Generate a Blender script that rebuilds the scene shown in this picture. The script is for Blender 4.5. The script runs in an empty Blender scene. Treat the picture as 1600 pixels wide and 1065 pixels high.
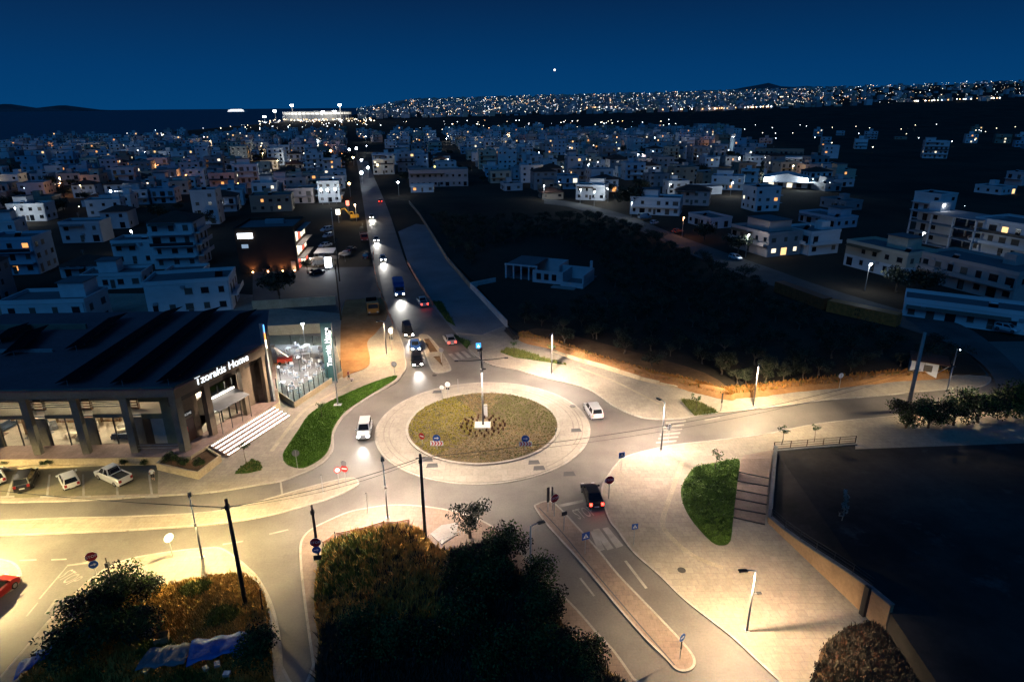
import bpy, bmesh, math, random
from mathutils import Vector, Matrix, Euler, noise, geometry
R = math.radians
rng = random.Random(7)
scene = bpy.context.scene
COL = scene.collection

# ---------------------------------------------------------------- camera
CAM_H, FPX = 42.0, 1000.0
PITCH, ROLL = math.atan(366.5 / 1000.0), R(-0.5)
cam_data = bpy.data.cameras.new('camera')
cam_data.sensor_width = 36.0
cam_data.lens = FPX / 1600.0 * 36.0
cam_data.clip_start, cam_data.clip_end = 0.5, 120000.0
cam = bpy.data.objects.new('camera', cam_data)
CAM_ROT = Matrix.Rotation(math.pi / 2 - PITCH, 3, 'X') @ Matrix.Rotation(ROLL, 3, 'Z')
cam.matrix_world = Matrix.Translation((0, 0, CAM_H)) @ CAM_ROT.to_4x4()
COL.objects.link(cam)
scene.camera = cam

# ---------------------------------------------------------------- dusk sky, afterglow behind the camera
world = bpy.data.worlds.new('World')
scene.world = world
world.use_nodes = True
wn, wl = world.node_tree.nodes, world.node_tree.links
wn.clear()
w_out = wn.new('ShaderNodeOutputWorld')
w_bg = wn.new('ShaderNodeBackground')
w_tc = wn.new('ShaderNodeTexCoord')
w_sep = wn.new('ShaderNodeSeparateXYZ')
w_abs = wn.new('ShaderNodeMath'); w_abs.operation = 'ABSOLUTE'
w_ramp = wn.new('ShaderNodeValToRGB')
SKY_STOPS = [(0.0, (0.0012, 0.049, 0.165)), (0.05, (0.0008, 0.040, 0.145)), (0.14, (0.0010, 0.021, 0.080)),
             (0.30, (0.0012, 0.019, 0.072)), (1.0, (0.002, 0.022, 0.080))]
el = w_ramp.color_ramp.elements
while len(el) < len(SKY_STOPS):
    el.new(0.5)
for e, (p, c) in zip(el, SKY_STOPS):
    e.position = p; e.color = (*c, 1)
w_sky = wn.new('ShaderNodeTexSky')
w_sky.sky_type = 'NISHITA'; w_sky.sun_disc = False
w_sky.sun_elevation = R(-3.0); w_sky.sun_rotation = R(200)
w_add = wn.new('ShaderNodeMixRGB'); w_add.blend_type = 'ADD'; w_add.inputs[0].default_value = 0.02
wl.new(w_tc.outputs['Generated'], w_sep.inputs[0])
wl.new(w_sep.outputs['Z'], w_abs.inputs[0])
wl.new(w_abs.outputs[0], w_ramp.inputs[0])
wl.new(w_ramp.outputs[0], w_add.inputs[1])
wl.new(w_sky.outputs[0], w_add.inputs[2])
wl.new(w_add.outputs[0], w_bg.inputs[0])
w_bg.inputs[1].default_value = 1.0
wl.new(w_bg.outputs[0], w_out.inputs[0])

sun = bpy.data.lights.new('afterglow', 'SUN')            # last light from the set sun, low behind the camera
sun.energy = 0.46; sun.angle = R(40); sun.color = (0.05, 0.37, 1.0)
sun_o = bpy.data.objects.new('afterglow', sun)
sun_o.rotation_euler = Euler((R(47), 0, R(-22)))
COL.objects.link(sun_o)

scene.view_settings.view_transform = 'Standard'
scene.view_settings.look = 'None'
scene.view_settings.exposure = 0.0
scene.view_settings.gamma = 1.0
scene.view_settings.use_curve_mapping = False
scene.render.engine = 'CYCLES'
scene.cycles.use_denoising = True
scene.cycles.max_bounces = 5
scene.cycles.diffuse_bounces = 2
scene.cycles.glossy_bounces = 3
scene.cycles.transparent_max_bounces = 12
scene.cycles.sample_clamp_indirect = 2.0
scene.cycles.use_light_tree = True

# ---------------------------------------------------------------- pixel of the photograph -> point of the place
def P(x, y, z=0.0):
    d = CAM_ROT @ Vector(((x - 800) / FPX, -(y - 532.5) / FPX, -1.0))
    t = (z - CAM_H) / d.z
    return Vector((d.x * t, d.y * t, z))

def XY(x, y, z=0.0):
    p = P(x, y, z); return (p.x, p.y)

def spline(pts, closed=False, n=6):
    out, m = [], len(pts)
    rngk = range(m if closed else m - 1)
    for i in rngk:
        if closed:
            a, b, c, d = pts[(i - 1) % m], pts[i], pts[(i + 1) % m], pts[(i + 2) % m]
        else:
            a, b, c, d = pts[max(i - 1, 0)], pts[i], pts[i + 1], pts[min(i + 2, m - 1)]
        for k in range(n):
            t = k / n
            out.append(tuple(0.5 * ((2 * b[j]) + (-a[j] + c[j]) * t + (2 * a[j] - 5 * b[j] + 4 * c[j] - d[j]) * t * t
                                    + (-a[j] + 3 * b[j] - 3 * c[j] + d[j]) * t ** 3) for j in (0, 1)))
    if not closed:
        out.append(tuple(pts[-1]))
    return out

def ground(pts, z=0.0):
    return [XY(x, y, z) for x, y in pts]

def area2(poly):
    return sum(a[0] * b[1] - b[0] * a[1] for a, b in zip(poly, poly[1:] + poly[:1]))

def ccw(poly):
    return poly if area2(poly) > 0 else poly[::-1]

def inset(poly, d):
    poly = ccw(poly); m = len(poly); out = []
    for i in range(m):
        a, b, c = Vector(poly[i - 1]), Vector(poly[i]), Vector(poly[(i + 1) % m])
        e1, e2 = b - a, c - b
        if e1.length < 1e-6: e1 = e2
        if e2.length < 1e-6: e2 = e1
        n1, n2 = Vector((-e1.y, e1.x)).normalized(), Vector((-e2.y, e2.x)).normalized()
        n = n1 + n2
        if n.length < 1e-4: n = n1
        n.normalize()
        k = max(0.5, n.dot(n1))
        out.append(tuple(b + n * (d / k)))
    return out

def inside(p, poly):
    x, y = p; c = False
    for (x1, y1), (x2, y2) in zip(poly, poly[1:] + poly[:1]):
        if (y1 > y) != (y2 > y) and x < (x2 - x1) * (y - y1) / (y2 - y1) + x1:
            c = not c
    return c

def scatter(poly, n, r=rng):
    xs, ys = [p[0] for p in poly], [p[1] for p in poly]
    out = []; tries = 0
    while len(out) < n and tries < n * 30:
        tries += 1
        p = (r.uniform(min(xs), max(xs)), r.uniform(min(ys), max(ys)))
        if inside(p, poly): out.append(p)
    return out

# ---------------------------------------------------------------- materials
MATS = {}
def mat(name, col, rough=0.8, var=0.0, scale=4.0, bump=0.0, bscale=None, metal=0.0, emit=None, estr=0.0, col2=None,
        spec=None, stretch=None, sample=False, detail=5.0):
    if name in MATS: return MATS[name]
    m = bpy.data.materials.new(name); m.use_nodes = True
    nt = m.node_tree; b = nt.nodes['Principled BSDF']
    b.inputs['Base Color'].default_value = (*col, 1)
    b.inputs['Roughness'].default_value = rough
    b.inputs['Metallic'].default_value = metal
    if spec is not None: b.inputs['Specular IOR Level'].default_value = spec
    if emit:
        b.inputs['Emission Color'].default_value = (*emit, 1)
        b.inputs['Emission Strength'].default_value = estr
    if var or bump or col2:
        tc = nt.nodes.new('ShaderNodeTexCoord'); mp = nt.nodes.new('ShaderNodeMapping')
        nt.links.new(tc.outputs['Object'], mp.inputs[0])
        if stretch: mp.inputs['Scale'].default_value = stretch
    if var or col2:
        nz = nt.nodes.new('ShaderNodeTexNoise'); nz.inputs['Scale'].default_value = scale
        nz.inputs['Detail'].default_value = detail; nz.inputs['Roughness'].default_value = 0.65
        nt.links.new(mp.outputs[0], nz.inputs['Vector'])
        rp = nt.nodes.new('ShaderNodeValToRGB')
        c2 = col2 if col2 else tuple(c * (1 + var) for c in col)
        c1 = col if col2 else tuple(c * (1 - var) for c in col)
        rp.color_ramp.elements[0].position = 0.34; rp.color_ramp.elements[1].position = 0.66
        rp.color_ramp.elements[0].color = (*c1, 1); rp.color_ramp.elements[1].color = (*[min(c, 1) for c in c2], 1)
        nt.links.new(nz.outputs['Fac'], rp.inputs[0])
        nt.links.new(rp.outputs[0], b.inputs['Base Color'])
    if bump:
        nb = nt.nodes.new('ShaderNodeTexNoise'); nb.inputs['Scale'].default_value = bscale or scale * 5
        nb.inputs['Detail'].default_value = 4
        nt.links.new(mp.outputs[0], nb.inputs['Vector'])
        bp = nt.nodes.new('ShaderNodeBump'); bp.inputs['Strength'].default_value = bump; bp.inputs['Distance'].default_value = 0.05
        nt.links.new(nb.outputs['Fac'], bp.inputs['Height']); nt.links.new(bp.outputs[0], b.inputs['Normal'])
    if emit and not sample:
        m.cycles.emission_sampling = 'NONE'
    MATS[name] = m
    return m

def ground_mat(name, c_lo, c_hi, big=0.12, fine=6.0, stain=0.35, stain_col=(0.03, 0.028, 0.026), rough=0.85, bump=0.25, slab=None, spec=0.3):
    """worn mineral surface: broad tone drift, fine grain, scattered stains, optional paving joints"""
    if name in MATS: return MATS[name]
    m = bpy.data.materials.new(name); m.use_nodes = True
    nt = m.node_tree; N, L = nt.nodes.new, nt.links.new
    b = nt.nodes['Principled BSDF']; b.inputs['Specular IOR Level'].default_value = spec
    tc = N('ShaderNodeTexCoord')
    def noise(s, d=5.0, rgh=0.6):
        n = N('ShaderNodeTexNoise'); n.inputs['Scale'].default_value = s; n.inputs['Detail'].default_value = d
        n.inputs['Roughness'].default_value = rgh; L(tc.outputs['Object'], n.inputs['Vector']); return n
    n1, n2, n3 = noise(big), noise(fine, 8.0, 0.75), noise(big * 3.3, 6.0, 0.7)
    r1 = N('ShaderNodeValToRGB'); r1.color_ramp.elements[0].position = 0.35; r1.color_ramp.elements[1].position = 0.65
    r1.color_ramp.elements[0].color = (*c_lo, 1); r1.color_ramp.elements[1].color = (*c_hi, 1)
    L(n1.outputs['Fac'], r1.inputs[0])
    r2 = N('ShaderNodeValToRGB'); r2.color_ramp.elements[0].position = 0.3; r2.color_ramp.elements[1].position = 0.7
    r2.color_ramp.elements[0].color = (0.78, 0.78, 0.78, 1); r2.color_ramp.elements[1].color = (1.15, 1.15, 1.15, 1)
    L(n2.outputs['Fac'], r2.inputs[0])
    mu = N('ShaderNodeMixRGB'); mu.blend_type = 'MULTIPLY'; mu.inputs[0].default_value = 1.0
    L(r1.outputs[0], mu.inputs[1]); L(r2.outputs[0], mu.inputs[2])
    r3 = N('ShaderNodeValToRGB'); r3.color_ramp.elements[0].position = 0.60; r3.color_ramp.elements[1].position = 0.74
    r3.color_ramp.elements[0].color = (0, 0, 0, 1); r3.color_ramp.elements[1].color = (stain, stain, stain, 1)
    L(n3.outputs['Fac'], r3.inputs[0])
    mx = N('ShaderNodeMixRGB'); L(r3.outputs[0], mx.inputs[0]); L(mu.outputs[0], mx.inputs[1]); mx.inputs[2].default_value = (*stain_col, 1)
    last = mx
    if slab:
        br = N('ShaderNodeTexBrick'); br.offset = 0.5; br.inputs['Scale'].default_value = 1.0
        br.inputs['Brick Width'].default_value = slab[0]; br.inputs['Row Height'].default_value = slab[1]
        br.inputs['Mortar Size'].default_value = 0.012; br.inputs['Color1'].default_value = (1, 1, 1, 1)
        br.inputs['Color2'].default_value = (0.86, 0.86, 0.86, 1); br.inputs['Mortar'].default_value = (0.6, 0.6, 0.6, 1)
        L(tc.outputs['Object'], br.inputs['Vector'])
        m2 = N('ShaderNodeMixRGB'); m2.blend_type = 'MULTIPLY'; m2.inputs[0].default_value = 1.0
        L(last.outputs[0], m2.inputs[1]); L(br.outputs['Color'], m2.inputs[2]); last = m2
    L(last.outputs[0], b.inputs['Base Color'])
    b.inputs['Roughness'].default_value = rough
    bp = N('ShaderNodeBump'); bp.inputs['Strength'].default_value = bump; bp.inputs['Distance'].default_value = 0.03
    L(n2.outputs['Fac'], bp.inputs['Height']); L(bp.outputs[0], b.inputs['Normal'])
    MATS[name] = m
    return m

def glass(name, tint=(0.7, 0.8, 0.85), alpha=0.75):
    if name in MATS: return MATS[name]
    m = bpy.data.materials.new(name); m.use_nodes = True
    nt = m.node_tree; nt.nodes.clear()
    o = nt.nodes.new('ShaderNodeOutputMaterial'); t = nt.nodes.new('ShaderNodeBsdfTransparent'); g = nt.nodes.new('ShaderNodeBsdfGlossy')
    mx = nt.nodes.new('ShaderNodeMixShader'); mx.inputs[0].default_value = 1 - alpha
    t.inputs[0].default_value = (*tint, 1); g.inputs['Roughness'].default_value = 0.05; g.inputs[0].default_value = (0.8, 0.85, 0.9, 1)
    nt.links.new(t.outputs[0], mx.inputs[1]); nt.links.new(g.outputs[0], mx.inputs[2]); nt.links.new(mx.outputs[0], o.inputs[0])
    MATS[name] = m
    return m

# ---------------------------------------------------------------- mesh builder
class MB:
    def __init__(s): s.v, s.f, s.m = [], [], []
    def add(s, vs, fs, mi=0):
        o = len(s.v); s.v += [tuple(v) for v in vs]; s.f += [tuple(i + o for i in f) for f in fs]; s.m += [mi] * len(fs); return s
    def box(s, x0, y0, z0, x1, y1, z1, mi=0, rz=0.0, c=None):
        vs = [(x, y, z) for z in (z0, z1) for x, y in ((x0, y0), (x1, y0), (x1, y1), (x0, y1))]
        if rz:
            cx, cy = c or ((x0 + x1) / 2, (y0 + y1) / 2); ca, sa = math.cos(rz), math.sin(rz)
            vs = [(cx + (x - cx) * ca - (y - cy) * sa, cy + (x - cx) * sa + (y - cy) * ca, z) for x, y, z in vs]
        return s.add(vs, [(0, 3, 2, 1), (4, 5, 6, 7), (0, 1, 5, 4), (1, 2, 6, 5), (2, 3, 7, 6), (3, 0, 4, 7)], mi)
    def prism(s, poly, z0, z1, mi=0, bottom=False):
        poly = ccw(list(poly)); n = len(poly)
        za = z0 if callable(z0) else (lambda x, y: z0); zb = z1 if callable(z1) else (lambda x, y: z1)
        vs = [(x, y, za(x, y)) for x, y in poly] + [(x, y, zb(x, y)) for x, y in poly]
        fs = [tuple(range(n, 2 * n))] + [(i, (i + 1) % n, n + (i + 1) % n, n + i) for i in range(n)]
        if bottom: fs.append(tuple(range(n - 1, -1, -1)))
        return s.add(vs, fs, mi)
    def ring(s, outer, inner, z0, z1, mi=0):
        n = len(outer); vs = [(x, y, z0) for x, y in outer] + [(x, y, z1) for x, y in outer] + [(x, y, z1) for x, y in inner] + [(x, y, z0) for x, y in inner]
        fs = []
        for i in range(n):
            j = (i + 1) % n
            fs += [(i, j, n + j, n + i), (n + i, n + j, 2 * n + j, 2 * n + i), (2 * n + i, 2 * n + j, 3 * n + j, 3 * n + i)]
        return s.add(vs, fs, mi)
    def flat(s, poly, z, mi=0):
        poly = ccw(list(poly)); return s.add([(x, y, z) for x, y in poly], [tuple(range(len(poly)))], mi)
    def tube(s, pts, r, n=6, mi=0, cap=True):
        pts = [Vector(p) for p in pts]; rs = r if isinstance(r, (list, tuple)) else [r] * len(pts); vs, fs = [], []
        for i, p in enumerate(pts):
            d = (pts[min(i + 1, len(pts) - 1)] - pts[max(i - 1, 0)]).normalized()
            a = d.cross(Vector((0, 0, 1)))
            if a.length < 1e-3: a = Vector((1, 0, 0))
            a.normalize(); b = d.cross(a)
            for k in range(n):
                t = 2 * math.pi * k / n
                vs.append(p + (a * math.cos(t) + b * math.sin(t)) * rs[i])
        for i in range(len(pts) - 1):
            for k in range(n):
                fs.append((i * n + k, i * n + (k + 1) % n, (i + 1) * n + (k + 1) % n, (i + 1) * n + k))
        if cap: fs += [tuple(range(n - 1, -1, -1)), tuple(range((len(pts) - 1) * n, len(pts) * n))]
        return s.add(vs, fs, mi)
    def disc(s, c, nrm, r, n=20, t=0.02, mi=0):
        nrm = Vector(nrm).normalized(); c = Vector(c); return s.tube([c - nrm * t / 2, c + nrm * t / 2], r, n, mi)
    def quad(s, a, b, c, d, mi=0): return s.add([a, b, c, d], [(0, 1, 2, 3)], mi)
    def mesh(s, name, mats=None, smooth=False):
        me = bpy.data.meshes.new(name); me.from_pydata(s.v, [], s.f)
        for m in (mats if isinstance(mats, (list, tuple)) else [mats]):
            if m: me.materials.append(m)
        if any(s.m): me.polygons.foreach_set('material_index', s.m)
        if smooth: me.polygons.foreach_set('use_smooth', [True] * len(s.f))
        me.update(); return me
    def build(s, name, mats, parent=None, loc=None, rz=None, smooth=False):
        return put(name, s.mesh(name, mats, smooth), parent, loc, rz)

def put(name, me, parent=None, loc=None, rz=None, scale=None, rot=None):
    o = bpy.data.objects.new(name, me); COL.objects.link(o)
    if parent is not None: o.parent = parent
    if loc is not None: o.location = loc
    if rz is not None: o.rotation_euler = (0, 0, rz)
    if rot is not None: o.rotation_euler = rot
    if scale is not None: o.scale = scale
    return o

def tag(o, label=None, cat=None, group=None, kind=None):
    if label: o['label'] = label
    if cat: o['category'] = cat
    if group: o['group'] = group
    if kind: o['kind'] = kind
    return o

def thing(name, label, cat, loc=(0, 0, 0), rz=0.0, group=None):
    o = bpy.data.objects.new(name, None); COL.objects.link(o); o.empty_display_size = 0.3
    o.location = loc; o.rotation_euler = (0, 0, rz)
    return tag(o, label, cat, group)

def dup(root, loc, rz=0.0, label=None, group=None, scale=None):
    def rec(o, par):
        c = o.copy(); COL.objects.link(c)
        if par is not None: c.parent = par
        for ch in o.children: rec(ch, c)
        return c
    r = rec(root, None); r.location = loc; r.rotation_euler = (0, 0, rz)
    if scale: r.scale = (scale,) * 3
    return tag(r, label, None, group)

def text_mesh(name, body, size, depth, m, parent=None, align='CENTER'):
    cu = bpy.data.curves.new(name, 'FONT'); cu.body = body; cu.size = size; cu.extrude = depth; cu.align_x = align; cu.align_y = 'CENTER'; cu.resolution_u = 3
    t = bpy.data.objects.new(name, cu); COL.objects.link(t)
    me = bpy.data.meshes.new_from_object(t.evaluated_get(bpy.context.evaluated_depsgraph_get()))
    bpy.data.objects.remove(t); bpy.data.curves.remove(cu)
    me.materials.clear(); me.materials.append(m); me.name = name
    return put(name, me, parent)

def ies_text():
    """street-lantern light distribution: throws sideways, little straight down, nothing upward"""
    ang = [5 * k for k in range(37)]
    val = []
    for a in ang:
        c = math.cos(R(min(a, 57)))
        v = 100.0 / c ** 1.35
        if a > 57: v *= max(0.0, 1 - (a - 57) / 24.0) ** 1.5
        if a > 81: v = 0.0
        val.append(v)
    t = bpy.data.texts.new('lantern_distribution')
    t.from_string('IESNA:LM-63-2002\nTILT=NONE\n1 1000 1.0 37 1 1 2 0.1 0.1 0.0\n1.0 1.0 100\n' + ' '.join(str(a) for a in ang) + '\n0\n' + ' '.join('%.1f' % v for v in val) + '\n')
    return t
IES = ies_text()
def lantern(name, parent, loc, power, col, rad=.15):
    l = bpy.data.lights.new(name, 'POINT'); l.energy = power; l.color = col; l.shadow_soft_size = rad; l.use_nodes = True
    nt = l.node_tree; em = [n for n in nt.nodes if n.type == 'EMISSION'][0]
    ie = nt.nodes.new('ShaderNodeTexIES'); ie.mode = 'INTERNAL'; ie.ies = IES; ie.inputs['Strength'].default_value = 1.0
    nt.links.new(ie.outputs['Fac'], em.inputs['Strength'])
    o = bpy.data.objects.new(name, l); COL.objects.link(o); o.parent = parent; o.location = loc
    return o
def lamp(name, parent, loc, power, col, size=R(150), blend=0.5, rot=(0, 0, 0), rad=0.12, kind='SPOT'):
    l = bpy.data.lights.new(name, kind); l.energy = power; l.color = col
    if kind == 'SPOT': l.spot_size = size; l.spot_blend = blend
    l.shadow_soft_size = rad
    o = bpy.data.objects.new(name, l); COL.objects.link(o); o.parent = parent; o.location = loc; o.rotation_euler = rot
    return o
# ================================================================ SETTING
def sstep(a, b, x):
    t = max(0.0, min(1.0, (x - a) / (b - a))); return t * t * (3 - 2 * t)
COAST = [(-200, -600), (400, -640), (883, -672), (1500, -715), (2277, -790), (4000, -960), (8000, -1700), (14000, -3000)]
def coast_x(Y):
    for (y0, x0), (y1, x1) in zip(COAST, COAST[1:]):
        if Y <= y1: return x0 + (x1 - x0) * (Y - y0) / (y1 - y0)
    return COAST[-1][1]
def lerp3(u, a, b, c):
    return a + (b - a) * u / 0.53 if u < 0.53 else b + (c - b) * (u - 0.53) / 0.47
def land_z(X, Y):
    u = max(0.0, min(1.0, (X / max(Y, 1) + 0.25)))
    z1, z2 = lerp3(u, 0, 18, 50), lerp3(u, 72, 112, 165)
    z2 *= 0.25 + 0.75 * sstep(0.0, 0.13, u)
    return z1 * sstep(1000, 2600, Y) + (z2 - z1) * max(0, min(1, (Y - 2600) / 2000.0))

M_soil = ground_mat('dry_scrub_soil', (0.026, 0.021, 0.016), (0.055, 0.043, 0.031), big=0.02, fine=0.8, stain=0.6, stain_col=(0.008, 0.010, 0.006), rough=1.0, spec=0.1)
M_asph = ground_mat('worn_asphalt', (0.092, 0.082, 0.074), (0.150, 0.134, 0.120), big=0.13, fine=5.0, stain=0.65, stain_col=(0.068, 0.060, 0.054), rough=0.62, spec=0.4, bump=0.12)
M_asph_old = ground_mat('dark_asphalt', (0.045, 0.045, 0.048), (0.075, 0.073, 0.072), big=0.12, fine=4.0, stain=0.4, rough=0.7, spec=0.4, bump=0.12)
M_pave = ground_mat('concrete_paving', (0.25, 0.215, 0.17), (0.33, 0.285, 0.225), big=0.14, fine=3.0, stain=0.30, stain_col=(0.17, 0.14, 0.11), rough=0.85, slab=(0.8, 0.8), bump=0.15)
M_pave_red = ground_mat('pinkish_paving', (0.20, 0.145, 0.115), (0.27, 0.20, 0.155), big=0.2, fine=3.0, stain=0.35, stain_col=(0.12, 0.09, 0.07), slab=(0.6, 0.6))
M_apron = ground_mat('apron_concrete', (0.28, 0.25, 0.21), (0.35, 0.31, 0.26), big=0.16, fine=3.0, stain=0.35, stain_col=(0.16, 0.14, 0.12), slab=(1.4, 1.4), bump=0.15)
M_kerb = ground_mat('kerb_stone', (0.30, 0.27, 0.23), (0.40, 0.36, 0.31), big=0.5, fine=6.0, stain=0.3, stain_col=(0.15, 0.13, 0.11), slab=(1.0, 1.0))
M_paint = ground_mat('road_paint', (0.22, 0.205, 0.18), (0.33, 0.31, 0.275), big=0.7, fine=9.0, stain=0.8, stain_col=(0.16, 0.145, 0.13), rough=0.7)
M_dirt = ground_mat('orange_dirt', (0.22, 0.11, 0.045), (0.32, 0.17, 0.075), big=0.3, fine=3.0, stain=0.5, stain_col=(0.09, 0.05, 0.025), rough=1.0, bump=0.7, spec=0.1)
M_bare = ground_mat('bare_earth', (0.075, 0.045, 0.025), (0.135, 0.08, 0.042), big=0.25, fine=2.5, stain=0.55, stain_col=(0.06, 0.045, 0.025), rough=1.0, bump=0.7, spec=0.1)
M_drygr = ground_mat('dry_grass_soil', (0.10, 0.06, 0.018), (0.19, 0.115, 0.035), big=0.35, fine=3.0, stain=0.6, stain_col=(0.04, 0.035, 0.012), rough=1.0, bump=0.8, spec=0.1)
M_turf = ground_mat('turf_soil', (0.030, 0.060, 0.010), (0.06, 0.11, 0.02), big=0.4, fine=4.0, stain=0.4, stain_col=(0.05, 0.045, 0.02), rough=1.0, bump=0.6, spec=0.1)
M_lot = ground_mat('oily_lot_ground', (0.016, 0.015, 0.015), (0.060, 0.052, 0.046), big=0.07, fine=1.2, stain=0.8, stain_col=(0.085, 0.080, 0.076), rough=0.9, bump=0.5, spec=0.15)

# land sheet: left edge follows the coast, far right rises into the town hill
rows = [-120, -40, 20, 60, 100, 150, 200, 300, 400, 550, 700, 900, 1100, 1300, 1500, 1700, 1900, 2100, 2300, 2450, 2600, 2800, 3000, 3300, 3600, 4000, 4300, 4600, 5000, 6000, 8000, 11000, 14000]
NC = 44
mb = MB(); vs, fs = [], []
for Y in rows:
    x0, x1 = coast_x(Y), max(900.0, Y * 1.15)
    for k in range(NC + 1):
        t = (k / NC) ** 1.15; X = x0 + (x1 - x0) * t
        z = -3.0 if k == 0 else (-0.25 + land_z(X, Y) * sstep(0, 500, X - x0))
        vs.append((X, Y, z))
for j in range(len(rows) - 1):
    for k in range(NC):
        a = j * (NC + 1) + k; fs.append((a, a + 1, a + NC + 2, a + NC + 1))
mb.add(vs, fs)
tag(mb.build('ground', M_soil), kind='structure')

M_sea = bpy.data.materials.new('sea_water'); M_sea.use_nodes = True
_b = M_sea.node_tree.nodes['Principled BSDF']
_b.inputs['Base Color'].default_value = (0.002, 0.010, 0.022, 1); _b.inputs['Roughness'].default_value = 0.35; _b.inputs['Specular IOR Level'].default_value = 0.25
_n = M_sea.node_tree.nodes.new('ShaderNodeTexNoise'); _n.inputs['Scale'].default_value = 0.05; _n.inputs['Detail'].default_value = 6
_t = M_sea.node_tree.nodes.new('ShaderNodeTexCoord'); _p = M_sea.node_tree.nodes.new('ShaderNodeBump'); _p.inputs['Strength'].default_value = 0.6; _p.inputs['Distance'].default_value = 2.0
M_sea.node_tree.links.new(_t.outputs['Object'], _n.inputs['Vector']); M_sea.node_tree.links.new(_n.outputs['Fac'], _p.inputs['Height']); M_sea.node_tree.links.new(_p.outputs[0], _b.inputs['Normal'])
sea = MB().flat([(-60000, -500), (9000, -500), (9000, 70000), (-60000, 70000)], -1.6).build('sea', M_sea)
tag(sea, kind='structure')

# ---------------------------------------------------------------- road sheets
tag(MB().flat([(-140, 16), (120, 16), (120, 112), (-140, 112)], 0.0).build('road', M_asph), kind='structure')
ROAD_L = [(633, 560), (631, 541), (616, 504), (602, 476), (594, 454), (585, 425), (578, 385), (571, 340), (565, 300), (561, 272), (557, 250)]
ROAD_R = [(739, 553), (729, 542), (712, 520), (695, 501), (676, 479), (663, 457), (639, 420), (624, 380), (611, 340), (597, 305), (585, 278), (575, 252)]
def strip_between(l, r, z): return ground(spline(l, n=4)) + ground(spline(r, n=4))[::-1]
tag(MB().flat(strip_between(ROAD_L, ROAD_R, 0), 0.004).build('main_road', M_asph), kind='structure')
ST_F = [(1640, 640), (1570, 560), (1500, 510), (1400, 485), (1290, 452), (1200, 420), (1120, 392), (1050, 366), (980, 338), (900, 318), (850, 312)]
ST_N = [(1545, 640), (1552, 596), (1500, 548), (1400, 512), (1290, 478), (1200, 447), (1120, 417), (1050, 386), (980, 354), (900, 328), (850, 320)]
tag(MB().flat(strip_between(ST_F, ST_N, 0), 0.45).build('back_street', ground_mat('grey_street', (0.06, 0.058, 0.055), (0.10, 0.095, 0.09), big=0.15, fine=4.0)), kind='structure')

def slab_with_kerb(name, pts, m, z=0.12, kerb=0.22, sp=True, n=5, world=False):
    poly = ccw(pts if world else ground(spline(pts, True, n) if sp else pts))
    o = MB().prism(inset(poly, kerb), 0.0, z - 0.012).build(name, m); tag(o, kind='structure')
    MB().ring(poly, inset(poly, kerb), 0.0, z).build('kerb', M_kerb, o)
    return o, poly
def sheet(name, pts, m, z, sp=True, n=5, parent=None, kind='structure', world=False):
    poly = ccw(pts if world else ground(spline(pts, True, n) if sp else pts))
    o = MB().prism(poly, 0.0, z).build(name, m, parent)
    if parent is None: tag(o, kind=kind)
    return o, poly

KERB_A = [(0, 786), (120, 783), (240, 776), (330, 770), (400, 759), (437, 753), (466, 743), (490, 733), (509, 720), (520, 705), (522, 691), (522, 680), (528, 665), (539, 650), (556, 635), (578, 620), (603, 607), (621, 596), (633, 580), (635, 567), (633, 558), (631, 541), (616, 504), (602, 476)]
polyA = ground([(-420, 800)] + spline(KERB_A, n=4)) + [(-70, 150), (-140, 150), (-140, 64)]
pavA, polyA = slab_with_kerb('pavement_store_corner', polyA, M_pave, world=True)
KERB_B = [(712, 520), (729, 542), (739, 553), (759, 567), (780, 574), (810, 579), (840, 588), (885, 598), (919, 609), (940, 622), (958, 635), (987, 648), (1015, 655), (1060, 655), (1085, 651), (1123, 646), (1181, 640), (1228, 634), (1284, 627), (1383, 618), (1465, 610), (1527, 606), (1546, 599), (1549, 590)]
BANK = [(795, 512), (805, 527), (817, 536), (861, 547), (911, 566), (968, 583), (1015, 598), (1060, 607), (1087, 615), (1138, 626), (1154, 623), (1186, 621), (1246, 613), (1320, 606), (1403, 597), (1486, 592)]
polyB = ground(spline(KERB_B, n=4)) + ground([(1500, 585), (1486, 588), (1403, 592), (1320, 601), (1246, 608), (1138, 619), (1087, 609), (1015, 592), (911, 560), (817, 530), (792, 508), (752, 524)])
pavB, polyB = slab_with_kerb('pavement_grove_side', polyB, M_pave, world=True)
srv = [(622, 362), (650, 350), (668, 352), (700, 405), (722, 430), (745, 450), (770, 480), (792, 508), (752, 524), (712, 520), (695, 501), (676, 479), (663, 457), (640, 418)]
sheet('service_road', srv, ground_mat('unlit_pavement', (0.13, 0.135, 0.14), (0.19, 0.195, 0.20), big=0.1, fine=3.0, stain=0.5, stain_col=(0.07, 0.07, 0.075)), 0.06, sp=False)  # same pavement unlit: the missing lamp light is put into a darker colour
MED = [(0, 813), (94, 809), (188, 807), (300, 802), (358, 795), (409, 782), (460, 767), (500, 756), (535, 748), (553, 747), (561, 753), (557, 760), (536, 771), (511, 781), (477, 791), (426, 805), (358, 817), (300, 823), (188, 830), (94, 834), (0, 838), (-300, 850), (-300, 820)]
medC, polyC = slab_with_kerb('median_left', MED, M_pave, n=3)
ISL_D = [(-60, 1130), (0, 1058), (42, 1009), (80, 965), (106, 939), (135, 910), (169, 886), (211, 871), (280, 860), (321, 856), (345, 856), (366, 868), (388, 886), (406, 905), (424, 938), (436, 980), (442, 1040), (440, 1130)]
islD, polyD = slab_with_kerb('pavement_tarp_corner', ISL_D, M_pave, n=4)
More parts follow.
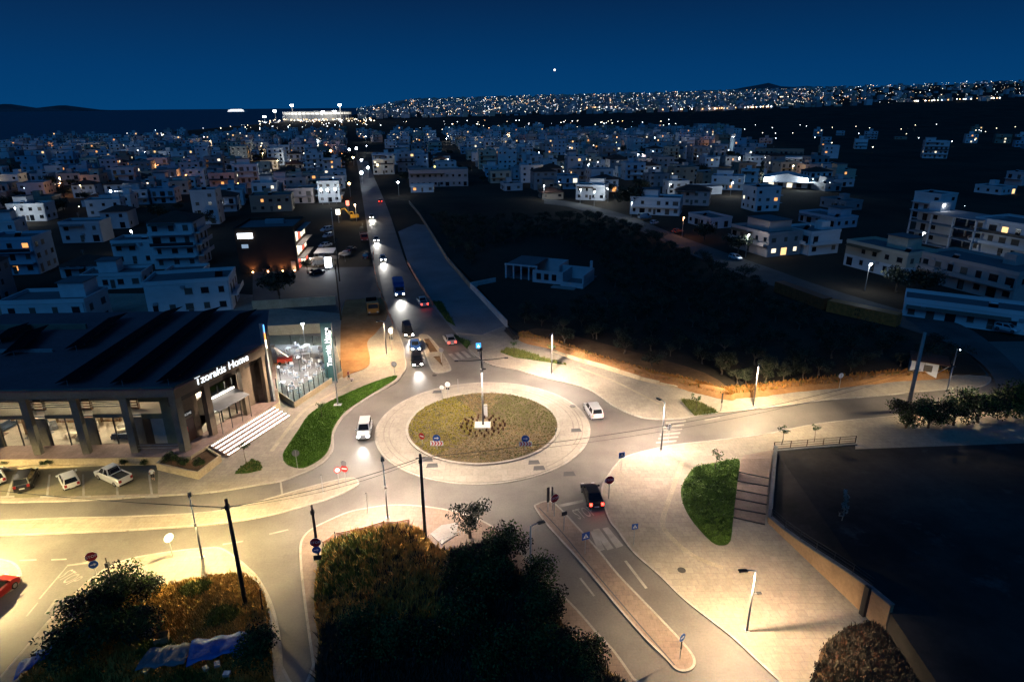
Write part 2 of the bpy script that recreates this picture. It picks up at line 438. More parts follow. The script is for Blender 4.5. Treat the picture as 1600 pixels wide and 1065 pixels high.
ISL_E = [(500, 1130), (488, 1040), (477, 960), (470, 899), (468, 855), (475, 837), (489, 825), (511, 814), (544, 800), (578, 793), (612, 789), (663, 791), (720, 801), (766, 820), (800, 847), (851, 902), (900, 950), (936, 991), (962, 1019), (991, 1060), (1030, 1120)]
islE, polyE = slab_with_kerb('pavement_scrub_corner', ISL_E, M_pave_red, n=4)
ISL_F = [(835, 794), (838, 788), (854, 783), (869, 788), (901, 821), (938, 862), (968, 899), (1024, 957), (1069, 1005), (1086, 1029), (1084, 1044), (1070, 1050), (1055, 1046), (1039, 1029), (1008, 999), (970, 956), (924, 900), (893, 864), (854, 821)]
islF, polyF = slab_with_kerb('median_right', ISL_F, M_pave_red, n=4)
ISL_M = [(654, 526), (668, 524), (682, 538), (693, 553), (704, 573), (702, 580), (677, 581), (664, 552)]
islM, polyM = slab_with_kerb('median_main_road', ISL_M, M_pave, n=4)
tag(MB().prism(ground([(662, 531), (670, 530), (684, 550), (672, 551)]), 0.1, 0.16).build('dirt_patch', M_bare, islM))
tag(MB().prism(ground([(677, 558), (687, 557), (692, 573)]), 0.1, 0.16).build('dirt_patch', M_bare, islM))
KERB_G = [(1600, 628), (1500, 639), (1395, 650), (1320, 657), (1265, 664), (1190, 679), (1115, 688), (1060, 694), (1031, 699), (978, 713), (960, 728), (952, 739), (942, 754), (939, 771), (942, 788), (952, 815), (964, 830), (989, 864), (1030, 900), (1070, 939), (1139, 993), (1177, 1028), (1217, 1065), (1280, 1125)]
polyG = ground([(1760, 612)] + spline(KERB_G, n=4) + [(1500, 1130)]) + [(100, 30), (115, 80)]
pavG, polyG = slab_with_kerb('pavement_plaza', polyG, M_pave, world=True)
ISL_H = [(-40, 868), (0, 873), (24, 880), (34, 895), (30, 912), (12, 926), (-30, 940), (-120, 945), (-120, 868)]
islH, polyH = slab_with_kerb('traffic_island_left_edge', ISL_H, M_pave, n=4)

# roundabout
RC = Vector((-4.15, 80.2))
def circ(r, n=72, c=RC): return [(c.x + r * math.cos(2 * math.pi * k / n), c.y + r * math.sin(2 * math.pi * k / n)) for k in range(n)]
rbt = MB().prism(circ(14.6), 0.0, lambda x, y: 0.10).build('roundabout_apron', M_apron); tag(rbt, kind='structure')
MB().ring(circ(14.95), circ(14.6), 0.0, 0.06).build('kerb', M_kerb, rbt)
MB().ring(circ(10.75), circ(10.4), 0.05, 0.28).build('kerb', M_kerb, rbt)
mb = MB(); NR = 10
vs = [(RC.x, RC.y, 0.85)]; fs = []
for j in range(1, NR + 1):
    r = 10.42 * j / NR
    for k in range(72):
        a = 2 * math.pi * k / 72; vs.append((RC.x + r * math.cos(a), RC.y + r * math.sin(a), 0.22 + 0.63 * math.cos(r / 10.42 * math.pi / 2) + rng.uniform(-.02, .02)))
for k in range(72): fs.append((0, 1 + k, 1 + (k + 1) % 72))
for j in range(NR - 1):
    for k in range(72): fs.append((1 + j * 72 + k, 1 + (j + 1) * 72 + k, 1 + (j + 1) * 72 + (k + 1) % 72, 1 + j * 72 + (k + 1) % 72))
mb.add(vs, fs)
mb.build('planting_mound', ground_mat('mulch', (0.085, 0.062, 0.034), (0.14, 0.105, 0.058), big=0.5, fine=4, stain=0.5, stain_col=(0.08, 0.06, 0.03), rough=1.0, bump=0.8), rbt, smooth=True)
def mound_z(x, y):
    r = math.hypot(x - RC.x, y - RC.y); return 0.22 + 0.63 * math.cos(min(r / 10.42, 1) * math.pi / 2)

# ---------------------------------------------------------------- painted markings (each sheet 4 mm above the asphalt)
road_marks = []
def marking(name, pts, z=0.009):
    o = MB().flat(ground(pts), z).build(name, M_paint); tag(o, kind='structure'); return o
for x0, x1, y in ((930, 941, 818), (946, 957, 822), (956, 970, 820)):
    pass
for q in ([(922, 830), (930, 828), (945, 858), (935, 861)], [(926, 827), (936, 825), (959, 856), (949, 859)], [(941, 825), (950, 823), (974, 852), (963, 856)]):
    marking('crosswalk_stripe', q)
marking('stop_line', [(873, 788), (911, 780), (912, 784), (876, 792)])
for q in ([(975, 876), (979, 875), (1012, 918), (1008, 919)], [(905, 903), (908, 902), (930, 930), (927, 931)]):
    marking('lane_line', q)
for q in ([(30, 874), (57, 873), (57, 875), (30, 876)], [(80, 873), (104, 872), (104, 874), (80, 875)], [(420, 833), (450, 826), (451, 828), (421, 835)], [(348, 849), (380, 844), (380, 846), (348, 851)]):
    marking('lane_line', q)
marking('stop_line', [(104, 882), (138, 877), (138, 880), (106, 884)])
for q in ([(85, 936), (91, 935), (74, 958), (69, 959)], [(60, 935), (104, 884), (106, 884), (63, 935)], [(40, 962), (58, 941), (60, 941), (43, 962)]):
    marking('lane_line', q)
for k in range(6):
    y = 656 + k * 6.2
    marking('crosswalk_stripe', [(1040 - k * 3, y + 3), (1072 - k * 3, y), (1072 - k * 3, y + 2.6), (1040 - k * 3, y + 5.6)])
marking('lane_line', [(1100, 655), (1124, 651), (1126, 653), (1102, 657)])
for k in range(4):
    marking('crosswalk_stripe', [(700 + k * 10, 553 - k * 2), (706 + k * 10, 552 - k * 2), (717 + k * 10, 562 - k * 2), (711 + k * 10, 563 - k * 2)])
for k in range(4):
    a, b = (437 + k * 0, 752), (441, 778)
marking('stop_line', [(437, 753), (440, 752), (443, 776), (440, 777)])
def road_text(body, px, size, rz, sx=0.6):
    o = text_mesh('stop_lettering', body, size, 0.0, M_paint); o.location = P(*px, 0.011); o.rotation_euler = (0, 0, rz); o.scale = (sx, 1.7, 1); tag(o, kind='structure')
road_text('STOP', (913, 801), 1.55, R(22))
road_text('STOP', (108, 902), 1.2, R(-32), .8)
# tactile strip on the plaza and by the store
def strip(name, pts, w, z, m, parent, n=4):
    pts = [Vector(p) for p in ground(spline(pts, n=n))]; l, r = [], []
    for i, p in enumerate(pts):
        d = (pts[min(i + 1, len(pts) - 1)] - pts[max(i - 1, 0)]).normalized(); nn = Vector((-d.y, d.x)) * w / 2
        l.append(tuple(p + nn)); r.append(tuple(p - nn))
    m_ = MB()
    for i in range(len(l) - 1):
        m_.quad((*r[i], z), (*r[i + 1], z), (*l[i + 1], z), (*l[i], z))
    return m_.build(name, m, parent)
M_tact = ground_mat('tactile_paving', (0.33, 0.28, 0.20), (0.42, 0.36, 0.26), big=0.5, fine=8.0, slab=(0.4, 0.4))
strip('tactile_strip', [(1066, 722), (1050, 768), (1035, 817), (1050, 842), (1085, 870), (1130, 888)], 0.55, 0.114, M_tact, pavG)
strip('tactile_strip', [(424, 706), (455, 665), (478, 640), (520, 615), (560, 595)], 0.55, 0.114, M_tact, pavA)
strip('tactile_strip', [(905, 575), (968, 600), (1030, 632)], 0.5, 0.114, M_tact, pavB)
# long kerb joint lines on the right median
strip('gutter', [(842, 794), (880, 835), (925, 890), (1000, 978), (1054, 1040)], 0.12, 0.125, M_asph_old, islF)

# tyre scuffs on the apron
M_scuff = ground_mat('tyre_scuff', (0.17, 0.15, 0.125), (0.25, 0.22, 0.185), big=0.8, fine=6, stain=.8, stain_col=(0.30, 0.27, 0.225))
for r_, a0, a1, w_ in ((13.9, -60, 45, .14), (13.4, -25, 60, .12), (12.6, -10, 75, .16), (13.7, 150, 235, .12), (13.0, 170, 250, .1), (11.9, 20, 60, .1), (14.0, 95, 140, .12)):
    q = [(r_ + w_ / 2, R(a0 + (a1 - a0) * k / 20)) for k in range(21)] + [(r_ - w_ / 2, R(a1 - (a1 - a0) * k / 20)) for k in range(21)]
    MB().flat([(RC.x + rr_ * math.cos(t_), RC.y + rr_ * math.sin(t_)) for rr_, t_ in q], .104 + r_ * 1e-4).build('tyre_scuff', M_scuff, rbt)
# manholes and patches
M_iron = mat('cast_iron', (0.05, 0.045, 0.04), 0.6, 0.3, 8.0, metal=0.5)
for x, y, s in ((895, 634, 0.45), (679, 586, 0.4), (1099, 735, 0.4), (1065, 890, 0.4)):
    p = P(x, y, 0.111); o = MB().disc((0, 0, 0), (0, 0, 1), s, 16, 0.02).build('manhole_cover', M_iron, loc=p)
    tag(o, kind='structure')
for x, y in ((834, 722), (842, 731), (667, 718), (675, 727), (889, 740), (900, 672), (683, 612)):
    p = P(x, y, 0.12 if y < 735 else 0.01)
    o = MB().flat([(-.7, -.5), (.8, -.4), (.6, .6), (-.6, .5)], 0.0).build('repair_patch', M_asph_old, loc=p); tag(o, kind='structure')

# ---------------------------------------------------------------- earth surfaces
sheet('dirt_verge', [(540, 470), (596, 468), (606, 492), (588, 520), (574, 535), (578, 560), (573, 575), (545, 586), (536, 590), (532, 560)], M_dirt, 0.20, n=4)
sheet('yard_ground', [(395, 420), (590, 418), (600, 466), (540, 470), (532, 490), (395, 478)], M_asph_old, 0.24, sp=False)
polyGrove = ground([(792, 506), (820, 530), (911, 558), (1015, 590), (1138, 616), (1246, 605), (1403, 588), (1540, 586), (1500, 540), (1400, 508), (1290, 475), (1200, 444), (1120, 414), (1050, 384), (980, 352), (900, 326), (760, 300), (664, 318), (668, 350), (702, 404), (747, 449), (772, 479)])
tag(MB().prism(polyGrove, 0.0, 0.35).build('grove_ground', M_soil), kind='structure')
grove_front = ground(spline([(812, 528), (870, 542), (960, 570), (1060, 598), (1140, 615), (1100, 585), (1000, 555), (900, 528), (840, 515)], True, 3))
tag(MB().prism(grove_front, 0.3, 0.365).build('grove_edge_ground', M_bare), kind='structure')
# earth bank along the grove
bk = [Vector(p) for p in ground(spline(BANK[1:], n=5))]
mb = MB(); vs = []; prof = [(0.0, 0.10), (0.35, 0.55), (0.7, 0.95), (1.2, 1.2), (1.8, 1.15), (2.6, 0.75), (3.6, 0.40)]
for i, p in enumerate(bk):
    d = (bk[min(i + 1, len(bk) - 1)] - bk[max(i - 1, 0)]).normalized(); nn = Vector((-d.y, d.x))
    k = 1.0 if i < len(bk) * 0.55 else 0.8
    for (o_, z) in prof:
        q = p + nn * (o_ + rng.uniform(-.12, .12)); vs.append((q.x, q.y, 0.1 + (z - 0.1) * k * rng.uniform(0.8, 1.12)))
fs = [(i * 7 + j, (i + 1) * 7 + j, (i + 1) * 7 + j + 1, i * 7 + j + 1) for i in range(len(bk) - 1) for j in range(6)]
mb.add(vs, fs); tag(mb.build('earth_bank', M_dirt, smooth=True), kind='structure')
# scrub mounds on the two near corners
def edge_dist(p, poly):
    q = Vector(p); best = 1e9
    for a, b in zip(poly, poly[1:] + poly[:1]):
        a, b = Vector(a), Vector(b); ab = b - a
        if ab.length_squared < 1e-9: continue
        t = max(0, min(1, (q - a).dot(ab) / ab.length_squared)); best = min(best, (q - a - ab * t).length)
    return best
MOUND = {}
def mound(name, poly, h, m, z0=0.1, edge=2.5, step=0.7):
    """lumpy earth over a traced outline, rising from its rim"""
    poly = ccw(poly); xs, ys = [p[0] for p in poly], [p[1] for p in poly]
    pts = list(poly); x = min(xs)
    while x < max(xs):
        y = min(ys)
        while y < max(ys):
            q = (x + rng.uniform(-.3, .3) * step, y + rng.uniform(-.3, .3) * step)
            if inside(q, poly) and edge_dist(q, poly) > step * .45: pts.append(q)
            y += step
        x += step
    def zf(p):
        k = sstep(0, edge, edge_dist(p, poly)); return z0 + k * h * (0.75 + 0.5 * noise.noise((p[0] * .25, p[1] * .25, h))) + k * .18 * noise.noise((p[0] * .9, p[1] * .9, 3.0))
    n = len(poly)
    vo, eo, fo, _, _, _ = geometry.delaunay_2d_cdt([Vector(p) for p in pts], [(i, (i + 1) % n) for i in range(n)], [], 1, 1e-4)
    vs = [(v.x, v.y, zf((v.x, v.y))) for v in vo]
    o = MB().add(vs, [tuple(f) for f in fo]).build(name, m, smooth=True); tag(o, kind='structure'); MOUND[name] = zf
    return o, poly
SCR_E = [(503, 862), (522, 846), (560, 833), (600, 826), (640, 824), (662, 832), (676, 852), (700, 862), (760, 850), (792, 868), (812, 895), (850, 925), (890, 990), (940, 1040), (990, 1100), (760, 1125), (510, 1125), (497, 1010), (490, 940), (494, 895)]
scrE, polyScrE = mound('scrub_mound', ground(spline(SCR_E, True, 3)), 1.1, M_drygr)
SCR_D = [(170, 940), (228, 922), (290, 907), (350, 896), (392, 900), (410, 922), (420, 952), (425, 990), (430, 1060), (430, 1130), (60, 1130), (20, 1080), (90, 1000), (130, 955)]
scrD, polyScrD = mound('dry_grass_mound', ground(spline(SCR_D, True, 3)), 0.5, M_drygr)
SCR_G = [(1275, 1040), (1285, 1010), (1310, 990), (1345, 975), (1382, 968), (1400, 1000), (1440, 1050), (1470, 1130), (1290, 1130), (1268, 1065)]
scrG, polyScrG = mound('earth_heap', ground(spline(SCR_G, True, 3)), .8, M_bare)

# dark lot behind the retaining wall: rises from the pavement like the wall
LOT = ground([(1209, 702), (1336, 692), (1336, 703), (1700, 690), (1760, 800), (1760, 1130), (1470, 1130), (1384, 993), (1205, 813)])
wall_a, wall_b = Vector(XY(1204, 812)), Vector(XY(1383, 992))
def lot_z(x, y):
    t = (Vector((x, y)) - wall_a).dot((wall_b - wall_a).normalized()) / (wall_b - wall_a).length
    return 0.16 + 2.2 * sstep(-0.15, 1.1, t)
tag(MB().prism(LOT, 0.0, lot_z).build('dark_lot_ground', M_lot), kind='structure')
# ================================================================ NEAR OBJECTS
M_steel = mat('galvanised_steel', (0.42, 0.42, 0.41), 0.45, 0.15, 3.0, metal=0.6)
M_grey_paint = mat('grey_paint', (0.30, 0.30, 0.30), 0.5, 0.12, 2.0)
M_dark_metal = mat('dark_metal', (0.025, 0.025, 0.028), 0.5, 0.2, 3.0, metal=0.3)
M_wood_pole = mat('tarred_pole_wood', (0.030, 0.020, 0.013), 0.9, 0.5, 2.0, bump=0.6, stretch=(6, 6, 0.4))
M_conc = ground_mat('plain_concrete', (0.22, 0.21, 0.20), (0.32, 0.30, 0.28), big=0.4, fine=4.0, stain=0.4, stain_col=(0.12, 0.11, 0.10))
M_black = mat('black_rubber', (0.012, 0.012, 0.012), 0.8)
M_lens_w = mat('warm_lamp_lens', (0.9, 0.85, 0.7), 0.4, emit=(1.0, 0.86, 0.6), estr=14.0)
M_lens_c = mat('cool_lamp_lens', (0.9, 0.9, 0.95), 0.4, emit=(0.85, 0.95, 1.0), estr=14.0)
WARM, PINK, YEL = (1.0, 0.78, 0.48), (1.0, 0.80, 0.62), (1.0, 0.77, 0.34)

def adopt(o, root):
    o.parent = root
    o.matrix_parent_inverse = (Matrix.Translation(root.location) @ Euler(root.rotation_euler).to_matrix().to_4x4()).inverted()
    return o
def toward(a, b):
    d = P(*b) - P(*a); return math.atan2(d.y, d.x)

# ---------------------------------------------------------------- street lamps
LP = 1350.0
def street_lamp(px, h, arm_px, label, power, col, arm=1.1, low=True, z=0.12, pivot=0.62, lowpow=0.05, world=None):
    p = Vector((*world, z)) if world else P(*px, z)
    ang = arm_px if isinstance(arm_px, float) else math.atan2(P(*arm_px).y - p.y, P(*arm_px).x - p.x)
    t = thing('street_lamp', label, 'street lamp', p, ang, 'tall street lamps round the junction')
    MB().box(-.2, -.2, -.02, .2, .2, .06).build('base_plate', M_steel, t)
    MB().tube([(0, 0, 0), (0, 0, h * .6), (0, 0, h)], [0.095, 0.08, 0.07], 8).build('post', M_grey_paint, t, smooth=True)
    MB().tube([(0, 0, h - .05), (arm * .5, 0, h + .06), (arm, 0, h + .05)], 0.045, 6).build('arm', M_grey_paint, t)
    hd = MB().box(arm - .35, -.17, h - .02, arm + .35, .17, h + .1).build('lamp_head', M_dark_metal, t)
    MB().box(arm - .3, -.13, h - .035, arm + .3, .13, h - .021).build('lens', M_lens_w, hd)
    lantern('lamp_light', t, (arm, 0, h - .10), power * LP, col)
    if low:
        zl = h * pivot
        MB().tube([(0, 0, zl), (-.45, 0, zl + .05)], 0.03, 6).build('lower_arm', M_grey_paint, t)
        h2 = MB().box(-.75, -.12, zl, -.35, .12, zl + .09).build('lower_lamp_head', M_dark_metal, t)
        MB().box(-.72, -.09, zl - .014, -.38, .09, zl - .001).build('lens', M_lens_w, h2)
        lamp('lamp_light', t, (-.55, 0, zl - .04), power * 9000 * lowpow, col, R(150), 0.8, rad=0.12)
    return t
street_lamp((606, 808), 6.6, (600, 770), 'slim grey lamp post at the scrub corner kerb, below the silver car', 1.25, PINK)
street_lamp((316, 870), 6.6, (312, 838), 'lamp post on the pavement above the dry grass and blue tarp', 1.5, YEL)
street_lamp((1167, 985), 6.3, (1120, 990), 'lamp post standing alone on the wide plaza at lower right', 1.0, (1.0, 0.76, 0.45))
street_lamp((1177, 633), 6.7, (1180, 650), 'lamp post in front of the lit bushes on the orange bank', 1.25, WARM)
street_lamp((1033, 703), 6.8, (1010, 690), 'lamp post at the plaza corner beside the white sign back', 1.45, PINK, pivot=0.55)
street_lamp((862, 583), 7.1, (850, 600), 'lamp post on the pavement below the grove bank, beside the grassy bed', 1.5, PINK)
street_lamp((829, 898), 5.6, (852, 892), 'dark unlit lamp post beside the black scrub at the right road', 0.0001, PINK, low=False)
street_lamp((1472, 640), 6.4, (1480, 628), 'lamp post rising behind the dark trees at the right road', 0.45, WARM, pivot=0.5)
street_lamp((-50, 885), 6.5, (-20, 885), 'lamp post on the traffic island at the left picture edge', 1.7, YEL)
street_lamp((-110, 800), 7.0, (-110, 815), 'lamp post by the parking bays outside the left picture edge', 1.0, YEL)

# thin tall pole on the lawn with a high lamp
t = thing('lawn_pole', 'very tall thin pole with small cross arm on the green lawn', 'lamp post', P(528, 632, .14))
MB().box(-.6, -.45, -.02, .6, .45, .06).build('footing', M_conc, t)
MB().tube([(0, 0, 0), (0, 0, 12.0)], [0.10, 0.06], 8).build('post', M_grey_paint, t)
MB().tube([(-.5, 0, 9.0), (.15, 0, 9.0)], 0.04, 6).build('bracket', M_dark_metal, t)
hd = MB().box(-.2, -.9, 11.9, .2, .2, 12.05).build('lamp_head', M_dark_metal, t)
MB().box(-.15, -.8, 11.88, .15, .1, 11.899).build('lens', M_lens_w, hd)
lantern('lamp_light', t, (0, -.4, 11.75), LP * 1.6, PINK)

# central mast of the roundabout
c = P(755, 665, 0.85)
mast = thing('light_mast', 'tall grey light mast with four thin arms in the middle of the roundabout', 'light mast', c)
MB().box(-1.15, -1.0, -.15, 1.0, .9, .22).build('plinth', mat('white_plinth', (0.42, 0.40, 0.36), 0.8, 0.1, 3.0), mast)
MB().tube([(0, 0, 0), (0, 0, 8.2)], [0.13, 0.11], 10).build('lower_mast', M_steel, mast, smooth=True)
MB().tube([(0, 0, 8.2), (0, 0, 11.2)], [0.10, 0.08], 10).build('unlit_upper_mast', M_dark_metal, mast)  # dark material puts the unlit look of the upper mast into its colour
MB().tube([(0, 0, 8.0), (0, 0, 8.4)], 0.19, 10).build('collar', M_dark_metal, mast)
MB().tube([(0, 0, 11.1), (0, 0, 11.45)], 0.18, 10).build('collar', M_dark_metal, mast)
for a in (8, 98, 188, 278):
    d = Vector((math.cos(R(a)), math.sin(R(a)), 0)); e = d * 3.3
    ar = MB().tube([(0, 0, 9.75), (d.x * 1.6, d.y * 1.6, 9.72), (e.x, e.y, 9.85)], [0.05, 0.045, 0.035], 6).build('arm', M_dark_metal, mast)
    MB().box(e.x - .25, e.y - .15, 9.78, e.x + .25, e.y + .15, 9.88).build('lamp_head', M_dark_metal, ar)
    lantern('lamp_light', mast, (e.x, e.y, 9.70), LP * 0.36, PINK)
cab = MB().box(-.32, -.22, 0, .32, .22, 1.7).build('control_cabinet', mat('white_cabinet', (0.7, 0.69, 0.66), 0.5, 0.08, 2.0), loc=P(758, 650, 0.82), rz=R(12))
tag(cab, 'slim white control cabinet behind the roundabout mast', 'cabinet')
MB().box(-.34, -.235, 1.701, .34, .235, 1.76).build('lid', M_steel, cab)

# ---------------------------------------------------------------- utility poles and wires
def utility_pole(px, h, label, r=0.15, m=None, arms=(), lean=0.0, thick=None):
    t = thing('utility_pole', label, 'utility pole', P(*px, .12), 0.0, 'overhead line poles')
    MB().tube([(0, 0, 0), (lean * .5, 0, h * .5), (lean, 0, h)], [r * 1.15, r, r * .8], 9).build('post', m or M_wood_pole, t, smooth=True)
    for z, l, a in arms:
        MB().tube([(lean - math.cos(a) * l, -math.sin(a) * l, z), (lean + math.cos(a) * l, math.sin(a) * l, z)], 0.05, 5).build('cross_arm', M_dark_metal, t)
    MB().box(lean - .16, -.14, h - 1.0, lean + .16, .14, h - .55).build('insulator_clamp', M_dark_metal, t)
    return t
utility_pole((384, 944), 11.1, 'leaning black wooden pole rising from the dry grass corner', 0.17, arms=((10.3, .5, 0.4),))
utility_pole((665, 842), 10.0, 'black wooden pole in front of the roundabout at the scrub edge', 0.16, arms=((9.6, .45, 0.2),))
utility_pole((498, 872), 6.2, 'short black wooden pole beside the red stop sign', 0.13)
utility_pole((1418, 640), 11.9, 'thick grey concrete pole by the dark trees at right', 0.26, m=M_conc, arms=((6.3, .6, 0.1),))
utility_pole((176, 912), 3.0, 'thin short black post behind the leafy shrub at left', 0.07)
utility_pole((533, 500), 12.0, 'dark wooden pole on the dirt verge behind the store totem', 0.15)
utility_pole((531, 440), 11.5, 'dark wooden pole beside the yard across from the restaurant', 0.15, arms=((11.0, .7, 0.0),))
utility_pole((523, 380), 11.5, 'pale pole standing in the restaurant car park', 0.12, m=M_steel)
def wire(name, pts3, label, r=0.018, sag=0.6):
    out = []
    for a, b in zip(pts3, pts3[1:]):
        a, b = Vector(a), Vector(b)
        for k in range(12):
            s = k / 12; q = a.lerp(b, s); q.z -= 4 * sag * s * (1 - s); out.append(q)
    out.append(Vector(pts3[-1]))
    base = out[0].copy()
    o = MB().tube([q - base for q in out], r, 4).build(name, M_black, loc=base)
    return tag(o, label, 'cable', 'overhead cables')
U1 = P(384, 944, .12) + Vector((0, 0, 10.3)); U2 = P(665, 842, .12) + Vector((0, 0, 9.6)); U4 = P(1418, 640, .12) + Vector((0, 0, 6.4))
wire('overhead_cable', [P(-300, 905, .1) + Vector((-6, 6, 10.0)), U1], 'black cable running left from the leaning pole over the parking road', sag=1.0, r=0.035)
wire('overhead_cable', [U1, U2], 'black cable strung between the two black wooden poles', sag=0.5, r=0.03)
wire('overhead_cable', [U2, U4], 'long black cable crossing the roundabout to the concrete pole', sag=1.6, r=0.03)
wire('overhead_cable', [U2 + Vector((.4, 0, -.25)), U4 + Vector((0, 0, -.5))], 'thin second cable hanging just under the long roundabout cable', sag=1.9)
wire('overhead_cable', [U1 + Vector((.5, .2, -.1)), U2 + Vector((-.4, 0, -.4))], 'thin lower cable between the two black wooden poles', sag=0.7)
U5 = P(533, 500, .12) + Vector((0, 0, 11.8)); U6 = P(531, 440, .12) + Vector((0, 0, 11.0))
wire('overhead_cable', [U5, U6], 'cable between the two poles by the dark yard', sag=0.6)

# ---------------------------------------------------------------- traffic signs
M_red = mat('sign_red', (0.45, 0.018, 0.015), 0.5); M_blue = mat('sign_blue', (0.01, 0.075, 0.32), 0.5)
M_white = mat('sign_white', (0.75, 0.75, 0.73), 0.5); M_back = mat('sign_back_grey', (0.28, 0.28, 0.29), 0.5, 0.1, 3.0, metal=0.4)
M_dplate = mat('dark_plate', (0.02, 0.022, 0.024), 0.6); M_yel = mat('sign_yellow', (0.65, 0.40, 0.02), 0.5)
def poly_disc(r, n, rot=0.0): return [(r * math.cos(rot + 2 * math.pi * k / n), r * math.sin(rot + 2 * math.pi * k / n)) for k in range(n)]
def plate(t, name, m, pts, z, y0=-.05, th=.02, x=0.0):
    """flat plate facing local -Y, outline pts in (x, z)"""
    n = len(pts); vs = [(x + a, y0, z + b) for a, b in pts] + [(x + a, y0 + th, z + b) for a, b in pts]
    fs = [tuple(range(n)), tuple(range(2 * n - 1, n - 1, -1))] + [((i + 1) % n, i, n + i, n + (i + 1) % n) for i in range(n)]
    return MB().add(vs, fs).build(name, m, t)
def rect(w, h): return [(-w / 2, -h / 2), (w / 2, -h / 2), (w / 2, h / 2), (-w / 2, h / 2)]
def sign(px, h, plates, face, label, z=0.12, x2=None):
    """plates: (kind, height, size); face = heading of the sign's front, degrees (-90 faces the camera)"""
    t = thing('traffic_sign', label, 'traffic sign', P(*px, z), R(face + 90), 'traffic signs round the junction')
    MB().tube([(0, 0, 0), (0, 0, h)], 0.04, 6).build('post', M_steel, t)
    for kind, zc, s in plates:
        if kind == 'stop':
            q = plate(t, 'sign_plate', M_red, poly_disc(s, 8, math.pi / 8), zc)
            plate(q, 'rim', M_white, poly_disc(s * 1.07, 8, math.pi / 8), zc, -.045, .012)
            w = text_mesh('lettering', 'STOP', s * .75, 0.004, M_white, q); w.location = (0, -.056, zc); w.rotation_euler = (math.pi / 2, 0, 0)
        elif kind == 'noentry':
            q = plate(t, 'sign_plate', M_red, poly_disc(s, 20), zc); plate(q, 'bar', M_white, rect(s * 1.35, s * .36), zc, -.056, .005)
        elif kind == 'blue':
            q = plate(t, 'sign_plate', M_blue, poly_disc(s, 20), zc)
            plate(q, 'arrow', M_white, [(-s * .6, -s * .12), (s * .1, -s * .12), (s * .1, -s * .4), (s * .65, 0), (s * .1, s * .4), (s * .1, s * .12), (-s * .6, s * .12)], zc, -.056, .005)
        elif kind == 'ped':
            q = plate(t, 'sign_plate', M_blue, rect(s * 2, s * 2), zc); plate(q, 'triangle', M_white, [(-s * .7, -s * .55), (s * .7, -s * .55), (0, s * .65)], zc, -.056, .005)
            plate(q, 'walking_figure', M_dplate, [(-s * .1, -s * .5), (s * .2, -s * .5), (s * .05, s * .3), (-s * .05, s * .3)], zc, -.060, .003)
        elif kind == 'chevron':
            q = plate(t, 'chevron_board', M_white, rect(s * 2.2, s * .9), zc)
            for k in range(4):
                a = -s * 1.0 + k * s * .5
                plate(q, 'chevron', M_red, [(a, -s * .42), (a + .22 * s, -s * .42), (a + .47 * s, 0), (a + .22 * s, s * .42), (a, s * .42), (a + .25 * s, 0)], zc, -.056, .005)
        elif kind == 'disc_back': plate(t, 'sign_plate', M_back, poly_disc(s, 20), zc)
        elif kind == 'disc_white': plate(t, 'sign_plate', M_white, poly_disc(s, 20), zc)
        elif kind == 'disc_red':
            q = plate(t, 'sign_plate', M_red, poly_disc(s, 20), zc); plate(q, 'inner_field', M_white, poly_disc(s * .70, 20), zc, -.054, .004)
        elif kind == 'dark': plate(t, 'info_plate', M_dplate, rect(s * 2, s * 1.5), zc)
        elif kind == 'blade': plate(t, 'blade_panel', M_dplate, rect(s * .5, s * 3.4), zc, -.06, .06)
        elif kind == 'lit_blue':
            q = plate(t, 'lit_sign_box', mat('lit_blue_sign', (0.02, 0.15, 0.4), 0.4, emit=(0.05, 0.4, 1.0), estr=1.6), rect(s * 2, s * 2), zc, -.12, .2)
            plate(q, 'figure', mat('lit_white_figure', (0.8, 0.9, 1), 0.4, emit=(0.5, 0.9, 1.0), estr=3.5), [(-s * .5, -s * .6), (s * .5, -s * .6), (0, s * .55)], zc, -.128, .006)
    return t
sign((530, 759), 2.5, [('disc_red', 2.2, .42)], -75, 'left one of the two red round signs on the left median tip')
sign((541, 758), 3.2, [('noentry', 2.3, .45), ('disc_back', 3.0, .38)], -100, 'red no-entry sign with white bar on the left median tip')
sign((270, 869), 2.6, [('disc_white', 2.25, .48)], -35, 'white round sign back beside the lamp above the dry grass')
sign((153, 906), 3.0, [('stop', 2.75, .5), ('blue', 1.85, .4)], -60, 'red STOP octagon over blue disc on thin post at left kerb')
sign((498, 884), 3.1, [('stop', 2.8, .5), ('blue', 1.95, .4), ('dark', 1.05, .35)], -80, 'red STOP sign above blue arrow disc and dark plate, by short black pole')
sign((660, 694), 1.5, [('noentry', 1.25, .45)], -120, 'small no-entry disc at the left edge of the roundabout planting', z=.4)
sign((683, 701), 1.9, [('blue', 1.6, .5), ('chevron', .85, .75)], -90, 'blue arrow disc over red chevrons at left of the roundabout bed', z=.45)
sign((821, 702), 1.9, [('blue', 1.6, .5), ('chevron', .85, .75)], -90, 'blue arrow disc over red chevrons at right of the roundabout bed', z=.45)
sign((691, 622), 2.0, [('disc_white', 1.8, .35)], 80, 'pale sign back at left of the pair behind the roundabout bed', z=.2)
sign((700, 618), 2.2, [('dark', 1.2, .25), ('disc_white', 1.9, .42)], 80, 'larger pale sign back behind the roundabout bed', z=.2)
sign((951, 779), 2.6, [('stop', 2.5, .52)], -78, 'dark red STOP sign at the kerb right of the black car')
sign((866, 806), 2.5, [('stop', 2.3, .52)], -60, 'tilted dark STOP sign on the right median tip')
sign((856, 799), 2.9, [('blade', 2.2, .55)], -70, 'tall narrow black panel on the tip of the right median')
sign((863, 797), 2.8, [('blade', 2.35, .4)], -150, 'thin edge-on black panel behind the tilted STOP sign')
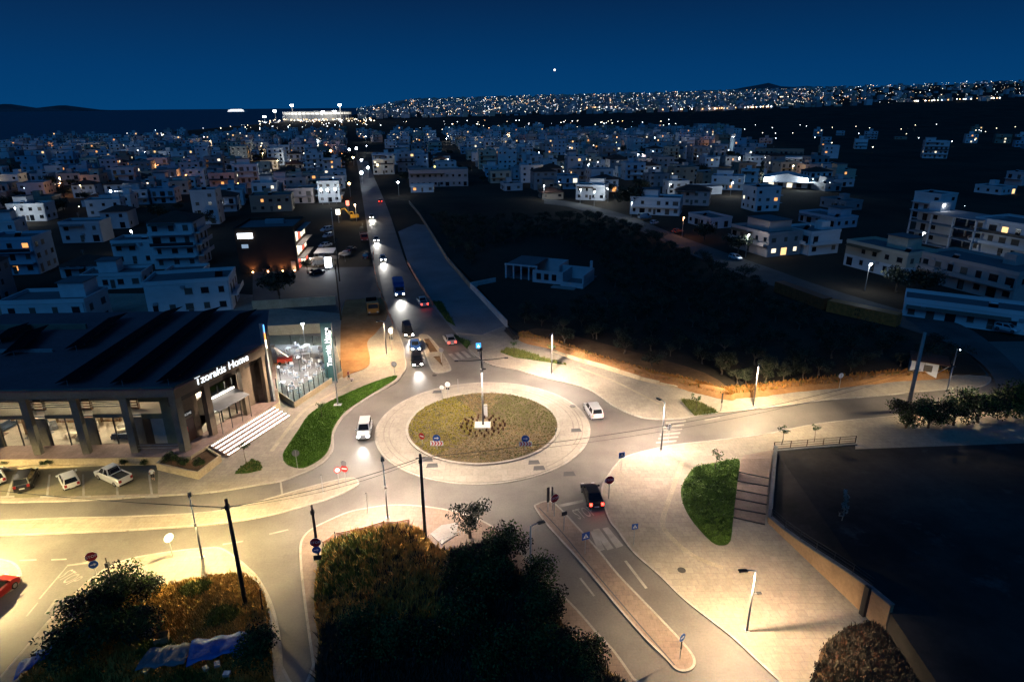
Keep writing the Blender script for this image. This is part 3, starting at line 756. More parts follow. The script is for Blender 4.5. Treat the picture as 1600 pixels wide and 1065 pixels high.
sign((881, 828), 2.4, [('dark', 2.1, .3)], -70, 'small dark square sign back on the right median')
sign((914, 864), 2.3, [('ped', 2.1, .42)], -68, 'blue pedestrian crossing square on the right median')
sign((990, 850), 2.5, [('ped', 2.2, .32)], -80, 'small dark blue crossing square on the plaza kerb')
sign((970, 734), 2.3, [('ped', 2.1, .38)], -75, 'blue square sign at the plaza corner by the roundabout')
sign((798, 862), 2.7, [('dark', 2.45, .40)], 85, 'dark rectangular sign back above the black scrub edge')
sign((1062, 1029), 2.6, [('blue', 2.25, .36), ('blade', 1.45, .22)], -50, 'blue round sign on the lower end of the right median')
sign((748, 556), 2.6, [('lit_blue', 2.0, .45)], -85, 'glowing blue crossing sign on the far side of the roundabout')
sign((1126, 642), 2.6, [('blade', 2.1, .45)], -60, 'narrow dark panel sign beside the triangular planting bed')
sign((1311, 606), 2.4, [('disc_white', 2.1, .42)], 100, 'white round sign back on the far pavement of the right road')
sign((1044, 691), 2.7, [('disc_white', 2.3, .42)], 120, 'white round sign back beside the plaza corner lamp')
sign((612, 547), 4.2, [('disc_white', 3.7, .5), ('dark', 2.4, .4)], 60, 'tall post with white round sign by the dirt verge')
street_lamp((604, 553), 6.2, (585, 553), 'lamp post at the edge of the dirt verge by the main road', 0.9, (1.0, 0.72, 0.42), low=False)
sign((614, 532), 3.0, [('disc_back', 2.5, .35)], 60, 'small grey sign back beside the tall white sign post')
sign((617, 587), 2.4, [('disc_back', 2.1, .48)], 85, 'grey round sign back at the far tip of the lawn')
sign((465, 731), 2.5, [('disc_back', 2.1, .45)], 100, 'grey sign back at the near end of the green lawn')
sign((690, 566), 2.6, [('disc_back', 2.3, .45)], 80, 'grey sign back on the main road median')
sign((868, 684), 1.5, [('dark', 1.2, .3)], -20, 'small dark plate at the right rim of the roundabout bed', z=.3)
for (bx, by), h, lb in (((575, 802), 2.6, 'bare thin post on the scrub corner pavement'), ((505, 770), 2.4, 'bare thin post on the left median'), ((716, 613), 2.4, 'bare thin post behind the roundabout bed')):
    t = thing('marker_post', lb, 'post', P(bx, by, .12))
    MB().tube([(0, 0, 0), (0, 0, h)], 0.035, 6).build('post', M_steel, t); MB().tube([(0, 0, h), (0, 0, h + .05)], 0.05, 6).build('cap', M_dark_metal, t)

# ---------------------------------------------------------------- retaining wall, railings, broad steps
M_wallp = ground_mat('ochre_render', (0.24, 0.15, 0.085), (0.33, 0.21, 0.12), big=0.4, fine=3.0, stain=0.4, stain_col=(0.14, 0.09, 0.05), rough=0.9)
M_wallg = ground_mat('grey_coping', (0.10, 0.105, 0.11), (0.15, 0.155, 0.16), big=0.5, fine=4.0)
wa, wb = P(1200, 817, .1), P(1381, 990, .1)
wdir = (wb - wa).normalized(); wn_ = Vector((-wdir.y, wdir.x, 0)); WL = (wb - wa).length
t = thing('retaining_wall', 'long ochre retaining wall rising along the plaza, grey coping and railing', 'wall', wa, math.atan2(wdir.y, wdir.x))
def wall_top(u): return 0.75 + 2.2 * sstep(0, 1, u / WL)
seg = 7
for k in range(seg):
    u0, u1 = WL * k / seg + 0.01, WL * (k + 1) / seg - 0.01
    m_ = MB(); z0, z1 = wall_top(u0), wall_top(u1)
    m_.add([(u0, 0, -.1), (u1, 0, -.1), (u1, .35, -.1), (u0, .35, -.1), (u0, 0, z0), (u1, 0, z1), (u1, .35, z1), (u0, .35, z0)], [(4, 5, 6, 7), (0, 1, 5, 4), (1, 2, 6, 5), (2, 3, 7, 6), (3, 0, 4, 7)])
    m_.build('wall_panel', M_wallp, t)
    MB().add([(u0, -.06, z0 + .003), (u1, -.06, z1 + .003), (u1, .42, z1 + .003), (u0, .42, z0 + .003), (u0, -.06, z0 + .1), (u1, -.06, z1 + .1), (u1, .42, z1 + .1), (u0, .42, z0 + .1)], [(4, 5, 6, 7), (0, 1, 5, 4), (1, 2, 6, 5), (2, 3, 7, 6), (3, 0, 4, 7)]).build('coping', M_wallg, t)
    if k < 6:
        MB().tube([(u0 + .1, .2, z0 + .1), (u0 + .1, .2, z0 + 1.1)], .035, 6).build('railing_post', M_dark_metal, t)
        for dz in (.45, .78, 1.08):
            MB().tube([(u0 + .1, .2, z0 + dz), (u1 + .1, .2, z1 + dz)], .025, 5).build('rail', M_dark_metal, t)
MB().box(WL * .84, -.3, -.1, WL * .84 + .5, -.003, wall_top(WL * .84) + .25).build('dark_pillar', M_dark_metal, t)  # plain dark block standing against the wall face
# low wall along the steps
la, lb_ = P(1199, 815, .1), P(1209, 703, .1)
ld = lb_ - la; t = thing('low_side_wall', 'low grey wall between the broad steps and the dark lot', 'wall', la, math.atan2(ld.y, ld.x))
MB().box(0, -.35, -.1, ld.length, 0, .62).build('wall_panel', M_wallp, t)
MB().box(-.02, -.40, .623, ld.length + .02, .05, .72).build('coping', M_wallg, t)
# railing on the far edge of the lot
ra, rb_ = P(1209, 702, .12), P(1336, 692, .12); rd = rb_ - ra
t = thing('street_railing', 'dark brown metal railing along the pavement above the dark lot', 'railing', ra, math.atan2(rd.y, rd.x))
MB().box(-.1, -.5, -.1, rd.length, -.12, .1).build('base_wall', M_wallg, t)
for k in range(6):
    MB().tube([(rd.length * k / 5, 0, -.02), (rd.length * k / 5, 0, 1.1)], .05, 6).build('railing_post', mat('brown_metal', (0.06, 0.03, 0.02), 0.6, 0.2, 3.0), t)
for dz in (.4, .72, 1.06):
    MB().tube([(0, 0, dz), (rd.length, 0, dz)], .035, 5).build('rail', MATS['brown_metal'], t)
# broad steps beside the lawn
t = thing('broad_steps', 'six broad shallow pavement steps with risers coloured dark for shade beside the hedge lawn', 'steps', P(1172, 780, .1))
step_l = [(1157, 724), (1154, 743), (1152, 756), (1150.7, 769), (1149, 781.5), (1147, 796), (1145.7, 809)]
step_r = [(1205, 722), (1201, 753), (1200, 764.5), (1199, 778), (1197.5, 791), (1196, 805), (1195, 820)]
for k in range(6):
    zt = 0.13 + 0.085 * (6 - k)
    q = [XY(*step_l[k]), XY(*step_r[k]), XY(*step_r[k + 1]), XY(*step_l[k + 1])]
    adopt(MB().prism(q, 0.05, zt).build('step', M_pave_red), t)
    a, b = Vector((*XY(*step_l[k + 1]), 0)), Vector((*XY(*step_r[k + 1]), 0)); d = (b - a).normalized(); nn = Vector((d.y, -d.x, 0)) * .16
    adopt(MB().prism([tuple((a - nn * 0.02).xy), tuple((b - nn * .02).xy), tuple((b + nn).xy), tuple((a + nn).xy)], zt - .09, zt + .003).build('riser_shade', M_dark_metal), t)  # dark strip: shade on the riser face put into the colour
q = ground([(1157, 724), (1205, 722), (1207, 704), (1162, 712)])
adopt(MB().prism(q, 0.05, lambda x, y: 0.64 if y < P(1180, 716).y else 0.118).build('ramp', M_pave_red), t)

# ---------------------------------------------------------------- grove retaining wall panels
t = thing('bank_wall', 'cream low retaining wall of cast panels under the orange earth bank', 'wall', P(960, 580, .1))
wp = [(862, 549), (885, 558), (911, 567), (940, 575), (968, 584), (1000, 594), (1030, 601), (1058, 607)]
M_cream = ground_mat('cream_wall', (0.42, 0.33, 0.20), (0.52, 0.42, 0.27), big=0.5, fine=4.0, stain=0.3, stain_col=(0.25, 0.18, 0.1))
for i, (a, b) in enumerate(zip(wp, wp[1:])):
    A, B = P(*a, .1), P(*b, .1); d = (B - A); l = d.length; d.normalize(); nn = Vector((-d.y, d.x, 0))
    A2, B2 = A + d * .06, B - d * .06; h = (.45, .6, .7, .75, .7, .6, .4)[i]
    o = MB().add([A2, B2, B2 + nn * .25, A2 + nn * .25, A2 + Vector((0, 0, h)), B2 + Vector((0, 0, h)), B2 + nn * .25 + Vector((0, 0, h)), A2 + nn * .25 + Vector((0, 0, h))], [(4, 5, 6, 7), (0, 1, 5, 4), (1, 2, 6, 5), (2, 3, 7, 6), (3, 0, 4, 7)]).build('wall_panel', M_cream)
    adopt(o, t)
# wall along the service road
def run_wall(label, pxs, h, m, thick=.25, name='boundary_wall', seglen=6.0, z=0.06):
    t = thing(name, label, 'wall', P(*pxs[0], z))
    for a, b in zip(pxs, pxs[1:]):
        A, B = P(*a, z), P(*b, z); L_ = (B - A).length; n = max(1, round(L_ / seglen)); d = (B - A).normalized(); nn = Vector((-d.y, d.x, 0)) * thick
        for k in range(n):
            s, e = A.lerp(B, k / n) + d * .012, A.lerp(B, (k + 1) / n) - d * .012
            up = Vector((0, 0, h))
            adopt(MB().add([s, e, e + nn, s + nn, s + up, e + up, e + nn + up, s + nn + up], [(4, 5, 6, 7), (0, 1, 5, 4), (1, 2, 6, 5), (2, 3, 7, 6), (3, 0, 4, 7)]).build('wall_panel', m), t)
    return t
M_wwall = ground_mat('whitewashed_wall', (0.38, 0.37, 0.36), (0.50, 0.49, 0.48), big=0.3, fine=3.0, stain=0.4, stain_col=(0.24, 0.23, 0.22))
M_dwall = ground_mat('weathered_wall', (0.13, 0.12, 0.10), (0.20, 0.18, 0.15), big=0.3, fine=3.0, stain=0.5)
run_wall('pale wall along the lower end of the service road', [(793, 511), (741, 455)], 1.5, M_wwall)
run_wall('old grey wall along the upper service road beside the grove', [(736, 450), (700, 408), (668, 356), (655, 336), (640, 318)], 1.3, M_dwall)
run_wall('short pale wall turning into the unfinished house yard', [(741, 455), (736, 450), (775, 442)], 1.4, M_wwall)
run_wall('pale boundary wall behind the store terrace', [(420, 524), (505, 520)], 2.0, M_cream, z=.2)
run_wall('pale boundary wall across the dark yard', [(395, 484), (525, 476)], 2.0, M_cream, z=.2)
# orange safety netting on the main road
M_net = mat('orange_netting', (0.55, 0.16, 0.07), 0.8, 0.3, 5.0)
def netting(label, pts, h=1.0):
    t = thing('safety_netting', label, 'safety fence', P(*pts[0], .05), 0, 'orange safety nets')
    for a, b in zip(pts, pts[1:]):
        A, B = P(*a, .05), P(*b, .05); up = Vector((0, 0, h)); n = max(2, int((B - A).length / 2))
        adopt(MB().tube([A, A + up * 1.15], .04, 5).build('stake', M_dark_metal), t)
        m_ = MB(); d = (B - A).normalized(); nn = Vector((-d.y, d.x, 0)) * .03
        pts_ = [A.lerp(B, k / n) + Vector((rng.uniform(-.15, .15), rng.uniform(-.15, .15), rng.uniform(-.12, .05))) for k in range(n + 1)]
        for p, q in zip(pts_, pts_[1:]):
            for k in range(4):
                z0 = up * (.08 + k * .25); z1 = up * (.08 + k * .25 + .16)
                m_.quad(p + z0, q + z0, q + z1, p + z1)
        adopt(m_.build('net', M_net), t)
    return t
netting('sagging orange netting along the right edge of the main road', [(636, 412), (648, 432), (657, 448), (666, 462), (676, 478)])
netting('orange netting along the left edge of the main road by the lorry', [(590, 448), (597, 466), (606, 490), (614, 508)])
netting('orange netting rail above the scrub corner', [(506, 856), (524, 840), (560, 833), (600, 823), (640, 820)], 0.7)
netting('orange netting along the road by the red truck', [(583, 392), (585, 420), (590, 446)])
# ================================================================ FURNITURE STORE
M_render = ground_mat('taupe_render', (0.15, 0.135, 0.10), (0.20, 0.18, 0.135), big=0.4, fine=4.0, stain=0.25, stain_col=(0.10, 0.09, 0.07), rough=0.9)
M_fascia = ground_mat('bronze_fascia', (0.13, 0.095, 0.065), (0.17, 0.125, 0.085), big=0.4, fine=4.0, stain=0.2, rough=0.6)
M_darkband = mat('dark_brown_cladding', (0.035, 0.026, 0.02), 0.6, 0.2, 1.0)
M_roofm = ground_mat('blue_grey_roof', (0.13, 0.070, 0.075), (0.18, 0.095, 0.10), big=0.1, fine=2.0, stain=0.3, stain_col=(0.02, 0.022, 0.03), rough=0.7)
M_solar = mat('solar_cell', (0.004, 0.004, 0.007), 0.75, spec=0.02)
M_glass = glass('shop_glass', (0.9, 0.92, 0.9), 0.9)
M_tglass = glass('terrace_glass', (0.75, 0.9, 0.88), 0.85)
M_int = mat('interior_wall', (0.55, 0.48, 0.38), 0.9, 0.1, 1.0)
M_intfloor = mat('interior_floor', (0.40, 0.33, 0.25), 0.6, 0.15, 1.0)
M_led = mat('led_strip_white', (0.9, 0.9, 0.9), 0.5, emit=(1.0, 0.92, 0.82), estr=5.0, sample=True)
M_sign = mat('sign_letter_light', (0.9, 0.95, 1.0), 0.5, emit=(0.88, 0.96, 1.0), estr=1.7)
M_tile = ground_mat('porch_tile', (0.24, 0.16, 0.13), (0.32, 0.22, 0.18), big=0.6, fine=3.0, slab=(1.2, 1.2))
M_woodb = mat('brown_wood', (0.16, 0.075, 0.03), 0.6, 0.35, 3.0, stretch=(1, 8, 1))

SE = Vector((-41.4, 71.6)); NE = Vector((-35.8, 86.4)); SW = Vector((-83.0, 70.6))
store = thing('furniture_store', 'large brown furniture store with lit windows, dark roof and glowing name letters', 'store building', (-60, 84, 0))
def S(o): return adopt(o, store)
du = (NE - SE).normalized(); dn = Vector((du.y, -du.x)); EL = (NE - SE).length
def E(u, n, z): q = SE + du * u + dn * n; return Vector((q.x, q.y, z))
dsu = (SW - SE).normalized(); dsn = Vector((-dsu.y, dsu.x))           # along the south front to the west; outward
def F(u, n, z): q = SE + dsu * u + dsn * n; return Vector((q.x, q.y, z))
if dsn.y > 0: dsn = -dsn
def hexa(pt, u0, u1, n0, n1, z0, z1):
    return MB().add([pt(u0, n0, z0), pt(u1, n0, z0), pt(u1, n1, z0), pt(u0, n1, z0), pt(u0, n0, z1), pt(u1, n0, z1), pt(u1, n1, z1), pt(u0, n1, z1)],
                    [(0, 3, 2, 1), (4, 5, 6, 7), (0, 1, 5, 4), (1, 2, 6, 5), (2, 3, 7, 6), (3, 0, 4, 7)])
BASE = 1.2; TOP = 10.0
# plinth with porch floor
pl = [tuple(SE + dn * 1.4 - du * .6), tuple(NE + dn * 1.4), (-41, 103), (-84, 103), tuple(SW + dsn * .9), tuple(SE + dsn * .9 + dn * 1.2)]
plinth = S(MB().prism(pl, 0.1, BASE).build('plinth', M_cream))
po = S(MB().prism(inset(pl, .06), BASE + .002, BASE + .03).build('porch_floor', M_tile))
# roof
roofp = [tuple(SE + dsn * .35 + dn * .3), tuple(NE + dn * .35), (-40.9, 103.2), (-85, 102.4), tuple(SW + dsn * .35)]
roof = S(MB().prism(roofp, TOP - .02, TOP + .12, bottom=True).build('roof', M_roofm))
S(hexa(F, 0, 41.5, .05, .32, TOP - 1.05, TOP + .25).build('fascia', M_render))
S(hexa(E, -.3, EL, -.05, .25, TOP - 1.35, TOP + .28).build('fascia', M_fascia))
# back and west shell
S(MB().prism([(-41.3, 102.6), (-84.5, 102.0), (-84.5, 101.7), (-41.2, 102.3)], .1, TOP - .03).build('back_wall', M_render))
S(MB().prism([tuple(NE), tuple(NE + Vector((-.35, 0))), (-41.6, 102.2), (-41.2, 102.2)], .1, TOP - .03).build('side_wall', M_render))
# glazing plane is 2.2 m behind the columns on the south front
GP = -2.2
BAYW = 6.05
for k in range(8):
    u = k * BAYW
    if u > 41: break
    S(hexa(F, u - .02 if k else .0, u + .85, -.55, .12, BASE + .03, TOP - 1.05).build('column', M_render))
bays = 6
for k in range(bays):
    u0, u1 = k * BAYW, (k + 1) * BAYW
    if k == 0:                                              # closed bay with a steel door
        S(hexa(F, u0 + .86, u0 + 3.4, GP - .2, GP, BASE + .03, TOP - 1.05).build('wall_panel', mat('sage_render', (0.13, 0.14, 0.085), 0.9, 0.12, 1.0)))
        d_ = S(hexa(F, u0 + 3.41, u0 + 5.0, GP - .15, GP - .03, BASE + .03, BASE + 3.6).build('door', mat('pale_door', (0.30, 0.29, 0.24), 0.6, 0.1, 2.0)))
        adopt(hexa(F, u0 + 3.6, u0 + 3.7, GP - .02, GP + .04, BASE + 1.3, BASE + 1.6).build('handle', M_steel), store)
        S(hexa(F, u0 + 3.41, u1 - .02, GP - .2, GP, BASE + 3.62, BASE + 4.3).build('wall_panel', MATS['sage_render']))
        S(hexa(F, u0 + 5.02, u1 - .02, GP - .2, GP, BASE + .03, BASE + 3.6).build('wall_panel', M_darkband))
        S(hexa(F, u0 + 3.41, u1 - .02, GP - .2, GP, BASE + 6.0, TOP - 1.05).build('wall_panel', MATS['sage_render']))
        for dz in (.55, .95):
            S(MB().tube([F(u0 + .9, -.1, BASE + dz), F(u1, -.1, BASE + dz)], .03, 5).build('porch_rail', M_steel))
    else:
        S(hexa(F, u0, u0 + 1.5, GP - .2, GP, BASE + .03, BASE + 3.9).build('wall_panel', M_render))
        fr = S(hexa(F, u0 + 1.5, u1 - .02, GP - .2, GP, BASE + 3.9, BASE + 4.4).build('spandrel', M_render))
        S(hexa(F, u0, u1 - .02, GP - .2, GP, BASE + 6.3, TOP - 1.05).build('louvre_backing', M_darkband))
        g = S(hexa(F, u0 + 1.52, u1 - .04, GP - .1, GP - .08, BASE + .06, BASE + 3.88).build('shop_window', M_glass))
        for du_ in (1.5, 3.6, 5.9):
            adopt(hexa(F, u0 + du_, u0 + du_ + .1, GP - .14, GP + .02, BASE + .05, BASE + 3.89).build('frame', M_dark_metal), store)
        S(hexa(F, u0 + .9, u1 - .04, GP - .1, GP - .08, BASE + 4.42, BASE + 6.28).build('upper_window', M_glass))
        for j in range(5):
            S(hexa(F, u0 + .9, u1 - .1, GP + .03, GP + .12, BASE + 5.5 + j * .32, BASE + 5.6 + j * .32).build('louvre', M_grey_paint))
    # basement vents under the porch
    if k: S(hexa(F, u0 + 1.2, u0 + 4.2, .9, .95, .35, .75).build('basement_vent', M_dark_metal))
# interior
S(hexa(F, .9, 37, GP - 8.3, GP - 8.0, BASE + .03, TOP - .05).build('inner_wall', M_int))
S(hexa(F, .9, 37, GP - 8.0, GP - .25, BASE + .032, BASE + .06).build('inner_floor', M_intfloor))
S(hexa(F, .9, 37, GP - 8.0, GP - .25, BASE + 3.95, BASE + 4.15).build('upper_floor', M_int))
S(hexa(F, .9, 37, GP - 8.0, GP - .25, TOP - .4, TOP - .2).build('ceiling', M_int))
lampm = mat('shop_ceiling_lamp', (1, .9, .75), 0.5, emit=(1, .85, .62), estr=8)
for k in range(1, bays):
    for z_, pw in ((BASE + 3.7, 1300), (TOP - .7, 420)):
        c = F(k * BAYW + 3.4, GP - 3.2, z_)
        lm = S(MB().box(c.x - .5, c.y - .12, z_ + .1, c.x + .5, c.y + .12, z_ + .16).build('ceiling_lamp', lampm))
        lo = lamp('shop_light', store, (0, 0, 0), pw, (1, .84, .6), kind='POINT', rad=0.3); lo.location = c - store.location
# furniture behind the glass, each piece a thing
M_sofa_l, M_sofa_d = mat('cream_fabric', (0.55, 0.47, 0.37), 0.95, 0.1, 6), mat('navy_fabric', (0.02, 0.035, 0.07), 0.95, 0.1, 6)
def sofa(pos, rz, w, m, label, name='sofa'):
    t = thing(name, label, name, pos, rz)
    MB().box(-w / 2, -.45, .15, w / 2, .45, .42).build('seat', m, t); MB().box(-w / 2, .28, .43, w / 2, .5, .9).build('backrest', m, t)
    for s in (-1, 1): MB().box(s * (w / 2 + .1) - .09, -.45, .13, s * (w / 2 + .1) + .09, .5, .62).build('armrest', m, t)
    for sx in (-1, 1):
        for sy in (-1, 1): MB().box(sx * w * .42 - .04, sy * .38 - .04, 0, sx * w * .42 + .04, sy * .38 + .04, .15).build('leg', M_woodb, t)
    return t
def shelf(pos, rz, w, h, label):
    t = thing('display_shelf', label, 'shelf', pos, rz)
    for s in (-1, 1): MB().box(s * w / 2 - .05, -.2, 0, s * w / 2 + .05, .2, h).build('side_panel', M_woodb, t)
    n = 5
    for j in range(n): MB().box(-w / 2 + .051, -.2, .1 + j * (h - .2) / (n - 1), w / 2 - .051, .2, .16 + j * (h - .2) / (n - 1)).build('shelf', M_woodb, t)
    return t
def dtable(pos, rz, w, m, label, d=.9, h=.75, name='dining_table'):
    t = thing(name, label, 'table', pos, rz)
    MB().box(-w / 2, -d / 2, h - .05, w / 2, d / 2, h).build('table_top', m, t)
    for sx in (-1, 1):
        for sy in (-1, 1): MB().box(sx * (w / 2 - .1) - .035, sy * (d / 2 - .1) - .035, 0, sx * (w / 2 - .1) + .035, sy * (d / 2 - .1) + .035, h - .051).build('leg', m, t)
    return t
z0 = BASE + .06
sofa(F(BAYW + 3.9, GP - 1.5, z0), math.pi, 2.2, M_sofa_d, 'dark navy sofa behind the shop window nearest the store corner')
dtable(F(BAYW + 3.0, GP - 3.0, z0), .6, 2.0, M_woodb, 'brown wooden table behind the shop window nearest the store corner')
sofa(F(BAYW + 4.8, GP - 3.6, z0), .4, 1.6, M_sofa_l, 'cream sofa deep inside the shop window nearest the corner')
sofa(F(2 * BAYW + 2.8, GP - 1.5, z0), 3.4, 1.4, M_sofa_l, 'cream sofa behind the middle shop window')
dtable(F(2 * BAYW + 4.6, GP - 2.1, z0), .2, 1.6, M_sofa_l, 'cream table behind the middle shop window')
shelf(F(2 * BAYW + 4.2, GP - 4.5, z0), .3, 2.0, 2.4, 'wooden shelf unit at the back of the middle shop window')
sofa(F(3 * BAYW + 2.8, GP - 1.6, z0), 2.9, 1.8, M_sofa_l, 'pale armchair behind the left shop window', 'armchair')
shelf(F(3 * BAYW + 4.4, GP - 3.0, z0), -.3, 2.4, 2.6, 'slatted wooden shelf in the left shop window')
dtable(F(4 * BAYW + 3.5, GP - 2.0, z0), .2, 1.8, M_woodb, 'wooden table in the shop window at the picture edge')
r4 = random.Random(9)
M_greyf, M_brn = mat('grey_fabric', (.12, .12, .13), .95, .15, 6), mat('walnut', (.10, .05, .022), .5, .3, 3, stretch=(1, 7, 1))
WORD = {1: 'nearest the store corner', 2: 'second from the corner', 3: 'third from the corner', 4: 'at the picture edge'}
for k in (1, 2, 3, 4):
    shelf(F(k * BAYW + 2.2, GP - 6.6, z0), math.pi, 2.6, 2.8, 'tall dark shelf at the back of the shop window ' + WORD[k])
    sofa(F(k * BAYW + 3.6 + r4.uniform(-.6, .6), GP - 5.0, z0), r4.uniform(0, 6), 1.9, (M_greyf, M_sofa_l, M_greyf, M_sofa_d)[k - 1], '%s sofa deep inside the shop window %s' % (('grey', 'pale', 'grey', 'navy')[k - 1], WORD[k]))
    rg = MB().box(-1.4, -1.0, 0, 1.4, 1.0, .02).build('rug', (M_greyf, M_brn, M_greyf, M_brn)[k - 1], loc=F(k * BAYW + 3.6, GP - 2.9, z0 + .002)); tag(rg, '%s rug on the floor of the shop window %s' % (('grey', 'brown', 'grey', 'brown')[k - 1], WORD[k]), 'rug')
    pc = MB().box(-.9, -.03, 0, .9, .03, 1.1).build('wall_picture', (M_brn, M_greyf, M_woodb, M_greyf)[k - 1], loc=F(k * BAYW + 4.4, GP - 7.94, z0 + 1.6)); tag(pc, 'dark framed panel on the back wall of the shop window ' + WORD[k], 'picture')
    dtable(F(k * BAYW + 2.2 + r4.uniform(0, .4), GP - .95, z0), r4.uniform(-.3, .3), 1.1, M_brn, 'low walnut table close to the glass of the shop window ' + WORD[k], .6, .45, 'coffee_table')
    sofa(F(k * BAYW + 4.9, GP - 5.6, BASE + 4.16), r4.uniform(0, 6), 1.5, M_greyf, 'grey sofa upstairs behind the louvres, bay ' + WORD[k])
    shelf(F(k * BAYW + 2.0, GP - 2.0, BASE + 4.16), math.pi, 1.6, 1.7, 'wooden shelf upstairs behind the louvres, bay ' + WORD[k])
# east front
for u, w in ((-.25, .95), (4.3, .9), (10.7, .9), (EL - .8, .8)):
    S(hexa(E, u, u + w, -.6, .06, BASE + .03, TOP - 1.35).build('column', M_fascia if u > 0 else M_render))
EG = -1.6
S(hexa(E, .2, EL, EG - .2, EG, TOP - 2.9, TOP - 1.36).build('dark_band', M_darkband))
S(hexa(E, .75, 4.3, EG - .2, EG, BASE + 3.2, TOP - 2.9).build('wall_panel', M_fascia))
S(hexa(E, .75, 1.3, EG - .2, EG, BASE + .03, BASE + 3.2).build('wall_panel', M_fascia))
S(hexa(E, 3.3, 4.3, EG - .2, EG, BASE + .03, BASE + 3.2).build('wall_panel', M_fascia))
door = S(hexa(E, 1.32, 3.28, EG - .14, EG - .04, BASE + .03, BASE + 3.18).build('brown_door', mat('red_brown_door', (0.07, 0.025, 0.018), 0.5, 0.2, 2.0)))
adopt(hexa(E, 1.7, 2.2, EG - .038, EG - .03, BASE + 1.5, BASE + 2.2).build('red_notice', mat('red_notice', (0.5, 0.03, 0.03), 0.6)), store)
S(hexa(E, 1.6, 3.2, EG + .002, EG + .1, BASE + 3.6, BASE + 4.2).build('notice_board', M_dark_metal))
nb = text_mesh('notice_lettering', 'HOME', .45, 0.01, mat('dim_letter', (.6, .6, .6), .5, emit=(.9, .9, .9), estr=.4)); S(nb)
nb.location = E(2.4, EG + .12, BASE + 3.9); nb.rotation_euler = (math.pi / 2, 0, math.atan2(du.y, du.x))
S(hexa(E, 11.6, EL - .8, EG - .2, EG, BASE + .03, TOP - 2.9).build('wall_panel', M_fascia))
gl = S(hexa(E, 5.2, 10.7, EG - .1, EG - .08, BASE + .05, BASE + 3.0).build('entrance_glass', M_glass))
for u in (5.2, 6.55, 7.9, 9.25, 10.58):
    S(hexa(E, u, u + .1, EG - .14, EG + .02, BASE + .04, BASE + 5.6).build('mullion', M_dark_metal))
S(hexa(E, 5.2, 10.7, EG - .1, EG - .08, BASE + 3.3, BASE + 5.6).build('upper_glass', M_glass))
S(hexa(E, 5.2, 10.7, EG - .14, EG + .02, BASE + 3.0, BASE + 3.3).build('transom', M_dark_metal))
S(hexa(E, 5.2, 10.7, EG + .05, EG + .12, BASE + 4.1, BASE + 4.3).build('strip_light', M_led))
aw = S(MB().add([E(5.1, EG + .06, BASE + 3.9), E(10.8, EG + .06, BASE + 3.9), E(10.8, EG + 2.6, BASE + 3.35), E(5.1, EG + 2.6, BASE + 3.35), E(5.1, EG + .06, BASE + 3.98), E(10.8, EG + .06, BASE + 3.98), E(10.8, EG + 2.6, BASE + 3.43), E(5.1, EG + 2.6, BASE + 3.43)],
               [(4, 5, 6, 7), (0, 3, 2, 1), (0, 1, 5, 4), (1, 2, 6, 5), (2, 3, 7, 6), (3, 0, 4, 7)]).build('canopy', mat('grey_canopy', (0.25, 0.25, 0.25), 0.4, 0.1, 1.0)))
for u in (5.2, 7.0, 8.9, 10.6):
    S(MB().tube([E(u, EG + 2.5, BASE + .03), E(u, EG + 2.5, BASE + 3.4)], .05, 6).build('canopy_post', M_dark_metal))
S(hexa(E, 4.5, 11.5, EG - 7, EG - 6.8, BASE + .04, TOP - 2.9).build('inner_wall', M_int))
S(hexa(E, 4.5, 11.5, EG - 6.8, EG - .25, BASE + .032, BASE + .06).build('inner_floor', M_intfloor))
S(hexa(E, 4.5, 11.5, EG - 6.8, EG - .25, TOP - 2.9, TOP - 2.7).build('ceiling', M_int))
c = E(8, EG - 2.5, BASE + 4.6); lo = lamp('shop_light', store, c - store.location, 1100, (1, .9, .75), kind='POINT', rad=.3)
# name letters on the fascia
ang_e = math.atan2(du.y, du.x)
sg = text_mesh('name_letters', 'Tzorakis Home', 1.5, 0.04, M_sign); S(sg)
sg.location = E(7.6, .36, TOP - .42); sg.rotation_euler = (math.pi / 2, 0, ang_e)
# corner pylon with coloured light strip
pyl = S(MB().add([E(EL - .1, -.4, BASE), E(EL + .35, -.4, BASE), E(EL + .35, .5, BASE), E(EL - .1, .5, BASE), E(EL - .05, -.2, TOP + 3.3), E(EL + .1, -.2, TOP + 3.3), E(EL + .1, .35, TOP + 3.3), E(EL - .05, .35, TOP + 3.3)],
                 [(4, 5, 6, 7), (0, 1, 5, 4), (1, 2, 6, 5), (2, 3, 7, 6), (3, 0, 4, 7)]).build('corner_pylon', M_steel))
for (za, zb, cc, st) in ((TOP + 2.0, TOP + 3.2, (.1, .4, 1), 3), (TOP + .9, TOP + 2.0, (1, .35, .05), 3), (TOP - .4, TOP + .9, (1, .85, .6), 6)):
    S(hexa(E, EL - .04, EL + .10, .5, .56, za, zb - .02).build('light_strip', mat('strip_%d' % int(za), (.8, .8, .8), .5, emit=cc, estr=st)))
# entrance stair with lit nosings
for k in range(5):
    n0 = 1.4 + .62 * k; zt = BASE - .205 * k
    st_ = S(hexa(E, 2.2, 14.2, n0 + .02, n0 + .62, .1, zt - .02).build('stair_step', M_tile))
    adopt(hexa(E, 2.22, 14.18, n0 + .40, n0 + .60, zt - .018, zt + .012).build('step_light', M_led), store)
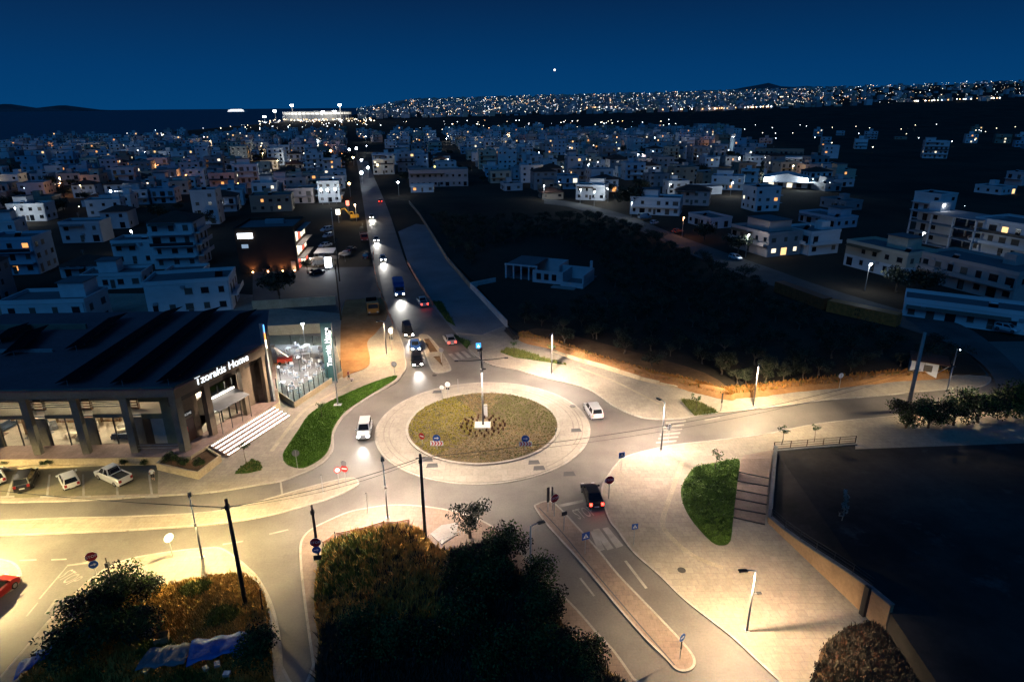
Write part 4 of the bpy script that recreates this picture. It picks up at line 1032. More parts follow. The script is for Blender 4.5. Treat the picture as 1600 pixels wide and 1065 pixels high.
# solar panels in four rows on the roof
me_p = MB().box(-.82, -.5, -.02, .82, .5, .02).mesh('solar_panel', M_solar)
rows_s = [((262, 592), (388, 486), 11), ((190, 594), (332, 482), 11), ((104, 594), (272, 482), 11), ((20, 548), (60, 512), 4), ((118, 540), (185, 492), 6), ((0, 530), (30, 508), 2)]
for a, b, n in rows_s:
    A, B = P(*a, TOP + .9), P(*b, TOP + .9); d = (B - A); yaw = math.atan2(d.y, d.x); L_ = d.length; step = L_ / n
    fr = None
    for k in range(n):
        c = A.lerp(B, (k + .5) / n)
        for j, off in enumerate((-1.0, 0.02, 1.04)):
            side = Vector((-math.sin(yaw), math.cos(yaw), 0)) * off
            o = put('solar_panel', me_p, scale=(step / 1.68, 1.0, 1), rot=(R(-14), 0, yaw)); o.location = c + side + Vector((0, 0, off * -.25)); S(o)
    for k in range(n + 1):
        c = A.lerp(B, k / n); S(MB().tube([c + Vector((0, 0, -.9)), c], .04, 4).build('panel_strut', M_steel))
S(MB().box(-84, 94.0, TOP + .12, -66, 94.4, TOP + .9).build('roof_upstand', M_render))
S(MB().box(-84, 84.0, TOP + .12, -64.5, 84.3, TOP + .55).build('roof_ridge', M_steel))

# ---------------------------------------------------------------- display terrace beside the store
TZ = 1.0
tp = [XY(432, 618), XY(461, 638), XY(536, 588), XY(527, 548), XY(420, 545)]
ter = thing('display_terrace', 'raised furniture terrace with cream wall and glass balustrade beside the store', 'terrace', (*tp[1], 0))
adopt(MB().prism(tp, .1, TZ).build('terrace_wall', M_cream), ter)
adopt(MB().prism(inset(tp, .1), TZ + .002, TZ + .03).build('terrace_floor', ground_mat('grey_deck', (0.22, 0.22, 0.22), (0.3, 0.3, 0.3), big=.5, fine=4.0, slab=(1, 1))), ter)
def glass_run(a, b, n):
    A, B = Vector((*a, TZ + .03)), Vector((*b, TZ + .03)); up = Vector((0, 0, 1.9))
    for k in range(n + 1):
        c = A.lerp(B, k / n); adopt(MB().tube([c, c + up], .06, 5).build('baluster', M_dark_metal), ter)
        if k < n:
            d = A.lerp(B, (k + 1) / n); e = (d - c).normalized() * .08
            adopt(MB().quad(c + e, d - e, d - e + up * .95, c + e + up * .95).build('glass_pane', M_tglass), ter)
ti = inset(tp, .18); ti = ti if area2(tp) > 0 else ti[::-1]
glass_run(ti[1], ti[2], 10); glass_run(ti[0], ti[1], 3)
glass_run(ti[3], ti[4], 3)
tl = thing('terrace_lamp', 'small white floodlight on a pole behind the furniture terrace', 'lamp', (*XY(478, 548), TZ))
MB().tube([(0, 0, 0), (0, 0, 4.2)], .06, 6).build('post', M_steel, tl); MB().box(-.25, -.15, 4.2, .25, .15, 4.35).build('lamp_head', M_lens_c, tl)
lamp('lamp_light', tl, (0, -.2, 4.1), 2600, (.85, .95, 1.0), kind='SPOT', size=R(165), blend=.5, rot=(R(25), 0, 0), rad=.15)
for q, w_ in (((440, 606), 900), ((470, 590), 700)):
    tl2 = thing('spotlight', 'low white spotlight near the %s of the furniture terrace' % ('store end' if q[0] < 450 else 'middle'), 'lamp', (*XY(*q), TZ + .03))
    MB().tube([(0, 0, 0), (0, 0, 2.6)], .04, 6).build('post', M_dark_metal, tl2); MB().box(-.12, -.12, 2.6, .12, .12, 2.72).build('lamp_head', M_lens_c, tl2)
    lamp('lamp_light', tl2, (0, 0, 2.55), w_, (.88, .96, 1.0), size=R(150), rad=.1)
# white outdoor furniture
M_gw = mat('white_garden_furniture', (0.62, 0.66, 0.70), 0.6, 0.08, 3.0); M_gb = mat('blue_grey_cushion', (0.25, 0.33, 0.42), 0.9, 0.1, 4.0)
gc = thing('garden_chair', 'white garden chair among the display furniture on the terrace', 'chair', (0, 0, 0), 0, 'garden chairs on the terrace')
MB().box(-.3, -.3, .38, .3, .3, .48).build('seat', M_gb, gc); MB().box(-.3, .24, .481, .3, .34, 1.0).build('backrest', M_gw, gc)
for sx in (-1, 1):
    for sy in (-1, 1): MB().box(sx * .27 - .03, sy * .27 - .03, 0, sx * .27 + .03, sy * .27 + .03, .379).build('leg', M_gw, gc)
    MB().box(sx * .33 - .03, -.3, .6, sx * .33 + .03, .24, .66).build('armrest', M_gw, gc)
spots = []
r2 = random.Random(3)
tin = inset(ccw(tp), .9); first = True
for p in scatter(tin, 400, r2):
    if all(math.hypot(p[0] - q[0], p[1] - q[1]) > 1.15 for q in spots) and len(spots) < 44: spots.append(p)
for i, p in enumerate(spots):
    if i % 5 == 4:
        dtable((p[0], p[1], TZ + .03), r2.uniform(0, 3), r2.choice((1.0, 1.4)), M_gw, 'white garden table among the display chairs on the terrace', .8, .7, 'garden_table')['group'] = 'garden tables on the terrace'
        continue
    if first: gc.location = (p[0], p[1], TZ + .03); gc.rotation_euler = (0, 0, .5); first = False
    else: dup(gc, (p[0], p[1], TZ + .03), r2.uniform(0, 6.28))
# red boom lift parked behind
bl = thing('boom_lift', 'red boom lift with folded grey arm at the back of the terrace', 'boom lift', (*XY(447, 576), TZ + .03), 0.2)
MB().box(-1.2, -.6, .3, 1.2, .6, 1.0).build('chassis', mat('lift_red', (0.35, 0.04, 0.02), .5, .2, 2), bl); MB().box(-1.7, -.6, .15, 1.5, -.05, .32).build('deck', M_woodb, bl)
for sx in (-.8, .8):
    for sy in (-.65, .65): MB().tube([(sx, sy - .1, .28), (sx, sy + .1, .28)], .28, 10).build('wheel', M_black, bl)
MB().tube([(.6, .2, 1.0), (-1.6, .3, 3.0)], .16, 6).build('arm', M_steel, bl); MB().tube([(-1.6, .3, 3.0), (-.9, .1, 1.6)], .12, 6).build('lower_arm', M_steel, bl)
MB().box(-2.1, .0, 2.9, -1.4, .6, 3.4).build('basket', M_steel, bl)
# totem
tt = thing('totem_sign', 'tall dark teal totem with white vertical store name', 'sign', (*XY(519, 598), .1), R(6))
MB().box(-.85, -.25, 0, .85, .25, 10.2).build('panel', mat('teal_panel', (0.03, 0.07, 0.075), .5, .1, 1, emit=(.04, .12, .13), estr=.25), tt)
MB().box(-1.0, -.35, -.05, 1.0, .35, .3).build('footing', M_conc, tt); MB().box(.851, -.2, 0.3, .93, .2, 10.15).build('side_strip', M_steel, tt)
tx = text_mesh('name_letters', 'Tzorakis Home', 1.05, 0.02, M_sign, tt); tx.location = (.05, -.29, 6.2)
tx.rotation_euler = Matrix((( 0, -1, 0), (0, 0, -1), (1, 0, 0))).to_euler()
# raised planter at the store corner
pp = ground([(246, 735), (311, 750), (347, 722), (322, 706), (270, 708)])
pt_ = thing('corner_planter', 'raised cream planter with dark shrubs at the store corner', 'planter', (*pp[0], 0))
adopt(MB().ring(ccw(pp), inset(pp, .22), .1, 1.05).build('planter_wall', M_cream), pt_)
adopt(MB().prism(inset(pp, .22), .1, .85).build('soil', M_bare), pt_)
# parking bays
pk = ground([(-300, 738), (243, 724), (247, 737), (247, 772), (-300, 788)])
o = MB().flat(pk, .116).build('parking_surface', ground_mat('yellowish_tarmac', (0.13, 0.115, 0.075), (0.19, 0.165, 0.11), big=.3, fine=4, stain=.4, stain_col=(.08, .07, .05)), pavA)
for xa, xb in ((-40, -46), (22, 12), (78, 74), (130, 131), (182, 184), (233, 238)):
    MB().flat(ground([(xa - 1.5, 742), (xa + 1.5, 742), (xb + 2, 776), (xb - 2, 776)]), .122).build('bay_line', M_paint, pavA)
    MB().flat(ground([(xb - 11, 776), (xb + 11, 775), (xb + 11, 778), (xb - 11, 779)]), .1225).build('bay_line', M_paint, pavA)
bd = ground([(-200, 733), (262, 712), (262, 718), (-200, 740)])
MB().prism(bd, .1, .28).build('flower_bed', M_soil, pavA)
MB().prism(ground([(-200, 741), (243, 722), (243, 725), (-200, 745)]), .1, .38).build('bed_kerb', M_cream, pavA)

# ================================================================ VEHICLES
M_tyre = M_black; M_rim = mat('wheel_rim', (0.3, 0.3, 0.31), .4, metal=.8); M_cglass = mat('car_glass', (0.008, 0.010, 0.013), .12, spec=.6)
M_plate = mat('number_plate', (0.6, 0.6, 0.58), .5); M_hl = mat('headlight_on', (1, 1, 1), .3, emit=(1, .97, .9), estr=40); M_hl_off = mat('headlight_off', (.5, .52, .55), .15)
M_tl = mat('tail_light_on', (.8, .02, .02), .3, emit=(1, .05, .03), estr=9); M_tl_off = mat('tail_light_off', (.25, .01, .01), .3)
def paint(c):
    return mat('car_paint_%02d_%02d_%02d' % tuple(int(v * 99) for v in c), c, .28, .06, 1.5, metal=.2)
WHEEL = MB().tube([(0, -.11, 0), (0, .11, 0)], .33, 14).mesh('tyre', M_tyre, True); RIM = MB().disc((0, 0, 0), (0, 1, 0), .21, 12, .235).mesh('rim', M_rim)
KINDS = {'hatch': (4.0, .88, 1.48, .92, (-.49, -.40, .06, .27)), 'sedan': (4.5, .9, 1.44, .92, (-.36, -.22, .10, .29)), 'suv': (4.5, .93, 1.72, 1.05, (-.49, -.43, .10, .28)),
         'van': (5.2, .98, 2.2, 1.15, (-.495, -.48, .22, .40)), 'pickup': (5.3, .93, 1.78, 1.05, (-.10, -.04, .15, .29))}
def car(kind, col, rear, front, label, group, on=None, z=0.01, beam=900, L=None):
    l, w, hr, hb, (xr0, xr1, xf1, xf0) = KINDS[kind]
    A, B = P(*rear, z), P(*front, z); c = (A + B) / 2; yaw = math.atan2(B.y - A.y, B.x - A.x)
    t = thing({'pickup': 'pickup_truck', 'van': 'van'}.get(kind, 'car'), label, {'pickup': 'pickup', 'van': 'van'}.get(kind, 'car'), c, yaw, group)
    pm = paint(col); m_ = MB(); st = [(-.5, .42, hb - .22, .86), (-.47, .24, hb - .04, .96), (-.38, .2, hb, 1.0), (.22, .2, hb, 1.0), (.36, .2, hb - .10, .99), (.46, .22, hb - .22, .95), (.5, .34, hb - .38, .82)]
    vs = []
    for (x, zb, zt, k) in st:
        x *= l; ww = w * k
        vs += [(x, -ww * .93, zb), (x, -ww, zb + .22), (x, -ww, zt - .13), (x, -ww * .9, zt), (x, ww * .9, zt), (x, ww, zt - .13), (x, ww, zb + .22), (x, ww * .93, zb)]
    fs = [(i * 8 + j, (i + 1) * 8 + j, (i + 1) * 8 + (j + 1) % 8, i * 8 + (j + 1) % 8) for i in range(len(st) - 1) for j in range(8)]
    fs += [tuple(range(7, -1, -1)), tuple(range((len(st) - 1) * 8, len(st) * 8))]; fs = [f[::-1] for f in fs]
    m_.add(vs, fs); body = m_.build('body', pm, t)
    wb_, wt = w * .90, w * .74
    cb = [(xr0 * l, -wb_, hb - .02), (xf0 * l, -wb_, hb - .02), (xf0 * l, wb_, hb - .02), (xr0 * l, wb_, hb - .02), (xr1 * l, -wt, hr), (xf1 * l, -wt, hr), (xf1 * l, wt, hr), (xr1 * l, wt, hr)]
    MB().add(cb, [(4, 5, 6, 7), (0, 1, 5, 4), (1, 2, 6, 5), (2, 3, 7, 6), (3, 0, 4, 7)]).build('cabin', pm, t)
    def win(name, a, b, c_, d, off):
        a, b, c_, d = [Vector(q) for q in (a, b, c_, d)]; m0 = (a + b + c_ + d) / 4
        nn = (b - a).cross(d - a).normalized() * off
        q = [m0 + (v - m0) * .84 + nn for v in (a, b, c_, d)]
        return MB().add(q, [(0, 1, 2, 3)]).build(name, M_cglass, t)
    V = [Vector(q) for q in cb]
    win('windscreen', V[1], V[2], V[6], V[5], .012); win('rear_window', V[3], V[0], V[4], V[7], .012)
    mid_b, mid_t = (xr0 + xf0) / 2 * l, (xr1 + xf1) / 2 * l
    if kind != 'van':
        for s, (i0, i1, i5, i4) in ((-1, (0, 1, 5, 4)), (1, (3, 2, 6, 7))):
            y0, y1 = V[i0].y, V[i4].y
            mb0, mt0 = Vector((mid_b, y0, hb - .02)), Vector((mid_t, y1, hr))
            for qa in ((V[i0], mb0, mt0, V[i4]), (mb0, V[i1], V[i5], mt0)):
                qa = qa if s < 0 else (qa[1], qa[0], qa[3], qa[2]); win('side_window', *qa, .012)
    else:
        for s, (i1, i5) in ((-1, (1, 5)), (1, (2, 6))):
            a0, a1 = Vector((.15 * l, V[i1].y, hb - .02)), Vector((.10 * l, V[i5].y, hr))
            qa = (a0, V[i1], V[i5], a1); qa = qa if s < 0 else (qa[1], qa[0], qa[3], qa[2]); win('side_window', *qa, .012)
    if kind == 'pickup':
        MB().box(-.47 * l, -w * .78, hb + .003, -.12 * l, w * .78, hb + .006).build('cargo_bed', M_black, t)
        for s in (-1, 1): MB().box(-.48 * l, s * w * .85 - .06, hb - .02, -.10 * l, s * w * .85 + .06, hb + .12).build('bed_side', pm, t)
        MB().box(-.495 * l, -w * .8, hb - .3, -.475 * l, w * .8, hb + .12).build('tailgate', pm, t)
        MB().tube([(-.14 * l, -w * .7, hb + .1), (-.13 * l, -w * .6, hr + .02), (-.13 * l, w * .6, hr + .02), (-.14 * l, w * .7, hb + .1)], .04, 6).build('roll_bar', M_dark_metal, t)
    for sx in (-.31, .31):
        for sy in (-1, 1):
            wh = put('wheel', WHEEL, t, (sx * l, sy * (w - .1), .33)); put('rim', RIM, wh)
    hm, tm = (M_hl if on in ('front', 'both') else M_hl_off), (M_tl if on in ('rear', 'both') else M_tl_off)
    for s in (-1, 1):
        MB().box(.47 * l, s * w * .68 - .18, hb - .48, .505 * l, s * w * .68 + .18, hb - .28).build('headlight', hm, t)
        MB().box(-.505 * l, s * w * .72 - .14, hb - .36, -.47 * l, s * w * .72 + .14, hb - .06).build('tail_light', tm, t)
        MB().box(xf0 * l - .3, s * (w + .1) - .1, hb, xf0 * l - .12, s * (w + .1) + .1, hb + .16).build('wing_mirror', pm, t)
    MB().box(-.508 * l, -.26, hb - .55, -.498 * l, .26, hb - .42).build('number_plate', M_plate, t)
    MB().box(.498 * l, -.26, .38, .508 * l, .26, .5).build('number_plate', M_plate, t)
    MB().box(-.503 * l, -w * .9, .26, -.47 * l, w * .9, .42).build('bumper', M_dark_metal, t)
    if on in ('front', 'both') and beam:
        lamp('headlight_beam', t, (.52 * l, 0, hb - .36), beam, (1, .95, .87), R(46), .8, rot=(R(86), 0, R(-90)), rad=.12)
    if on in ('rear', 'both'):
        lamp('tail_light_glow', t, (-.55 * l, 0, hb - .2), 22, (1, .06, .03), R(150), .8, rot=(R(70), 0, R(90)), rad=.2)
    return t
GP_ = 'cars parked outside the store'; GD = 'vehicles driving through the junction'; GR = 'vehicles parked along the main road'
car('hatch', (.55, .55, .54), (0, 762), (-12, 738), 'white car cut by the left picture edge in the store bays', GP_, z=.118)
car('suv', (.008, .008, .009), (36, 770), (50, 740), 'black car parked in front of the store', GP_, z=.118)
car('hatch', (.62, .62, .60), (118, 771), (101, 739), 'white hatchback parked in front of the store', GP_, z=.118)
car('pickup', (.62, .62, .61), (204, 760), (154, 738), 'white pickup truck with open bed parked in front of the store', GP_, z=.118)
car('suv', (.50, .52, .53), (573, 660), (567, 694), 'silver car with bright headlights coming round the left of the roundabout', GD, 'front', beam=2600)
car('suv', (.55, .56, .58), (938, 664), (916, 630), 'white car driving away round the right of the roundabout', GD, 'rear')
car('sedan', (.012, .012, .014), (932, 796), (918, 762), 'black car with red tail lights entering from the right road', GD, 'rear')
car('suv', (.018, .018, .018), (650, 556), (654, 580), 'dark off-roader first in the queue with headlights on', GD, 'front', beam=3000)
car('sedan', (.02, .06, .22), (646, 534), (651, 552), 'dark blue car second in the queue behind the off-roader', GD, 'front', beam=3000)
car('van', (.02, .02, .02), (634, 512), (641, 533), 'black van third in the queue on the main road', GD, 'front', beam=3000)
car('pickup', (.5, .5, .5), (667, 485), (654, 467), 'white pickup truck driving away by the orange netting', GD, 'rear')
car('sedan', (.3, .3, .31), (709, 543), (697, 526), 'grey car with red lights leaving the roundabout up the main road', GD, 'rear')
car('hatch', (.4, .4, .42), (597, 400), (600, 413), 'small pale car far up the main road behind the blue truck', GD, 'front', beam=9000)
car('sedan', (.2, .2, .2), (587, 371), (589, 381), 'car with paired headlights far up the main road', GD, 'front', beam=9000)
car('sedan', (.2, .2, .2), (580, 338), (581, 343), 'farthest pair of headlights on the upper main road', GD, 'front', beam=9000)
car('sedan', (.25, .02, .02), (596, 320), (592, 312), 'far car with red tail lights near the roadside shops', GD, 'rear')
t_red = car('suv', (.28, .012, .010), (-30, 950), (10, 918), 'red car nosing in at the left picture edge', GD, None)
# lorries
def lorry(rear, front, label, cabc, bedc, on=None, L=7.5, closed=True, group=GD, z=.01, beam=1200):
    A, B = P(*rear, z), P(*front, z); c = (A + B) / 2; yaw = math.atan2(B.y - A.y, B.x - A.x)
    t = thing('lorry', label, 'lorry', c, yaw, group); w = 1.22; x1 = L / 2
    MB().box(-x1, -w * .8, .55, x1 - .1, w * .8, .9).build('chassis', M_dark_metal, t)
    cabm = paint(cabc)
    MB().add([(x1 - 1.9, -w, .6), (x1, -w, .6), (x1, w, .6), (x1 - 1.9, w, .6), (x1 - 1.9, -w, 2.75), (x1 - .25, -w * .95, 2.75), (x1 - .25, w * .95, 2.75), (x1 - 1.9, w, 2.75)],
             [(4, 5, 6, 7), (0, 1, 5, 4), (1, 2, 6, 5), (2, 3, 7, 6), (3, 0, 4, 7), (0, 3, 2, 1)]).build('cab', cabm, t)
    MB().add([(x1 - .05, -w * .85, 1.65), (x1 - .05, w * .85, 1.65), (x1 - .205, w * .8, 2.55), (x1 - .205, -w * .8, 2.55)], [(0, 1, 2, 3)]).build('windscreen', M_cglass, t)
    for s in (-1, 1):
        MB().box(x1 - 1.5, s * (w + .006) - .006, 1.7, x1 - .5, s * (w + .006) + .006, 2.5).build('side_window', M_cglass, t)
        MB().box(x1 - .02, s * .85 - .18, .75, x1 + .03, s * .85 + .18, .98).build('headlight', M_hl if on else M_hl_off, t)
        for xx in (x1 - 1.0, -x1 + 1.2, -x1 + 2.4):
            wh = put('wheel', WHEEL, t, (xx, s * (w - .15), .48), scale=(1.45, 1.3, 1.45)); put('rim', RIM, wh)
    if closed: MB().box(-x1, -w, .95, x1 - 2.05, w, 3.3).build('cargo_box', paint(bedc), t)
    else:
        b_ = paint(bedc)
        MB().box(-x1, -w, .95, x1 - 2.05, w, 1.1).build('bed_floor', b_, t)
        for s in (-1, 1): MB().box(-x1, s * w - .05, 1.1, x1 - 2.05, s * w + .05, 2.1).build('bed_side', b_, t)
        MB().box(-x1, -w + .051, 1.1, -x1 + .1, w - .051, 2.1).build('tailgate', b_, t); MB().box(x1 - 2.15, -w, 1.1, x1 - 2.05, w, 2.4).build('headboard', b_, t)
    MB().box(x1, -w, .45, x1 + .12, w, .72).build('bumper', M_dark_metal, t)
    if on: lamp('headlight_beam', t, (x1 + .2, 0, .85), beam, (1, .95, .87), R(46), .8, rot=(R(86), 0, R(-90)), rad=.12)
    return t
lorry((620, 447), (627, 471), 'blue box truck with headlights in the middle of the main road', (.02, .09, .28), (.02, .09, .28), 'on', beam=9000)
lorry((580, 475), (585, 497), 'parked lorry with orange cab and dark bed on the dirt verge', (.42, .19, .03), (.015, .015, .015), closed=False, group=GR, z=.2)
lorry((567, 366), (572, 385), 'red tipper truck parked at the far roadside', (.25, .03, .025), (.22, .03, .025), closed=False, group=GR)
for i, (kk, cc, a, b, lb) in enumerate((
    ('suv', (.5, .5, .5), (516, 360), (505, 362), 'white car in the top row of the restaurant car park'),
    ('hatch', (.4, .4, .42), (518, 369), (507, 372), 'silver car second in the restaurant car park row'),
    ('sedan', (.5, .5, .5), (515, 384), (502, 387), 'pale car third in the restaurant car park row'),
    ('suv', (.012, .012, .012), (518, 401), (503, 403), 'black car above the white van in the restaurant car park'),
    ('van', (.6, .6, .6), (490, 415), (508, 412), 'white van parked under the bright white sign board'),
    ('sedan', (.01, .01, .012), (484, 430), (506, 426), 'black car parked on the kerb below the white van'),
    ('hatch', (.5, .5, .5), (537, 402), (545, 396), 'white car parked alone in the middle of the dark lot'),
    ('sedan', (.03, .03, .03), (544, 394), (553, 390), 'dark car parked behind the lone white car'),
    ('suv', (.02, .02, .02), (570, 407), (577, 400), 'dark car parked beside the red tipper truck'),
    ('sedan', (.015, .015, .015), (416, 424), (432, 421), 'black car parked under the orange wall lights'),
    ('hatch', (.05, .1, .14), (424, 440), (448, 438), 'dim blue-grey car on the street below the brown restaurant'))):
    car(kk, cc, a, b, lb, GR, z=.25)
# excavator
ex = thing('excavator', 'yellow excavator working beside the upper main road', 'excavator', P(553, 343, .05), R(200))
M_exy = mat('digger_yellow', (.5, .27, .02), .5, .2, 2)
for s in (-1, 1): MB().box(-1.8, s * 1.1 - .3, 0, 1.8, s * 1.1 + .3, .8).build('track', M_black, ex)
MB().box(-1.9, -1.2, .85, 1.3, 1.2, 2.0).build('body', M_exy, ex); cbn = MB().box(.1, .1, 2.003, 1.5, 1.1, 3.4).build('cabin', M_exy, ex)
MB().box(.3, 1.101, 2.3, 1.4, 1.12, 3.2).build('cab_window', M_cglass, cbn)
MB().tube([(1.2, -.3, 1.8), (3.2, -.3, 4.6), (4.6, -.3, 4.2)], [.3, .32, .22], 6).build('boom', M_exy, ex); MB().tube([(4.6, -.3, 4.2), (5.2, -.3, 1.6)], [.22, .15], 6).build('dipper', M_exy, ex)
MB().box(4.7, -.8, .5, 5.6, .2, 1.6).build('bucket', M_dark_metal, ex)
# cars on the right-hand streets
for kk, cc, a, b, lb in (('hatch', (.55, .56, .58), (1553, 512), (1592, 521), 'white car parked before the long white house at right'),
                         ('sedan', (.012, .012, .014), (1480, 490), (1520, 497), 'black car parked before the long white house at right'),
                         ('hatch', (.55, .55, .56), (1014, 352), (1030, 348), 'white car on the back street by the grove'),
                         ('van', (.2, .3, .36), (1000, 342), (1014, 341), 'pale blue van behind the white car on the back street'),
                         ('sedan', (.3, .1, .06), (1050, 365), (1066, 362), 'car with open boot under the warm garage light'),
                         ('hatch', (.5, .52, .55), (1138, 402), (1160, 408), 'white car beside the tree at the lit house'),
                         ('hatch', (.5, .52, .55), (1232, 388), (1250, 384), 'white car under the balcony of the blocky white house')):
    car(kk, cc, a, b, lb, 'cars on the back street', z=.46)

# ================================================================ PEOPLE
def person(label, px, z, face, shirt, legs, skin=(.45, .28, .2), bag=False, z0=0.12):
    p = P(*px, z0); t = thing('person', label, 'person', p, R(face), 'people on the pavements')
    vtx = {'pel': (0, 0, .95), 'ch': (.02, 0, 1.3), 'nk': (.02, 0, 1.48), 'hd': (.04, 0, 1.62), 'hd2': (.04, 0, 1.72)}
    E_ = [('pel', 'ch'), ('ch', 'nk'), ('nk', 'hd'), ('hd', 'hd2')]; rad = {'pel': .14, 'ch': .155, 'nk': .06, 'hd': .10, 'hd2': .085}
    for s, n in ((-1, 'r'), (1, 'l')):
        vtx.update({n + 'h': (0, s * .1, .9), n + 'k': (.1 if s > 0 else .02, s * .11, .5), n + 'a': (.06 if s > 0 else -.14, s * .11, .09), n + 't': (.22 if s > 0 else .02, s * .12, .04),
                    n + 's': (.02, s * .2, 1.4), n + 'e': (-.02, s * .27, 1.13), n + 'w': (.12, s * .25, .93), n + 'f': (.18, s * .24, .85)})
        E_ += [('pel', n + 'h'), (n + 'h', n + 'k'), (n + 'k', n + 'a'), (n + 'a', n + 't'), ('ch', n + 's'), (n + 's', n + 'e'), (n + 'e', n + 'w'), (n + 'w', n + 'f')]
        rad.update({n + 'h': .105, n + 'k': .07, n + 'a': .045, n + 't': .04, n + 's': .07, n + 'e': .05, n + 'w': .035, n + 'f': .035})
    names = list(vtx); me = bpy.data.meshes.new('body'); me.from_pydata([vtx[n] for n in names], [(names.index(a), names.index(b)) for a, b in E_], [])
    o = bpy.data.objects.new('body', me); COL.objects.link(o)
    sk = o.modifiers.new('skin', 'SKIN'); sb = o.modifiers.new('sub', 'SUBSURF'); sb.levels = sb.render_levels = 1
    for i, n in enumerate(names): me.skin_vertices[0].data[i].radius = (rad[n],) * 2
    me.skin_vertices[0].data[0].use_root = True
    me2 = bpy.data.meshes.new_from_object(o.evaluated_get(bpy.context.evaluated_depsgraph_get())); bpy.data.objects.remove(o)
    for k, cc in enumerate((skin, shirt, legs, (.02, .015, .012))):
        me2.materials.append(mat('cloth_%02d%02d%02d' % tuple(int(v * 99) for v in cc), cc, .9))
    for f in me2.polygons:
        z_ = f.center.z; y_ = abs(f.center.y)
        f.material_index = 3 if (z_ > 1.68 or (z_ > 1.55 and f.center.x < .0) or z_ < .08) else 1 if (.93 < z_ < 1.47 and (y_ < .2 or z_ > 1.15)) else 2 if (.45 < z_ <= .93 and y_ < .2) else 0
        f.use_smooth = True
    put('body', me2, t)
    return t
person('person in white shirt and dark shorts standing by the store planter', (240, 750), 0, -70, (.62, .62, .6), (.02, .02, .022))
pe = person('person in dark red top walking past the terrace with a small cart', (545, 593), 0, -10, (.16, .03, .03), (.02, .02, .025))
ct = thing('hand_cart', 'small pale cart pushed by the walking person', 'cart', P(549.5, 595, .12), R(-10))
MB().box(-.2, -.18, .15, .3, .18, .5).build('box', mat('pale_cart', (.5, .42, .4), .7), ct); MB().tube([(-.2, 0, .4), (-.5, 0, .95)], .02, 5).build('handle', M_dark_metal, ct)
for s in (-.2, .2): MB().tube([(.05, s - .02, .1), (.05, s + .02, .1)], .1, 10).build('wheel', M_black, ct)
# ================================================================ VEGETATION
def leaf_mat(name, c1, c2, rough=.7):
    m = mat(name, c1, rough, col2=c2, scale=1.3, spec=.25); return m
G_lawn = leaf_mat('lawn_blade', (.045, .11, .010), (.10, .20, .02)); G_shrub = leaf_mat('shrub_leaf', (.02, .045, .012), (.06, .11, .025))
G_dry = leaf_mat('dry_blade', (.34, .17, .028), (.56, .30, .065)); G_dryg = leaf_mat('green_blade', (.06, .085, .012), (.13, .14, .025))
G_yel = leaf_mat('yellow_groundcover', (.15, .135, .008), (.27, .225, .018)); G_tan = leaf_mat('tan_groundcover', (.19, .135, .058), (.28, .205, .095)); G_olv = leaf_mat('olive_groundcover', (.085, .095, .025), (.15, .145, .045))
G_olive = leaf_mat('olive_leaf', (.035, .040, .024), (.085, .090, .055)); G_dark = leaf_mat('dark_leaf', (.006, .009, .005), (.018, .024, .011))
G_red = leaf_mat('dark_red_leaf', (.05, .02, .012), (.10, .04, .02)); M_bark = mat('olive_bark', (.10, .075, .055), .95, .3, 3, bump=.6); M_dead = mat('dead_scrub', (.035, .026, .017), .95, .4, 2)

def blades(mb, x, y, z, h, n, spread, mi, r, w=.05, lean=.5):
    for _ in range(n):
        a = r.uniform(0, 6.283); d = r.uniform(0, spread); bx, by = x + d * math.cos(a), y + d * math.sin(a)
        t = r.uniform(0, 6.283); hh = h * r.uniform(.5, 1.15); lx, ly = math.cos(t) * lean * hh * r.random(), math.sin(t) * lean * hh * r.random()
        cx, cy = -math.sin(t) * w, math.cos(t) * w
        mb.add([(bx - cx, by - cy, z), (bx + cx, by + cy, z), (bx + lx * .5 + cx * .7, by + ly * .5 + cy * .7, z + hh * .6), (bx + lx, by + ly, z + hh), (bx + lx * .5 - cx * .7, by + ly * .5 - cy * .7, z + hh * .6)], [(0, 1, 2, 4), (4, 2, 3)], mi)
def leaves(mb, c, rad, n, size, r, mi=0, squash=.8, shell=.35):
    """leaf-sized faces spread through an ellipsoid clump"""
    for _ in range(n):
        while True:
            v = Vector((r.uniform(-1, 1), r.uniform(-1, 1), r.uniform(-1, 1)))
            if shell < v.length < 1: break
        p = Vector(c) + Vector((v.x * rad, v.y * rad, v.z * rad * squash))
        a = Vector((r.gauss(0, 1), r.gauss(0, 1), r.gauss(0, 1))).normalized(); b = a.orthogonal().normalized(); b = Matrix.Rotation(r.uniform(0, 6.28), 3, a) @ b
        s = size * r.uniform(.6, 1.3); c2 = a.cross(b)
        mb.add([p - b * s, p + c2 * s * .45, p + b * s, p - c2 * s * .45], [(0, 1, 2, 3)], mi)

r5 = random.Random(11)
